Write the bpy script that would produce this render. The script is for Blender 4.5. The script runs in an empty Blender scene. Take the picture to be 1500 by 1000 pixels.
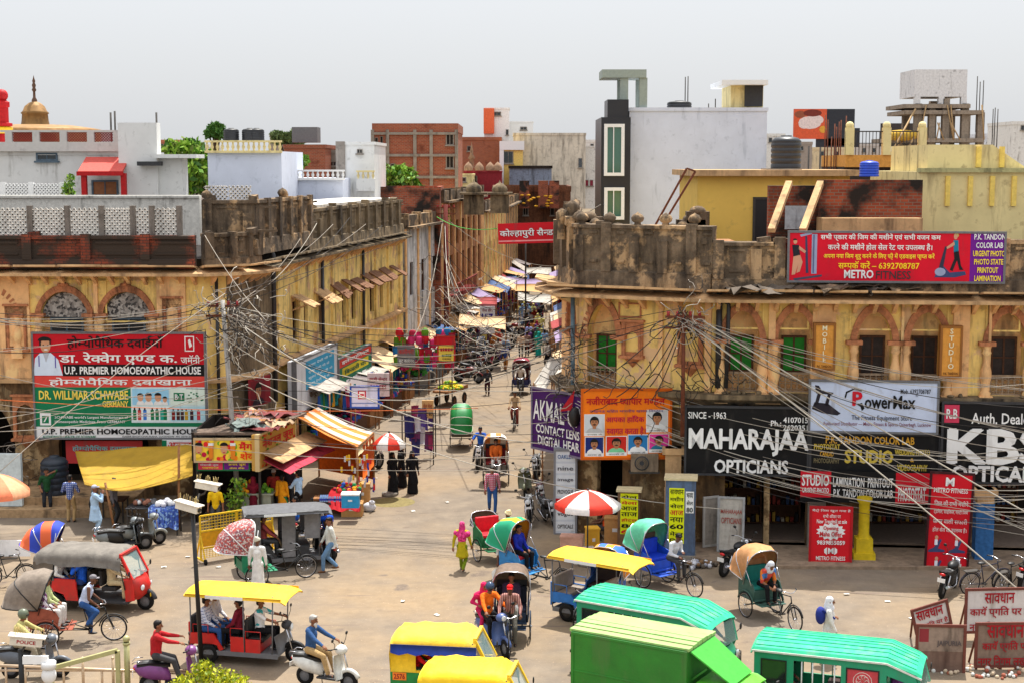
import bpy,bmesh,math,random
from mathutils import Vector as V,Matrix as M
from mathutils.geometry import tessellate_polygon
R=math.radians
random.seed(7)
sc=bpy.context.scene
COL=sc.collection
# ------------------------------------------------------------------ camera, sky, sun, exposure
CH,FL,PITCH=12.5,2200.0,math.atan(260/2200.0)
cd=bpy.data.cameras.new('camera'); cam=bpy.data.objects.new('camera',cd); COL.objects.link(cam)
cam.location=(0,0,CH); cam.rotation_euler=(R(90)-PITCH,0,0)
cd.sensor_width=36; cd.lens=FL/1500*36; cd.clip_start=.5; cd.clip_end=3000
sc.camera=cam
SUN_EL,SUN_AZ=R(66),R(14)  # azimuth from +Y towards +X
wd=bpy.data.worlds.new('World'); sc.world=wd; wd.use_nodes=True
nt=wd.node_tree
sky=nt.nodes.new('ShaderNodeTexSky'); sky.sky_type='NISHITA'; sky.sun_disc=False
sky.sun_elevation=SUN_EL; sky.sun_rotation=SUN_AZ; sky.air_density=1.0; sky.dust_density=4.0; sky.ozone_density=1.0
hs=nt.nodes.new('ShaderNodeMix'); hs.data_type='RGBA'; hs.inputs[0].default_value=.9  # thin white overcast veil
tcw=nt.nodes.new('ShaderNodeTexCoord'); sxw=nt.nodes.new('ShaderNodeSeparateXYZ'); nt.links.new(tcw.outputs['Generated'],sxw.inputs[0])
rw_=nt.nodes.new('ShaderNodeValToRGB'); nt.links.new(sxw.outputs[2],rw_.inputs[0])  # overcast veil: the zenith is three times as bright as the horizon
rw_.color_ramp.elements[0].color=(.372,.384,.4,1); rw_.color_ramp.elements[1].color=(.95,.96,1,1)
vl=nt.nodes.new('ShaderNodeVectorMath'); vl.operation='SCALE'; vl.inputs['Scale'].default_value=7.3; nt.links.new(rw_.outputs[0],vl.inputs[0]); nt.links.new(vl.outputs[0],hs.inputs[7])
bg=nt.nodes['Background']; bg.inputs[1].default_value=.15
nt.links.new(sky.outputs[0],hs.inputs[6]); nt.links.new(hs.outputs[2],bg.inputs[0])
sl=bpy.data.lights.new('sun','SUN'); sl.energy=4.2; sl.angle=R(.5); sl.color=(1,.965,.9)
so=bpy.data.objects.new('sun',sl); COL.objects.link(so)
sd=V((math.sin(SUN_AZ)*math.cos(SUN_EL),math.cos(SUN_AZ)*math.cos(SUN_EL),math.sin(SUN_EL)))
so.rotation_euler=sd.to_track_quat('Z','Y').to_euler(); so.location=(0,0,60)
sc.view_settings.view_transform='Standard'; sc.view_settings.look='None'
sc.view_settings.exposure=.78; sc.view_settings.gamma=1
sc.cycles.max_bounces=5; sc.cycles.diffuse_bounces=3; sc.cycles.glossy_bounces=2; sc.cycles.transparent_max_bounces=6
sc.cycles.sample_clamp_indirect=6
# ------------------------------------------------------------------ pixel -> world
CP,SP=math.cos(PITCH),math.sin(PITCH)
def ray(px,py):
 a,b=(px-750)/FL,(500-py)/FL
 return V((a,CP+b*SP,-SP+b*CP))
def at(px,py,D):
 d=ray(px,py); return V((0,0,CH))+d*(D/d.y)
def gr(px,py,z=0.0):
 d=ray(px,py); return V((0,0,CH))+d*((z-CH)/d.z)
def XZ(px,py,D):
 p=at(px,py,D); return p.x,p.z
# ------------------------------------------------------------------ materials
def lin(c): return tuple(((x/255)/12.92 if x/255<=.04045 else((x/255+.055)/1.055)**2.4)for x in c[:3])+(1,)
MC={}
def mat(c,rough=.65,metal=0,var=.14,scale=7,streak=0,dark=(45,38,32),bump=0,peel=0,peelc=(190,150,110),emit=0,sat=1.12,ss=(2.2,2.2,.35)):
 key=(c,rough,metal,var,scale,streak,dark,bump,peel,peelc,emit,ss)
 if key in MC: return MC[key]
 m=bpy.data.materials.new('paint_%d_%d_%d'%c[:3]); m.use_nodes=True; MC[key]=m
 n,l=m.node_tree.nodes,m.node_tree.links
 p=n['Principled BSDF']; p.inputs['Roughness'].default_value=rough; p.inputs['Metallic'].default_value=metal
 if rough>.5: p.inputs['Specular IOR Level'].default_value=.25
 tc=n.new('ShaderNodeTexCoord')
 def noise(sc_,det=4,vec=None):
  t=n.new('ShaderNodeTexNoise'); t.inputs['Scale'].default_value=sc_; t.inputs['Detail'].default_value=det
  t.inputs['Roughness'].default_value=.62
  l.new(vec or tc.outputs['Object'],t.inputs['Vector']); return t.outputs['Fac']
 def ramp(f,a,b,c0=(0,0,0,1),c1=(1,1,1,1)):
  r=n.new('ShaderNodeValToRGB'); r.color_ramp.elements[0].position=a; r.color_ramp.elements[1].position=b
  r.color_ramp.elements[0].color=c0; r.color_ramp.elements[1].color=c1; l.new(f,r.inputs[0]); return r.outputs[0]
 def mix(f,a,b):
  x=n.new('ShaderNodeMix'); x.data_type='RGBA'; l.new(f,x.inputs[0])
  for i,q in((6,a),(7,b)):
   if isinstance(q,tuple): x.inputs[i].default_value=q
   else: l.new(q,x.inputs[i])
  return x.outputs[2]
 L=lin(c)
 lo=tuple(max(0,x*(1-var*1.3))for x in L[:3])+(1,); hi=tuple(min(1,x*(1+var))for x in L[:3])+(1,)
 out=ramp(noise(scale),.3,.7,lo,hi)
 if peel:
  out=mix(ramp(noise(.9,8),.56-.1*peel,.60-.1*peel),out,lin(peelc))
 if streak:
  mp=n.new('ShaderNodeMapping'); mp.inputs['Scale'].default_value=ss; l.new(tc.outputs['Object'],mp.inputs[0])
  f=ramp(noise(1,7,mp.outputs[0]),.62-.22*streak,.80-.14*streak)
  out=mix(f,out,lin(dark))
  f2=ramp(noise(2.6,9),.60-.1*streak,.72-.1*streak)
  out=mix(f2,out,tuple(.5*x+.5*y for x,y in zip(lin(dark),L)))
 l.new(out,p.inputs['Base Color'])
 if bump:
  b=n.new('ShaderNodeBump'); b.inputs['Strength'].default_value=bump; b.inputs['Distance'].default_value=.05
  l.new(noise(scale*3,6),b.inputs['Height']); l.new(b.outputs[0],p.inputs['Normal'])
 if emit:
  l.new(out,p.inputs['Emission Color']); p.inputs['Emission Strength'].default_value=emit
 return m
def brick(c1,c2,mortar,scale=1.0,rot=False,dirt=.5,dirtc=(40,34,30)):
 m=bpy.data.materials.new('brickwork'); m.use_nodes=True; n,l=m.node_tree.nodes,m.node_tree.links
 p=n['Principled BSDF']; p.inputs['Roughness'].default_value=.85; p.inputs['Specular IOR Level'].default_value=.2
 tc=n.new('ShaderNodeTexCoord'); sx=n.new('ShaderNodeSeparateXYZ'); l.new(tc.outputs['Object'],sx.inputs[0])
 ad=n.new('ShaderNodeMath'); ad.operation='ADD'; l.new(sx.outputs[0],ad.inputs[0]); l.new(sx.outputs[1],ad.inputs[1])
 cb=n.new('ShaderNodeCombineXYZ'); l.new(ad.outputs[0],cb.inputs[0]); l.new(sx.outputs[2],cb.inputs[1])
 t=n.new('ShaderNodeTexBrick'); l.new(cb.outputs[0],t.inputs[0])
 t.inputs['Color1'].default_value=lin(c1); t.inputs['Color2'].default_value=lin(c2); t.inputs['Mortar'].default_value=lin(mortar)
 t.inputs['Scale'].default_value=scale; t.inputs['Brick Width'].default_value=.28; t.inputs['Row Height'].default_value=.11; t.inputs['Mortar Size'].default_value=.012
 ns=n.new('ShaderNodeTexNoise'); ns.inputs['Scale'].default_value=.8; ns.inputs['Detail'].default_value=9; l.new(tc.outputs['Object'],ns.inputs[0])
 r=n.new('ShaderNodeValToRGB'); r.color_ramp.elements[0].position=.62-.2*dirt; r.color_ramp.elements[1].position=.74-.2*dirt; l.new(ns.outputs[0],r.inputs[0])
 x=n.new('ShaderNodeMix'); x.data_type='RGBA'; l.new(r.outputs[0],x.inputs[0]); l.new(t.outputs[0],x.inputs[6]); x.inputs[7].default_value=lin(dirtc)
 l.new(x.outputs[2],p.inputs['Base Color'])
 b=n.new('ShaderNodeBump'); b.inputs['Strength'].default_value=.5; b.inputs['Distance'].default_value=.03; l.new(t.outputs[1],b.inputs['Height']); b.invert=True; l.new(b.outputs[0],p.inputs['Normal'])
 return m
def stripes(c1,c2,scale,axis=0,c3=None,duty=.5,rough=.7,scale2=None):
 """stripes along one object axis, or a check when c3 is given"""
 key=('st',c1,c2,scale,axis,c3,duty)
 if key in MC: return MC[key]
 m=bpy.data.materials.new('striped_cloth'); m.use_nodes=True; MC[key]=m; n,l=m.node_tree.nodes,m.node_tree.links
 p=n['Principled BSDF']; p.inputs['Roughness'].default_value=rough; p.inputs['Specular IOR Level'].default_value=.2
 tc=n.new('ShaderNodeTexCoord'); sx=n.new('ShaderNodeSeparateXYZ'); l.new(tc.outputs['Object'],sx.inputs[0])
 def band(o,s):
  a=n.new('ShaderNodeMath'); a.operation='MULTIPLY'; l.new(o,a.inputs[0]); a.inputs[1].default_value=s
  f=n.new('ShaderNodeMath'); f.operation='FRACT'; l.new(a.outputs[0],f.inputs[0])
  g=n.new('ShaderNodeMath'); g.operation='LESS_THAN'; l.new(f.outputs[0],g.inputs[0]); g.inputs[1].default_value=duty
  return g.outputs[0]
 def mix(f,a,b):
  x=n.new('ShaderNodeMix'); x.data_type='RGBA'; l.new(f,x.inputs[0])
  for i,q in((6,a),(7,b)):
   if isinstance(q,tuple): x.inputs[i].default_value=q
   else: l.new(q,x.inputs[i])
  return x.outputs[2]
 out=mix(band(sx.outputs[axis],scale),lin(c1),lin(c2))
 if c3: out=mix(band(sx.outputs[2],scale2 or scale),out,lin(c3))
 l.new(out,p.inputs['Base Color']); return m
def spots(cols,scale=9,rough=.7):
 key=('sp',tuple(cols),scale)
 if key in MC: return MC[key]
 m=bpy.data.materials.new('printed_cloth'); m.use_nodes=True; MC[key]=m; n,l=m.node_tree.nodes,m.node_tree.links
 p=n['Principled BSDF']; p.inputs['Roughness'].default_value=rough
 tc=n.new('ShaderNodeTexCoord'); vo=n.new('ShaderNodeTexVoronoi'); vo.inputs['Scale'].default_value=scale; l.new(tc.outputs['Object'],vo.inputs[0])
 sx=n.new('ShaderNodeSeparateColor'); l.new(vo.outputs['Color'],sx.inputs[0])
 r=n.new('ShaderNodeValToRGB'); r.color_ramp.interpolation='CONSTANT'
 while len(r.color_ramp.elements)<len(cols): r.color_ramp.elements.new(.5)
 for i,c in enumerate(cols):
  r.color_ramp.elements[i].position=i/len(cols); r.color_ramp.elements[i].color=lin(c)
 l.new(sx.outputs[0],r.inputs[0]); l.new(r.outputs[0],p.inputs['Base Color']); return m
def glassy(c=(30,38,40),rough=.08):
 key=('g',c,rough)
 if key in MC: return MC[key]
 m=bpy.data.materials.new('window_glass'); m.use_nodes=True; MC[key]=m
 p=m.node_tree.nodes['Principled BSDF']; p.inputs['Base Color'].default_value=lin(c); p.inputs['Roughness'].default_value=rough; p.inputs['Specular IOR Level'].default_value=.7
 return m
def clear(tint=(200,225,220),a=.25):
 key=('cl',tint,a)
 if key in MC: return MC[key]
 m=bpy.data.materials.new('clear_screen'); m.use_nodes=True; MC[key]=m
 p=m.node_tree.nodes['Principled BSDF']; p.inputs['Base Color'].default_value=lin(tint); p.inputs['Roughness'].default_value=.1; p.inputs['Alpha'].default_value=a
 return m
# ------------------------------------------------------------------ mesh builder
class B:
 def __init__(s,m=None,T=None):
  s.v,s.f,s.mi,s.sm,s.mats,s.T,s.cur=[],[],[],[],[],T,0
  if m: s.use(m)
 def use(s,m):
  if m not in s.mats: s.mats.append(m)
  s.cur=s.mats.index(m); return s
 def add(s,vs,fs,smooth=False):
  k=len(s.v)
  T=s.T
  s.v.extend([tuple(T@V(p))if T else tuple(p)for p in vs])
  for f in fs:
   s.f.append([i+k for i in f]); s.mi.append(s.cur); s.sm.append(smooth)
  return s
 def box(s,x0,x1,y0,y1,z0,z1,L=None):
  vs=[V((x,y,z))for z in(z0,z1)for y in(y0,y1)for x in(x0,x1)]
  if L: vs=[L@p for p in vs]
  return s.add(vs,[(0,2,3,1),(4,5,7,6),(0,1,5,4),(2,6,7,3),(0,4,6,2),(1,3,7,5)])
 def cbox(s,c,d,rx=0,ry=0,rz=0):
  L=M.Translation(c)@M.Rotation(rz,4,'Z')@M.Rotation(ry,4,'Y')@M.Rotation(rx,4,'X')
  return s.box(-d[0]/2,d[0]/2,-d[1]/2,d[1]/2,-d[2]/2,d[2]/2,L)
 def beam(s,p0,p1,w,h=None,up=(0,0,1)):
  p0,p1=V(p0),V(p1); d=p1-p0; L=d.length
  if L<1e-6: return s
  q=d.to_track_quat('X','Z'); T=M.Translation(p0)@q.to_matrix().to_4x4(); h=h or w
  return s.box(0,L,-w/2,w/2,-h/2,h/2,T)
 def cyl(s,p0,p1,r0,r1=None,n=8,smooth=True):
  p0,p1=V(p0),V(p1); r1=r0 if r1 is None else r1
  q=(p1-p0).to_track_quat('Z','Y')
  vs=[]
  for p,r in((p0,r0),(p1,r1)):
   for i in range(n):
    a=2*math.pi*i/n; vs.append(p+q@V((math.cos(a)*r,math.sin(a)*r,0)))
  s.add(vs,[(i,(i+1)%n,n+(i+1)%n,n+i)for i in range(n)],smooth)
  k=len(s.v)-2*n
  for f in(list(range(n-1,-1,-1)),list(range(n,2*n))):
   s.f.append([k+i for i in f]); s.mi.append(s.cur); s.sm.append(False)
  return s
 def tube(s,pts,r,n=6,close=False):
  pts=[V(p)for p in pts]; N=len(pts)
  rs=r if isinstance(r,(list,tuple))else[r]*N
  vs=[]; up=None
  for i,p in enumerate(pts):
   a=pts[(i-1)%N]if(i>0 or close)else p; b=pts[(i+1)%N]if(i<N-1 or close)else p
   t=(b-a).normalized()
   if up is None:
    up=t.orthogonal().normalized()
   up=(up-t*up.dot(t)); up=up.normalized()if up.length>1e-5 else t.orthogonal().normalized()
   w=t.cross(up)
   for k in range(n):
    g=2*math.pi*k/n; vs.append(p+(up*math.cos(g)+w*math.sin(g))*rs[i])
  fs=[]
  for i in range(N if close else N-1):
   j=(i+1)%N
   for k in range(n): fs.append((i*n+k,i*n+(k+1)%n,j*n+(k+1)%n,j*n+k))
  s.add(vs,fs,True)
  if not close and n>2:
   k0=len(s.v)-N*n
   for f in([k0+k for k in range(n-1,-1,-1)],[k0+(N-1)*n+k for k in range(n)]):
    s.f.append(f); s.mi.append(s.cur); s.sm.append(False)
  return s
 def ring(s,c,rad,r,axis=(0,1,0),n=24,m=6,a0=0,a1=360):
  q=V(axis).to_track_quat('Z','Y'); c=V(c)
  full=abs(a1-a0)>=359
  k=n if full else n+1
  pts=[c+q@V((math.cos(R(a0+(a1-a0)*i/n))*rad,math.sin(R(a0+(a1-a0)*i/n))*rad,0))for i in range(k)]
  return s.tube(pts,r,m,full)
 def lathe(s,prof,c=(0,0,0),n=14,smooth=True,axis=None,a0=0,a1=360):
  vs=[]; c=V(c); q=V(axis).to_track_quat('Z','Y')if axis else None
  full=abs(a1-a0)>=359; N=n if full else n+1
  for r,z in prof:
   for i in range(N):
    a=R(a0+(a1-a0)*i/n); p=V((math.cos(a)*r,math.sin(a)*r,z))
    vs.append(c+(q@p if q else p))
  fs=[]
  for j in range(len(prof)-1):
   for i in range(N if full else N-1):
    k=(i+1)%N
    fs.append((j*N+i,j*N+k,(j+1)*N+k,(j+1)*N+i))
  return s.add(vs,fs,smooth)
 def ball(s,c,r,nu=10,nv=6):
  rr=r if isinstance(r,(list,tuple))else(r,r,r); c=V(c); vs=[c+V((0,0,-rr[2]))]; fs=[]
  for j in range(1,nv):
   t=-math.pi/2+math.pi*j/nv
   for i in range(nu):
    a=2*math.pi*i/nu; vs.append(c+V((math.cos(a)*math.cos(t)*rr[0],math.sin(a)*math.cos(t)*rr[1],math.sin(t)*rr[2])))
  vs.append(c+V((0,0,rr[2]))); top=len(vs)-1
  for i in range(nu):
   k=(i+1)%nu
   fs.append((0,1+k,1+i)); fs.append((top,1+(nv-2)*nu+i,1+(nv-2)*nu+k))
   for j in range(nv-2): fs.append((1+j*nu+i,1+j*nu+k,1+(j+1)*nu+k,1+(j+1)*nu+i))
  return s.add(vs,fs,True)
 def plate(s,outer,holes,y0,y1):
  loops=[outer]+holes; pts=[p for l in loops for p in l]; n=len(pts)
  tris=tessellate_polygon([[V((u,z,0))for u,z in l]for l in loops])
  fs=[tuple(t)for t in tris]+[tuple(n+i for i in reversed(t))for t in tris]
  k=0
  for l in loops:
   m=len(l)
   for i in range(m): fs.append((k+i,k+(i+1)%m,n+k+(i+1)%m,n+k+i))
   k+=m
  return s.add([(u,y0,z)for u,z in pts]+[(u,y1,z)for u,z in pts],fs)
 def prism(s,poly,z0,z1):
  n=len(poly); tris=tessellate_polygon([[V((x,y,0))for x,y in poly]])
  fs=[tuple(t)for t in tris]+[tuple(n+i for i in reversed(t))for t in tris]+[(i,(i+1)%n,n+(i+1)%n,n+i)for i in range(n)]
  return s.add([(x,y,z0)for x,y in poly]+[(x,y,z1)for x,y in poly],fs)
 def grid(s,rows,th=0.0,smooth=True):
  """sheet from rows of points; th gives it a second skin"""
  a,b=len(rows),len(rows[0]); vs=[V(p)for r in rows for p in r]
  fs=[(i*b+j,i*b+j+1,(i+1)*b+j+1,(i+1)*b+j)for i in range(a-1)for j in range(b-1)]
  if th:
   no=[V((0,0,0))for _ in vs]
   for f in fs:
    nn=(vs[f[2]]-vs[f[0]]).cross(vs[f[3]]-vs[f[1]])
    for i in f: no[i]+=nn
   k=len(vs); vs+=[p+(q.normalized()if q.length>0 else V((0,0,1)))*th for p,q in zip(vs,no)]
   fs+=[tuple(k+i for i in reversed(f))for f in fs]
   bd=[j for j in range(b)]+[i*b+b-1 for i in range(1,a)]+[(a-1)*b+j for j in range(b-2,-1,-1)]+[i*b for i in range(a-2,0,-1)]
   for i in range(len(bd)):
    p,q=bd[i],bd[(i+1)%len(bd)]; fs.append((p,q,k+q,k+p))
  return s.add(vs,fs,smooth)
 def sweep(s,path,prof,smooth=False):
  path=[V((p[0],p[1],0))for p in path]; N=len(path); vs=[]
  for i,p in enumerate(path):
   d0=(p-path[i-1]).normalized()if i else None; d1=(path[i+1]-p).normalized()if i<N-1 else None
   n0=V((d0.y,-d0.x,0))if d0 else None; n1=V((d1.y,-d1.x,0))if d1 else None
   if n0 and n1:
    m=(n0+n1).normalized(); m=m/max(.4,m.dot(n0))
   else: m=n0 or n1
   vs+=[p+m*o+V((0,0,z))for o,z in prof]
  k=len(prof); fs=[(i*k+j,i*k+(j+1)%k,(i+1)*k+(j+1)%k,(i+1)*k+j)for i in range(N-1)for j in range(k)]
  fs+=[tuple(range(k-1,-1,-1)),tuple((N-1)*k+j for j in range(k))]
  return s.add(vs,fs,smooth)
 def build(s,name,parent=None,bev=0,loc=None,rz=0):
  me=bpy.data.meshes.new(name); me.from_pydata(s.v,[],s.f)
  for m in s.mats: me.materials.append(m)
  me.polygons.foreach_set('material_index',s.mi); me.polygons.foreach_set('use_smooth',s.sm); me.update()
  o=bpy.data.objects.new(name,me); COL.objects.link(o)
  if parent: o.parent=parent
  if loc is not None: o.location=loc
  if rz: o.rotation_euler.z=rz
  if bev:
   d=o.modifiers.new('bevel','BEVEL'); d.width=bev; d.segments=2; d.limit_method='ANGLE'; d.angle_limit=R(40)
  return o
def tag(o,label,cat,group=None,kind=None):
 if label: o['label']=label
 if cat: o['category']=cat
 if group: o['group']=group
 if kind: o['kind']=kind
 return o
def root(name,label,cat,loc=(0,0,0),rz=0,group=None):
 o=bpy.data.objects.new(name,None); COL.objects.link(o); o.location=loc; o.rotation_euler.z=rz; o.empty_display_size=.3
 return tag(o,label,cat,group)
def kids(o): return[c for c in list(COL.objects)if c.parent==o]
CH_CACHE={}
def dup(o,loc=None,rz=None,label=None,parent=None,_ch=None):
 if _ch is None:
  _ch={}
  for c in COL.objects:
   if c.parent: _ch.setdefault(c.parent.name,[]).append(c)
 c=o.copy(); COL.objects.link(c)
 if parent: c.parent=parent
 if loc is not None: c.location=loc
 if rz is not None: c.rotation_euler.z=rz
 if label: c['label']=label
 for k in _ch.get(o.name,[]): dup(k,parent=c,_ch=_ch)
 return c
def struct(b,name): return tag(b.build(name),None,None,None,'structure')
# ------------------------------------------------------------------ lettering (flat mesh glyphs)
tcurve=bpy.data.curves.new('glyphs','FONT'); tcurve.resolution_u=2; tcurve.fill_mode='FRONT'
tobj=bpy.data.objects.new('glyphs',tcurve)
GC={}
def raw(s,bold):
 k=(s,bold)
 if k not in GC:
  tcurve.body=s; tcurve.size=1; tcurve.offset=bold
  me=tobj.to_mesh(); vs=[(v.co.x,v.co.y)for v in me.vertices]; fs=[tuple(p.vertices)for p in me.polygons]; tobj.to_mesh_clear()
  GC[k]=(vs,fs)
 return GC[k]
def adv(s):
 bar=max(p[0]for p in raw('ज',0)[0])
 return max(p[0]for p in raw(s+'ज',0)[0])-bar
HALF=set('कखगघचजञणतथधनपफबभमयलवशषसह'); MATRA='ाीुूृेैोौंँः्ॅ़'
def hindi(s,bold):
 """the built-in font does not shape Devanagari: put short i before its consonant, cut half letters"""
 s=s.replace('र्','\u0001')
 out=[]; cl=[]
 toks=[]; i=0
 while i<len(s):
  ch=s[i]
  if '\u0904'<=ch<='\u0939':
   j=i+1; pre=[]; cur=ch
   while j<len(s)and s[j]=='्':
    if j+1<len(s)and '\u0904'<=s[j+1]<='\u0939':
     if s[j+1]=='र': cur+='्'; j+=2; continue
     pre.append(cur); cur=s[j+1]; j+=2
    else: break
   post=''
   while j<len(s)and s[j]in MATRA+'ि':
    post+=s[j]; j+=1
   if 'ि' in post: toks.append(('f','ि')); post=post.replace('ि','')
   for p in pre: toks.append(('h',p))
   toks.append(('f',cur+post)); i=j
  elif ch=='\u0001': toks.append(('r','')); i+=1
  else: toks.append(('f',ch)); i+=1
 vs,fs,x=[],[],0; run=''; reph=False
 def put(t,dx,clip=None):
  a,b=raw(t,bold); k=len(vs)
  if clip is not None:
   a=[(min(p[0],clip),p[1])for p in a]
  vs.extend([(p[0]+dx,p[1])for p in a]); fs.extend([tuple(i+k for i in f)for f in b])
 for kind,t in toks:
  if kind=='r': reph=True; continue
  if kind=='h':
   if run: put(run,x); x+=adv(run); run=''
   w=adv(t); cl_=w*(.66 if t in 'कफ' else w and .72); put(t,x,cl_); x+=cl_*.98
  else:
   run+=t
   if reph: run+='ॅ'; reph=False
 if run: put(run,x)
 return vs,fs
def letters(b,s,x0,z0,x1,z1,y,bold=.012,keep=False):
 """text fitted into the rectangle x0..x1, z0..z1 on the plane y (facing -y)"""
 bo=bold; bold=min(bold,.012); dev=any('\u0900'<=c<='\u097f' for c in s); bold=0 if dev else bold
 vs,fs=hindi(s,bold)if dev else raw(s,bold)
 if not vs: return
 ax,bx=min(p[0]for p in vs),max(p[0]for p in vs); az,bz=min(p[1]for p in vs),max(p[1]for p in vs)
 kx,kz=(x1-x0)/(bx-ax),(z1-z0)/(bz-az)
 ox=0
 if keep:
  k=min(kx,kz); ox=((x1-x0)-k*(bx-ax))/2; kx=kz=k
 for i,(dx,dz)in enumerate(((0,0),(-.7,0),(.7,0),(0,.5),(0,-.5))if bo>.015 else((0,0),)):
  b.add([(x0+ox+(p[0]-ax+dx*bo)*kx,y-.0006*i,z0+(p[1]-az+dz*bo)*kz)for p in vs],fs)
# ================================================================== ground and road
def road_mat():
 m=bpy.data.materials.new('dusty_asphalt'); m.use_nodes=True; n,l=m.node_tree.nodes,m.node_tree.links
 p=n['Principled BSDF']; p.inputs['Roughness'].default_value=.9; p.inputs['Specular IOR Level'].default_value=.2
 tc=n.new('ShaderNodeTexCoord')
 def nz(s,d,sx=1,sy=1):
  mp=n.new('ShaderNodeMapping'); mp.inputs['Scale'].default_value=(sx,sy,1); l.new(tc.outputs['Object'],mp.inputs[0])
  t=n.new('ShaderNodeTexNoise'); t.inputs['Scale'].default_value=s; t.inputs['Detail'].default_value=d; t.inputs['Roughness'].default_value=.65; l.new(mp.outputs[0],t.inputs[0]); return t.outputs[0]
 def rp(f,a,c,q0,q1):
  r=n.new('ShaderNodeValToRGB'); r.color_ramp.elements[0].position=a; r.color_ramp.elements[1].position=c; r.color_ramp.elements[0].color=q0; r.color_ramp.elements[1].color=q1; l.new(f,r.inputs[0]); return r.outputs[0]
 def mx(f,a,c):
  x=n.new('ShaderNodeMix'); x.data_type='RGBA'; l.new(f,x.inputs[0]); l.new(a,x.inputs[6]); l.new(c,x.inputs[7]); return x.outputs[2]
 W,K=(1,1,1,1),(0,0,0,1)
 grey=rp(nz(1.2,8),.35,.68,lin((112,101,89)),lin((132,119,103)))
 dust=rp(nz(3,6),.3,.7,lin((132,112,87)),lin((150,129,101)))
 o=mx(rp(nz(.16,7),.40,.70,K,W),grey,dust)
 spots_=rp(nz(1.1,3),.70,.76,K,W); o2=rp(nz(5,2),.3,.7,lin((100,88,80)),lin((112,98,88))); o=mx(spots_,o,o2)
 o=mx(rp(nz(.7,2),.66,.72,K,W),o,rp(nz(9,5),.3,.7,lin((92,82,74)),lin((128,112,96)))); o=mx(rp(nz(14,4),.64,.70,K,W),o,rp(nz(2,2),.3,.7,lin((166,142,116)),lin((180,156,128))))
 lines=rp(nz(.5,4,.25,5),.62,.68,K,W); o=mx(lines,o,rp(nz(2,2),.3,.7,lin((106,93,84)),lin((118,102,90))))
 l.new(o,p.inputs['Base Color'])
 bp=n.new('ShaderNodeBump'); bp.inputs['Strength'].default_value=.35; bp.inputs['Distance'].default_value=.03; l.new(nz(22,4),bp.inputs['Height']); l.new(bp.outputs[0],p.inputs['Normal'])
 return m
b=B(road_mat()); b.box(-300,300,5,900,-1,0); struct(b,'ground'); b=B(road_mat())
pts=[(-60,15),(60,15),(60,42.5),(8,44.2),(3.4,46.5),(1.2,52),(1.9,70),(2.6,100),(3.4,160),(1.6,160),(-.6,112),(-3,85),(-5,66),(-5.6,60),(-7.2,52),(-9.5,47.6),(-60,46.2)]
b.prism(pts,-.3,.004); struct(b,'road')
b=B(mat((140,120,100),.9,var=.2,scale=3,streak=.5,dark=(96,82,70),bump=.4))
b.prism([(7.2,45.6),(60,44.0),(60,60),(2,60),(2.6,51),(4.5,47.6)],-.3,.1); struct(b,'pavement')
# ================================================================== materials for the buildings
YEL=mat((244,208,124),.85,var=.12,scale=1.6,streak=.36,dark=(122,104,80),bump=.3,peel=.02,peelc=(226,186,140))
GRIME=mat((126,98,66),.9,var=.3,scale=2.4,streak=.85,dark=(46,38,32),bump=.5,peel=.3,peelc=(186,158,116))
YEL2=mat((238,206,126),.85,var=.14,scale=1.5,streak=.5,dark=(92,78,62),bump=.3,peel=.1,peelc=(206,166,124))
ORA=mat((236,186,130),.85,var=.14,scale=2,streak=.4,dark=(118,94,74),bump=.3,peel=.05,peelc=(238,200,140))
MOLD=mat((116,99,80),.95,var=.35,scale=2.2,streak=.85,dark=(44,38,33),bump=.8,peel=.3,peelc=(182,150,112))
MOLD2=mat((134,116,90),.95,var=.3,scale=2,streak=.9,dark=(42,38,34),bump=.5)
SLAB=mat((196,158,114),.9,var=.22,scale=1.4,streak=.5,dark=(104,82,62),bump=.3)
CARV=mat((186,122,84),.85,var=.25,scale=6,streak=.4,dark=(74,52,40),bump=.5)
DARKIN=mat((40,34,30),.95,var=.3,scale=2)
BRK=brick((158,78,50),(126,58,40),(120,104,88),1.0,dirt=.75)
BRK2=brick((160,84,58),(140,70,50),(140,120,100),1.0,dirt=.15,dirtc=(110,60,44))
WHITE=mat((216,216,212),.8,var=.06,scale=1,streak=.2,dark=(150,148,140))
WHITEB=mat((206,212,226),.8,var=.05,scale=1,streak=.18,dark=(160,168,182))
CREAM=mat((226,208,150),.85,var=.08,scale=1.3,streak=.4,dark=(140,120,84))
CONC=mat((140,132,122),.9,var=.18,scale=2,streak=.4,dark=(84,78,72),bump=.3)
STEEL=mat((70,66,62),.6,.3,var=.2); RUST=mat((104,58,40),.85,var=.3,scale=9)
WOODD=mat((84,54,36),.75,var=.3,scale=9); WOOD=mat((150,104,66),.8,var=.25,scale=8)
GREENSH=mat((30,128,34),.6,var=.2,scale=4); BLUEGR=mat((88,104,116),.7,var=.2,scale=5)
PEBBLE=spots([(150,144,136),(118,112,106),(170,164,156),(60,56,54)],11)
PIPE=mat((44,44,46),.5,var=.2); REDM=mat((176,22,26),.6); YELM=mat((226,182,20),.5)
BLACK=mat((20,20,21),.5,var=.1); DGREY=mat((58,58,60),.6,var=.15); MGREY=mat((110,110,112),.6,var=.12)
CHROME=mat((190,190,194),.25,.9,var=.05); RUBBER=mat((24,23,22),.85,var=.15); W85=mat((226,226,224),.6,var=.03)
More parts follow.
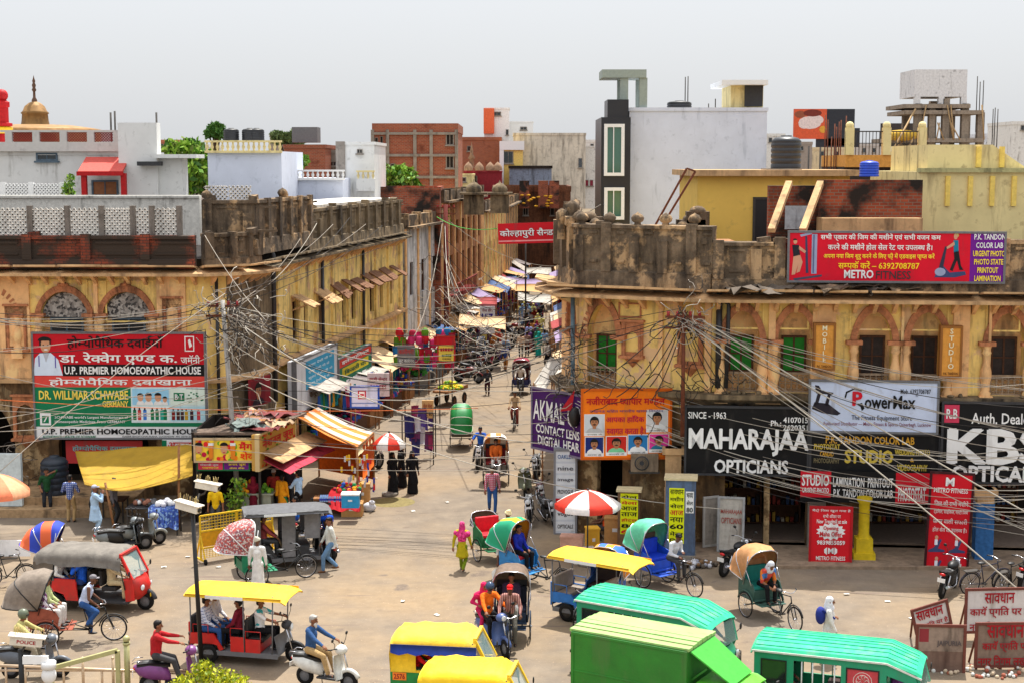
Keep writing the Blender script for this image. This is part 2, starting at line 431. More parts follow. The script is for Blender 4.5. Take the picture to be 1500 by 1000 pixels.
class Fac:
 def __init__(s,P,Q):
  s.P,s.Q=V((P[0],P[1],0)),V((Q[0],Q[1],0)); d=s.Q-s.P; s.L=d.length; s.a=math.atan2(d.y,d.x)
  s.T=M.Translation(s.P)@M.Rotation(s.a,4,'Z'); s.Ti=s.T.inverted()
 def uz(s,px,py,out=0):
  o=s.Ti@V((0,0,CH)); d=s.Ti.to_3x3()@ray(px,py); t=(-out-o.y)/d.y; p=o+d*t; return p.x,p.z
 def w(s,u,out,z): return s.T@V((u,-out,z))
def archpoly(cx,w,zs,zsp,zt,n=12,flat=.22):
 L=[]
 for i in range(n+1):
  a=i/n; k=(1-a)*flat+(1-flat)*math.sqrt(max(0,1-a*a)); L.append((-w/2*k,zsp+(zt-zsp)*a))
 pts=[(-w/2,zs)]+L+[(-x,z)for x,z in reversed(L[:-1])]+[(w/2,zs)]
 return[(cx+x,z)for x,z in pts]
def along(path,step,e0=0.0):
 path=[V((p[0],p[1],0))for p in path]; d=e0; out=[]
 tot=sum((path[i+1]-path[i]).length for i in range(len(path)-1)); acc=0; i=0
 while d<=tot+1e-6:
  while i<len(path)-2 and d>acc+(path[i+1]-path[i]).length:
   acc+=(path[i+1]-path[i]).length; i+=1
  t=(path[i+1]-path[i]).normalized(); p=path[i]+t*(d-acc); out.append((p,V((t.y,-t.x,0)),math.atan2(t.y,t.x))); d+=step
 return out
def arch_window(rt,F,px,pw,zs,zsp,zt,holes,kind='green',wz=None,columns=True,rail=True,mould=CARV,th=.35):
 """a recessed arched window: surround, columns, shutter, balustrade"""
 u,_=F.uz(px,500); w=pw; To=M.Translation(-V(rt.location))@F.T
 holes.append(archpoly(u,w,zs,zsp,zt))
 a=B(ORA,To); a.box(u-w/2-.1,u+w/2+.1,th-.04,th+.1,zs-.1,zt+.1)
 a=a.build('arched_window',rt)
 # surround
 m=B(mould,To); i_=archpoly(u,w,zsp-.06,zsp,zt); o_=archpoly(u,w+.42,zsp-.06,zsp,zt+.26)
 for(A,Bq,y0)in((i_,o_,-.09),):
  n=len(A)
  for k in range(n-1):
   q=[A[k],A[k+1],Bq[k+1],Bq[k]]
   m.add([(x,y0-.018*(k%2),z)for x,z in q]+[(x,.02,z)for x,z in q],[(0,1,2,3),(7,6,5,4),(0,4,5,1),(1,5,6,2),(2,6,7,3),(3,7,4,0)])
 m.lathe([(0,0),(.1,.03),(.13,.1),(.07,.17),(.03,.26),(0,.34)],(u,-.06,zt+.18),8)
 for sx in(-1,1):
  m.ball((u+sx*.14,-.08,zt+.24),.08,8,5)
  m.box(u+sx*(w/2+.1)-.26,u+sx*(w/2+.1)+.26,-.26,.02,zsp-.2,zsp-.07)
 m.build('arch_moulding',a)
 if columns:
  for sx in(-1,1):
   k=B(ORA,To); cx=u+sx*(w/2+.1); h=zsp-.2-zs
   k.lathe([(r_*1.45,z_*h)for r_,z_ in((.12,0),(.12,.06),(.08,.1),(.085,.2),(.13,.38),(.12,.5),(.075,.68),(.07,.8),(.11,.86),(.085,.92),(.12,1))],(cx,-.08,zs),12)
   k.box(cx-.21,cx+.21,-.28,.02,zs-.34,zs); k.build('column',a)
 wz=wz or(zs+.05,zsp+.05)
 f=B({'green':WOODD,'dark':WOODD,'blue':BLUEGR}[kind],To); hw=w*.36
 y=th-.14
 for(x0,x1,z0,z1)in((-hw,-hw+.07,*wz),(hw-.07,hw,*wz),(-.03,.03,*wz),(-hw,hw,wz[1]-.07,wz[1]),(-hw,hw,wz[0],wz[0]+.06),(-hw,hw,(wz[0]+wz[1])/2-.02,(wz[0]+wz[1])/2+.02)):
  f.box(u+x0,u+x1,y-(.02 if abs(x1-x0)>.1 else .0),y+.07,z0,z1)
 f.build('window_frame',a)
 g=B({'green':GREENSH,'dark':mat((52,42,38),.6,var=.3),'blue':BLACK}[kind],To)
 g.box(u-hw+.05,u+hw-.05,y+.03,y+.06,wz[0]+.04,wz[1]-.05); g.build('shutter',a)
 if kind=='blue':
  g=B(PEBBLE,To); g.plate([(x,z)for x,z in archpoly(u,w-.06,wz[1]+.02,zsp,zt-.05)],[],.12,.2); g.build('stone_fanlight',a)
 if rail:
  r=B(mat((150,128,104),.85,var=.25,scale=6,streak=.3),To); h0,h1=zs+.0,zs+.62; ww=w/2-.06
  for z in(h0+.03,h1): r.box(u-ww,u+ww,.04,.12,z-.035,z+.035)
  nb=5
  for k in range(nb+1):
   x=u-ww+.03+(2*ww-.06)*k/nb; r.box(x-.018,x+.018,.055,.105,h0,h1)
  for k in range(nb):
   x=u-ww+.03+(2*ww-.06)*(k+.5)/nb
   r.ring((x,.08,h0+.44),.085,.018,(0,1,0),10,4); r.ring((x,.08,h0+.2),.1,.016,(0,1,0),10,4)
  r.build('railing',a)
 return a
def niche(rt,F,px,zs,zt,w=.6,m=CARV):
 u,_=F.uz(px,500); To=M.Translation(-V(rt.location))@F.T; b=B(m,To)
 b.plate([(u-w/2-.12,zs),(u-w/2-.12,zt+.3),(u+w/2+.12,zt+.3),(u+w/2+.12,zs)],[archpoly(u,w,zs+.1,zt-.35,zt,5)],-.1,.02)
 b.box(u-w/2-.18,u+w/2+.18,-.18,.02,zt+.3,zt+.38); b.box(u-w/2-.18,u+w/2+.18,-.24,.02,zs-.1,zs)
 b.lathe([(.0,-.42),(.06,-.36),(.2,-.2),(.3,-.1)],(u,0,zs),10)
 for s in(-1,1): b.lathe([(.06,0),(.04,.1),(.06,.5),(.05,.9),(.075,1)],(u+s*(w/2+.02),-.1,zs),8)
 b.build('niche',rt)
def wallbox(rt,F,u,z,w,h,m=CARV):
 To=M.Translation(-V(rt.location))@F.T; b=B(m,To)
 for x0,x1,z0,z1 in((-w/2,w/2,h/2-.05,h/2),(-w/2,w/2,-h/2,-h/2+.05),(-w/2,-w/2+.05,-h/2+.05,h/2-.05),(w/2-.05,w/2,-h/2+.05,h/2-.05)):
  b.box(u+x0,u+x1,-.05,.01,z+z0,z+z1)
 return b
def cornice(rt,path,z,out=1.0,m=SLAB,step=.62):
 T=M.Translation(-V(rt.location))
 c=B(m,T); c.sweep(path,[(-.1,z+.12),(out,z-.02),(out,z-.12),(-.1,z-.02)])
 for p,n,a in along(path,1.7,.9):  # broken overlapping stone slabs lie along the edge
  L=M.Translation(p+V((0,0,z+.06)))@M.Rotation(a,4,'Z')
  c.box(-.8+random.uniform(-.1,.1),.8,-(out+random.uniform(-.05,.09)),-.02,.02,.075+random.uniform(0,.03),L@M.Rotation(R(-7.5),4,'X')@M.Translation((0,0,.03)))
 c.build('cornice',rt)
 k=B(ORA,T)
 for p,n,a in along(path,step,.3):
  L=M.Translation(p+V((0,0,z-.1)))@M.Rotation(a,4,'Z')
  k.add([L@V(q)for q in((-.06,0,0),(-.06,-out*.7,0),(-.06,-out*.7,-.06),(-.06,0,-.42),(.06,0,0),(.06,-out*.7,0),(.06,-out*.7,-.06),(.06,0,-.42))],[(0,1,2,3),(7,6,5,4),(0,4,5,1),(1,5,6,2),(2,6,7,3),(3,7,4,0)])
 k.build('bracket',rt)
def parapet(rt,path,z0,z1,m=MOLD,posts=1.4,th=.35,fin=None,panel=None,out=.0):
 T=M.Translation(-V(rt.location)); b=B(m,T); h=z1-z0
 b.sweep(path,[(out-th,z0),(out-th,z1-.12),(out,z1-.12),(out,z0)])
 b.sweep(path,[(out-th-.06,z1-.12),(out-th-.06,z1),(out+.1,z1+random.uniform(-.02,.02)),(out+.1,z1-.12)])
 b.sweep(path,[(out,z0),(out,z0+.3*h),(out+.12,z0+.28*h),(out+.16,z0)])
 for i,(p,n,a)in enumerate(along(path,posts,.2)):
  L=M.Translation(p+n*out)@M.Rotation(a,4,'Z')
  b.box(-.17,.17,-.15,.04,z0+.28*h,z1+.06-(random.uniform(.1,.3)*h if random.random()<.2 else 0),L)
  if random.random()<.5: b.cbox(p+n*(out-th*.5)+V((random.uniform(-.4,.4),0,z1+random.uniform(.02,.08))),(random.uniform(.2,.5),th*.7,random.uniform(.1,.3)),rz=a,ry=random.uniform(-.2,.2))
  b.box(.35,posts-.35,-.05,.01,z0+.42*h,z0+.46*h,L); b.box(.35,posts-.35,-.05,.01,z1-.3,z1-.22,L)
  if fin and i%fin==0: b.lathe([(.12,0),(.1,.06),(.19,.12),(.22,.22),(.15,.33),(.05,.38),(0,.42)],p+n*(out-th/2)+V((0,0,z1)),12)
 b.build('parapet',rt)
def lattice(b,L,w,h,step=.16,t=.012,y=0):
 """diagonal jali panel, real bars, in the local frame L"""
 n=int((w+h)/step)
 for i in range(n+1):
  s=i*step
  for sg in(0,1):
   x0,z0=(s,0)if s<=w else(w,s-w); x1,z1=(0,s)if s<=h else(s-h,h)
   if sg: x0,x1=w-x0,w-x1
   b.beam(L@V((x0,y,z0)),L@V((x1,y,z1)),.045,.05)
# ================================================================== corner building on the left
LP=[(-27,56.3),(-11.5,56.0),(-10.75,56.35),(-10.15,57.2),(-9.85,58.4),(-9.66,60.7),(-6.1,83.8)]
lb=root('corner_building','old ochre corner building with blackened parapet behind the homoeopathy sign','building',(-11,58,0))
T=M.Translation(-V(lb.location)); F1=Fac(LP[0],LP[1]); F2=Fac(LP[5],LP[6])
wall=B(YEL,T@F1.T); holes=[]
for px in(96,187,-10):
 arch_window(lb,F1,px,1.75,5.6,7.0,7.75,holes,'blue',(5.7,6.75),True,False)
shop=[]
for a,c in((84,216),(-60,20)):
 u0,u1=F1.uz(a,600)[0],F1.uz(c,600)[0]; shop.append(archpoly((u0+u1)/2,u1-u0,.35,2.0,3.6))
wall.plate([(0,4.4),(F1.L,4.4),(F1.L,8.6),(0,8.6)],holes,0,.35); wall.use(GRIME).plate([(0,0),(F1.L,0),(F1.L,4.4),(0,4.4)],shop,.01,.35)
wall.T=T
for i in range(1,5):  # the rounded corner
 f=Fac(LP[i],LP[i+1]); wall.T=T@f.T; wall.use(YEL if i<2 else MOLD2); wall.box(0,f.L,0,.35,0,8.6)
wall.use(YEL2); wall.T=T@F2.T; holes2=[]
wins=[(432,.75),(448,.6),(466,.95),(489,.7),(504,.7),(518,.8),(532,.65),(545,.9),(559,.7),(572,.8)]
for px,w in wins:
 u,_=F2.uz(px,450); holes2.append([(u-w/2,4.95),(u-w/2,6.7),(u+w/2,6.7),(u+w/2,4.95)])
for k in range(7):
 u=1.2+k*3.1; holes2.append([(u,.3),(u,3.1),(u+2.3,3.1),(u+2.3,.3)])
wall.plate([(0,0),(F2.L,0),(F2.L,8.6),(0,8.6)],holes2,0,.35)
wall.T=T
inner=[(-27,56.7),(-11.6,56.4),(-10.6,57.6),(-10.05,60.7),(-6.5,83.8),(-27,83.8)]
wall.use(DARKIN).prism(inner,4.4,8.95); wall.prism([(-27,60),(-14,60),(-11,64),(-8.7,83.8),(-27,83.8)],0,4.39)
wall.build('wall',lb)
for px,w in wins:
 u,_=F2.uz(px,450); To=T@F2.T; b=B(WOODD,To)
 for x0,x1,z0,z1 in((-w/2,-w/2+.07,4.95,6.7),(w/2-.07,w/2,4.95,6.7),(-w/2+.07,w/2-.07,6.62,6.7),(-w/2+.07,w/2-.07,4.95,5.01),(-.03,.03,5.01,6.62)):
  b.box(u+x0,u+x1,.14,.22,z0,z1)
 fr=b.build('window',lb); b=B(mat((70,62,58),.6,var=.3),To); b.box(u-w/2,u+w/2,.25,.29,4.95,6.7); b.build('shutter',fr)
for i,(px,w)in enumerate(wins):
 if i in(1,): continue
 u,_=F2.uz(px,430); To=T@F2.T; b=B(mat((120,84,60),.85,var=.3,scale=7)if i>2 else SLAB,To); w+=.5; dz=random.uniform(-.1,.1)
 L=M.Translation((u,-.02,7.0+dz))@M.Rotation(R(random.uniform(24,40)),4,'X')@M.Rotation(R(random.uniform(-4,4)),4,'Y')
 for k in range(3): b.box(-w/2+k*w/3,-w/2+(k+.93)*w/3,-1.0+random.uniform(-.1,.1),0,-.03,.03,L)
 for s in(-1,1): b.beam((u+s*w*.4,-.02,6.35),(u+s*w*.4,-.7,6.62),.06)
 b.build('window_hood',lb)
pil=B(YEL2,T@F2.T)
for k in range(9):
 u=.3+k*2.75; pil.box(u,u+.3,-.1,.01,4.6,8.4)
pil.use(ORA); pil.T=T@F1.T
for a,c in((0,46),(140,146),(232,274)):
 u0,u1=F1.uz(a,500)[0],F1.uz(c,500)[0]; pil.box(u0,u1,-.1,.01,4.5,8.4)
pil.build('pilaster',lb)
niche(lb,F1,26,5.6,6.9); niche(lb,F1,254,6.2,7.2,.5); niche(lb,F1,34,2.2,3.5,.7)
for px in(96,187):
 u,_=F1.uz(px,430); wallbox(lb,F1,u,7.4,3.1,1.6,YEL).build('wall_panel',lb)
b=B(SLAB,T); b.sweep(LP,[(-.1,4.55),(.28,4.45),(.28,4.33),(-.1,4.3)]); b.build('string_course',lb)
cornice(lb,LP[:5],8.5,.95); cornice(lb,LP[4:],8.55,.55,MOLD2)
parapet(lb,[(-27,55.9),(-11.8,55.75)],8.62,9.85,brick((150,74,50),(120,56,40),(60,52,46),1,dirt=1.05,dirtc=(62,52,44)),2.2,.4)
parapet(lb,LP[1:5],8.62,9.9,MOLD,.95,.4)
parapet(lb,[(-11.9,57.8),(-10.1,58.2),(-9.8,60.2),(-9.0,65.6)],9.0,11.1,MOLD,1.5,.5,4,out=.2)
parapet(lb,[(-9.0,65.7),(-6.15,83.7)],8.65,10.5,MOLD2,1.7,.5)
b=B(mat((205,200,190),.8,streak=.3,dark=(120,112,104)),T)
b.prism([(-9.4,66),(-6.5,83.8),(-9.5,83.8),(-13,66)],10.5,10.62); b.build('roof_slab',lb)
b=B(mat((206,200,190),.8,streak=.4,dark=(96,88,80)),T); wd_=B(mat((120,112,104),.85,streak=.6,dark=(60,54,48)),T)
xs=[-27,-22.3,-19.9,-16.9,-13.85,-12.95,-11.6]
xs=[XZ(p,320,56)[0]for p in(-60,43,98,148,194,222,262)]
for i in range(len(xs)-1):
 L=M.Translation((xs[i]+.08,56.1,9.85)); lattice(b,L,xs[i+1]-xs[i]-.16,1.0,.19)
 wd_.box(xs[i+1]-.1,xs[i+1]+.1,56.0,56.2,9.8,10.95)
b.build('lattice_railing',lb); b=B(mat((206,200,190),.8,streak=.4,dark=(96,88,80)),T)
p0=V((-10.9,58.6,11.35)); b_=M.Translation(p0)
for x0,x1 in((-.95,-.05),(.0,.85)):
 lattice(b,b_@M.Translation((x0,-.5,-.25)),x1-x0,.55,.17)
b.build('lattice_railing',lb); wd_.build('railing_posts',lb)
b=B(PIPE,T); p=at(398,460,60.2); q=at(398,362,60.2)
b.tube([at(330,358,57.6)+V((.3,-.6,0)),at(375,360,59.3)+V((0,-.5,0)),q+V((-.1,-.35,.1)),q+V((.1,-.3,-.3)),V((q.x+.1,q.y-.3,3))],.1,8); b.build('drain_pipe',lb)
b=B(PIPE,T)
for px in(530,470):
 u,_=F2.uz(px,500); w=F2.w(u,.12,0); b.tube([(w.x,w.y,8.4),(w.x,w.y,3.2)],.08,6)
b.build('drain_pipe',lb)
b=B(PIPE,T); u,_=F1.uz(308,500); w=V((-11.05,56.0,0)); b.tube([(w.x,w.y,8.3),(w.x,w.y,3)],.07,6); b.build('drain_pipe',lb)
# ================================================================== corner building on the right
RP=[(2.75,70),(1.75,52.6),(2.25,50.3),(6.45,48.4),(20,47.1)]
rb=root('corner_building','old yellow corner building with arched green shutters over the opticians signs','building',(8,52,0))
T=M.Translation(-V(rb.location)); G1,G2,G3,G4=[Fac(RP[i],RP[i+1])for i in range(4)]
wall=B(YEL,T@G3.T); h3=[]
arch_window(rb,G3,882,1.05,5.1,6.9,7.85,h3,'green',(5.5,6.8),False,th=.6)
sh=[[(.7,.2),(.7,2.7),(1.6,2.7),(1.6,.2)]]
wall.plate([(0,4.55),(G3.L,4.55),(G3.L,8.3),(0,8.3)],h3,0,.6); wall.use(GRIME).plate([(0,0),(G3.L,0),(G3.L,4.55),(0,4.55)],sh,.01,.35)
wall.use(YEL); wall.T=T@G4.T; h4=[]
for px,kd in((1087,'green'),(1165,'green'),(1281,'dark'),(1358,'dark'),(1476,'dark')):
 arch_window(rb,G4,px,1.12,5.15,6.95,7.8,h4,kd,(5.75,6.95)if kd=='green' else(5.65,6.98),th=.6)
sh=[]
for a,c in((1062,1120),(1128,1182),(1268,1366),(1380,1418),(1446,1540)):
 u0,u1=G4.uz(a,700)[0],G4.uz(c,700)[0]; sh.append([(u0,.1),(u0,3.2),(u1,3.2),(u1,.1)])
wall.plate([(0,4.55),(G4.L,4.55),(G4.L,8.3),(0,8.3)],h4,0,.6); wall.use(GRIME).plate([(0,0),(G4.L,0),(G4.L,4.55),(0,4.55)],sh,.01,.35)
wall.T=T@G2.T; h2=[]; arch_window(rb,G2,838,.8,5.1,6.9,7.8,h2,'dark',None,False,False)
wall.use(ORA); wall.plate([(0,4.55),(G2.L,4.55),(G2.L,8.3),(0,8.3)],h2,0,.3); wall.use(GRIME).box(0,G2.L,.01,.3,0,4.55)
wall.T=T@G1.T; wall.box(0,G1.L,0,.3,0,8.3); wall.T=T
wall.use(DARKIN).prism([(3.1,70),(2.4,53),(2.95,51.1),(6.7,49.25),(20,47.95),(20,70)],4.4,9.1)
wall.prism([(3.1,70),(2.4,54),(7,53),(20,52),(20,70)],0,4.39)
wall.use(mat((120,104,92),.9)).prism([(3,53),(7,48.9),(20,47.5),(20,52),(7,53)],0,.14)
wall.build('wall',rb)
niche(rb,G3,927,6.2,7.0,.5); niche(rb,G3,1012,6.0,7.2,.62)
u,_=G3.uz(923,458); wallbox(rb,G3,u,7.68,.8,.5).build('wall_panel',rb)
pil=B(ORA,T@G4.T)
for a,c in((1126,1136),(1190,1224),(1396,1420),(1448,1452),(1320,1324)):
 u0,u1=G4.uz(a,470)[0],G4.uz(c,470)[0]; pil.box(u0,u1,-.12,.01,4.7,8.3)
for px in(1207,1408):
 u,_=G4.uz(px,470); pil.box(u-.25,u+.25,-.15,-.1,7.55,8.0)
pil.T=T@G3.T
for a,c in((856,862),(966,972),(1034,1043)):
 u0,u1=G3.uz(a,470)[0],G3.uz(c,470)[0]; pil.box(u0,u1,-.1,.01,4.6,8.3)
pil.build('pilaster',rb)
for a,c in((1050,1124),(1138,1190),(1240,1395),(1440,1500)):
 u0,u1=G4.uz(a,450)[0],G4.uz(c,450)[0]; wallbox(rb,G4,(u0+u1)/2,7.7,u1-u0-.2,1.0,YEL).build('wall_panel',rb)
b=B(MOLD2,T); b.sweep(RP[1:],[(-.1,5.15),(.45,5.1),(.45,4.95),(-.1,4.55)])
for i in range(26):
 u=random.uniform(0,12); p=G4.w(u,.25,5.15); b.ball(p,(random.uniform(.06,.16),.12,random.uniform(.04,.1)),7,5)
b.build('string_course',rb)
cornice(rb,[(1.85,54.4)]+RP[1:],8.24,.95)
parapet(rb,RP[:4],8.34,10.5,MOLD,.98,.45,1)
parapet(rb,[RP[3],(8.4,48.25)],8.34,10.0,MOLD,1.2,.45)
parapet(rb,[(8.4,48.25),RP[4]],8.34,10.1,MOLD,1.4,.45)
b=B(MOLD,T)  # ruined inner parapet on the roof with lumps and finials
for px,py,w in((840,322,.7),(862,318,.5),(905,335,.9),(950,338,1.2),(985,336,1.0),(1012,322,.5),(1022,310,.4)):
 p=at(px,py,53); b.box(p.x-w,p.x+w,52.8,53.3,9,p.z); b.ball((p.x,53,p.z),(.3,.25,.2),8,6)
for px,py in((823,312),(838,300),(868,342),(872,326),(940,345),(1000,330)):
 p=at(px,py,51.5); b.lathe([(.16,-.9),(.13,-.3),(.2,-.2),(.2,0),(.12,.1),(.02,.16)],p,10)
b.build('roof_wall',rb)
b=B(SLAB,T); b.box(4,9,50.2,51.8,9.55,9.7); b.use(YELM).box(4.6,5.6,50.1,51.2,9.72,9.8); b.use(WOOD).box(5.5,7.4,49.9,51.3,9.73,9.95); b.build('roof_boards',rb)
b=B(RUST,T)
p=at(960,330,52); q=at(1006,247,52); b.beam(p,q,.07); b.beam(p+V((.25,0,0)),q+V((.3,0,-.1)),.07); b.beam(q,q+V((.3,0,-.1)),.06); b.build('rusty_struts',rb)
b=B(PIPE,T@G4.T); u=.25; b.tube([(u,-.14,8.4),(u,-.14,5.3)],.1,8); b.tube([(u,-.14,8.2),(u+.3,-.2,8.0),(u+.25,-.2,5.3)],.07,7); b.build('drain_pipe',rb)
b=B(mat((206,178,30),.6,var=.15,scale=5),T@G4.T); u,_=G4.uz(1256,800)  # painted yellow pillar
b.T=b.T@M.Translation((0,-1.2,0)); b.box(u-.34,u+.34,-.5,.2,.1,.3); b.box(u-.26,u+.26,-.42,.12,.3,.75); b.lathe([(.2,.75),(.17,.9),(.17,1.85),(.24,1.95),(.24,2.05)],(u,-.15,0),14); b.build('pillar',rb)
for px,m1 in((1430,mat((52,104,160),.7,var=.25)),(1195,CONC),(985,SLAB)):
 u,_=G4.uz(px,760); b=B(m1,T@G4.T@M.Translation((0,-1.0 if px==1430 else 0,0))); b.box(u-.28,u+.28,-.3,.2,.1,1.9); e=2.35 if px==1430 else 3.3; b.use(SLAB).box(u-.26,u+.26,-.28,.2,1.9,e); b.box(u-.36,u+.36,-.36,.2,e-.2,e); b.build('pillar',rb)
# ================================================================== roofs right behind the right parapet
def block(rt,name,m,x0,x1,y0,y1,z0,z1,rim=.0):
 b=B(m,M.Translation(-V(rt.location))); b.box(x0,x1,y0,y1,z0,z1)
 if rim:
  for q in((x0-.06,x1+.06,y0-.06,y0+.2),(x0-.06,x1+.06,y1-.2,y1+.06),(x0-.06,x0+.2,y0+.2,y1-.2),(x1-.2,x1+.06,y0+.2,y1-.2)):
   b.box(*q,z1-.08,z1+rim)
 return b.build(name,rt)
def opening(rt,x0,x1,y,z0,z1,mf,mg,name='window',sill=True,div=1):
 T=M.Translation(-V(rt.location)); b=B(mf,T); t=min(.09,(x1-x0)*.12)
 for q in((x0,x0+t,z0,z1),(x1-t,x1,z0,z1),(x0+t,x1-t,z1-t,z1),(x0+t,x1-t,z0,z0+t)): b.box(q[0],q[1],y-.07,y,q[2],q[3])
 for k in range(1,div+1):
  xx=x0+(x1-x0)*k/(div+1)
  if div: b.box(xx-.025,xx+.025,y-.05,y,z0+t,z1-t)
 if sill: b.box(x0-.08,x1+.08,y-.16,y,z0-.09,z0-.002)
 o=b.build(name,rt); b=B(mg,T); b.box(x0+t*.8,x1-t*.8,y-.03,y+.05,z0+t*.8,z1-t*.8); b.build('pane',o); return o
yb=root('rooftop_room','plain yellow rooftop room with a dark doorway, right of the white tower','building',(11,57,0))
x0,zt=XZ(1022,258,56); x1,_=XZ(1245,258,56)
block(yb,'wall',mat((232,190,92),.8,var=.06,scale=1,streak=.15,dark=(170,140,80)),x0,x1,56,62,8.9,zt)
b=B(SLAB,M.Translation(-V(yb.location))); b.box(x0-.3,x1+.3,55.6,62.2,zt,zt+.22); b.build('roof',yb)
a,zz=XZ(1103,289,56); c,z2=XZ(1133,340,56); opening(yb,a,c,56,8.95,zz,STEEL,BLACK,'door',False,0)
bw=root('brick_wall','soot dark brick wall with sloping plastered end ribs above the fitness banner','wall',(12.5,51.5,9))
x0,z1=XZ(1128,268,51); x1,_=XZ(1352,265,51); T=M.Translation(-V(bw.location)); b=B(BRK,T)
xm,z2=XZ(1200,263,51); b.box(xm,x1,51,51.4,8.9,z2-.02); b.box(x0,xm,51.2,51.5,8.9,z1-.1); b.build('wall',bw)
for px in(1150,1196):
 p,q=at(px+6,268,51),at(px-20,338,48.6); b=B(SLAB,T); b.beam(p,q,.22,.16); b.build('rib',bw)
b=B(mat((170,176,180),.5,.3,streak=.3),T); a,za=XZ(1150,302,50.9); c,zc=XZ(1182,336,50.9); b.box(a,c,50.85,50.9,zc,za); b.build('metal_sheet',bw)
b=B(SLAB,T); a,za=XZ(1205,320,50); c,_=XZ(1352,320,50); b.box(a,c,50,51,9,za); b.build('ledge',bw)
cw=root('rooftop_house','pale cream stepped rooftop house with pilaster strips at the right edge','building',(18,54,9))
x0,zt=XZ(1350,252,52.5); _,zu=XZ(1350,212,52.5); x1,_=XZ(1530,252,52.5); T=M.Translation(-V(cw.location))
b=B(CREAM,T); b.box(x0,x1,52.5,60,8.9,zt); a,_=XZ(1478,212,53); b.plate([(x0+.3,zt),(x0+.3,zu),(a-.6,zu),(a+.8,zt)],[],52.9,58); b.build('wall',cw)
b=B(mat((176,170,120),.85,streak=.4),T); b.box(x0-.06,x1,52.36,52.9,zt-.02,zt+.13); b.box(x0,x1,52.42,52.5,8.9,9.5); b.build('string_course',cw)
b=B(mat((236,204,104),.85),T)
for px in(1385,1418,1450,1482): a,za=XZ(px,258,52.5); c,zc=XZ(px+5,302,52.5); b.box(a,c,52.4,52.5,zc,za)
for px in(1430,1464): a,za=XZ(px,215,52.9); c,_=XZ(px+7,215,52.9); b.box(a,c,52.8,52.9,zt+.15,za)
b.build('pilaster',cw)
def tank(x,y,z,r,h,m,label,grp=None):
 t=root('water_tank',label,'water tank',(x,y,z),0,grp); b=B(m); pr=[(0,0),(r,0)]
 for k in range(5): zz=h*.8*k/5; pr+=[(r,zz+.02),(r,zz+h*.11),(r*.96,zz+h*.13),(r*.96,zz+h*.15)]
 pr+=[(r,h*.82),(r*.8,h*.92),(r*.35,h*.97)]; b.lathe(pr,(0,0,0),20); b.build('tank_body',t)
 b=B(m); b.lathe([(r*.36,h*.95),(r*.36,h),(0,h*1.01)],(0,0,0),14); b.build('lid',t); return t
p=at(1151,247,58); tank(p.x,58,p.z,.58,1.25,mat((36,38,42),.45),'large black plastic water tank on the yellow rooftop room')
p=at(1273,259,52); tank(p.x,52,p.z,.33,.55,mat((20,70,190),.4),'small bright blue water tank on top of the brick wall')
b=B(CONC); b.box(at(1124,0,58).x,at(1176,0,58).x,57.4,58.7,XZ(0,247,58)[1]-.2,XZ(0,247,58)[1]); tag(b.build('tank_platform'),'grey concrete slab carrying the large black water tank','platform')
# ================================================================== the town behind
def bgh(name,label,px0,px1,py,D,dep,m,wins=(),rim=.4,zb=0,mf=CONC,mg=None,floors=()):
 x0,zt=XZ(px0,py,D); x1,_=XZ(px1,py,D); rt=root(name,label,'building',((x0+x1)/2,D+dep/2,0))
 block(rt,'wall',m,x0,x1,D,D+dep,zb,zt-(rim or 0),rim)
 for w in wins:
  a,za=XZ(w[0],w[2],D); c,zc=XZ(w[1],w[3],D); opening(rt,a,c,D,zc,za,mf,mg or glassy(),div=0 if abs(w[1]-w[0])<8 else 1)
 return rt
# pale grey house with the red porch, left
h=bgh('roof_house','pale grey flat roofed house with red tiled porch, far left',-60,176,222,74,9,WHITE,[(53,85,224,236)],.1,mf=BLUEGR)
T=M.Translation(-V(h.location)); g=mat((196,192,186),.8,var=.05,streak=.15,dark=(150,146,140))
x0,z0=XZ(-60,222,73.9); x1,z1=XZ(176,191,73.9); b=B(g,T); b.box(x0,x1,73.7,74,z0,z0+.45)
for px in(8,48,88,128,166): a,_=XZ(px,200,73.8); b.box(a,a+.34,73.72,73.98,z0+.45,z1)
b.box(x0,x1,73.75,73.95,z1-.1,z1); b.build('parapet',h)
b=B(mat((150,44,40),.8),T)
for px in(14,54,94,132): a,_=XZ(px,200,73.8); c,_=XZ(px+34,200,73.8); lattice(b,M.Translation((a,73.85,z0+.45)),c-a,z1-z0-.5,.13)
b.build('lattice_railing',h)
x0,zt=XZ(172,180,73); x1,_=XZ(229,180,73); block(h,'stair_tower',WHITE,x0,x1,73,73.8,7,zt); x1,zt=XZ(285,232,73.2); x0,_=XZ(229,232,73); block(h,'side_room',WHITE,x0,x1-.6,73.2,74.4,7,zt)
b=B(WHITE,T); b.box(x0,x1+.2,72.6,74.6,zt,zt+.18); a,za=XZ(205,240,73); b.use(DGREY).box(a,a+1.1,72.4,73,za-.1,za+.1); b.build('roof',h)
b=B(mat((196,84,74),.75,var=.12,scale=12),T); x0,z0=XZ(116,254,72.4); x1,z1=XZ(192,233,73.9)
b.grid([[(x0,72.2,z0),(x1,72.2,z0)],[(x0,73.7,z1),(x1,73.7,z1)]],.1,False); b.use(mat((178,24,26),.6)).box(x0-.05,x1+.05,72.1,72.2,z0-.12,z0+.08)
for px in(123,181): a,_=XZ(px,260,72.3); b.box(a-.12,a+.12,72.2,72.45,8,z0)
b.build('porch',h); a,za=XZ(134,264,73.7); c,zc=XZ(174,288,73.7); opening(h,a,c,73.72,zc,za,BLUEGR,mat((150,100,66)),'door',False)
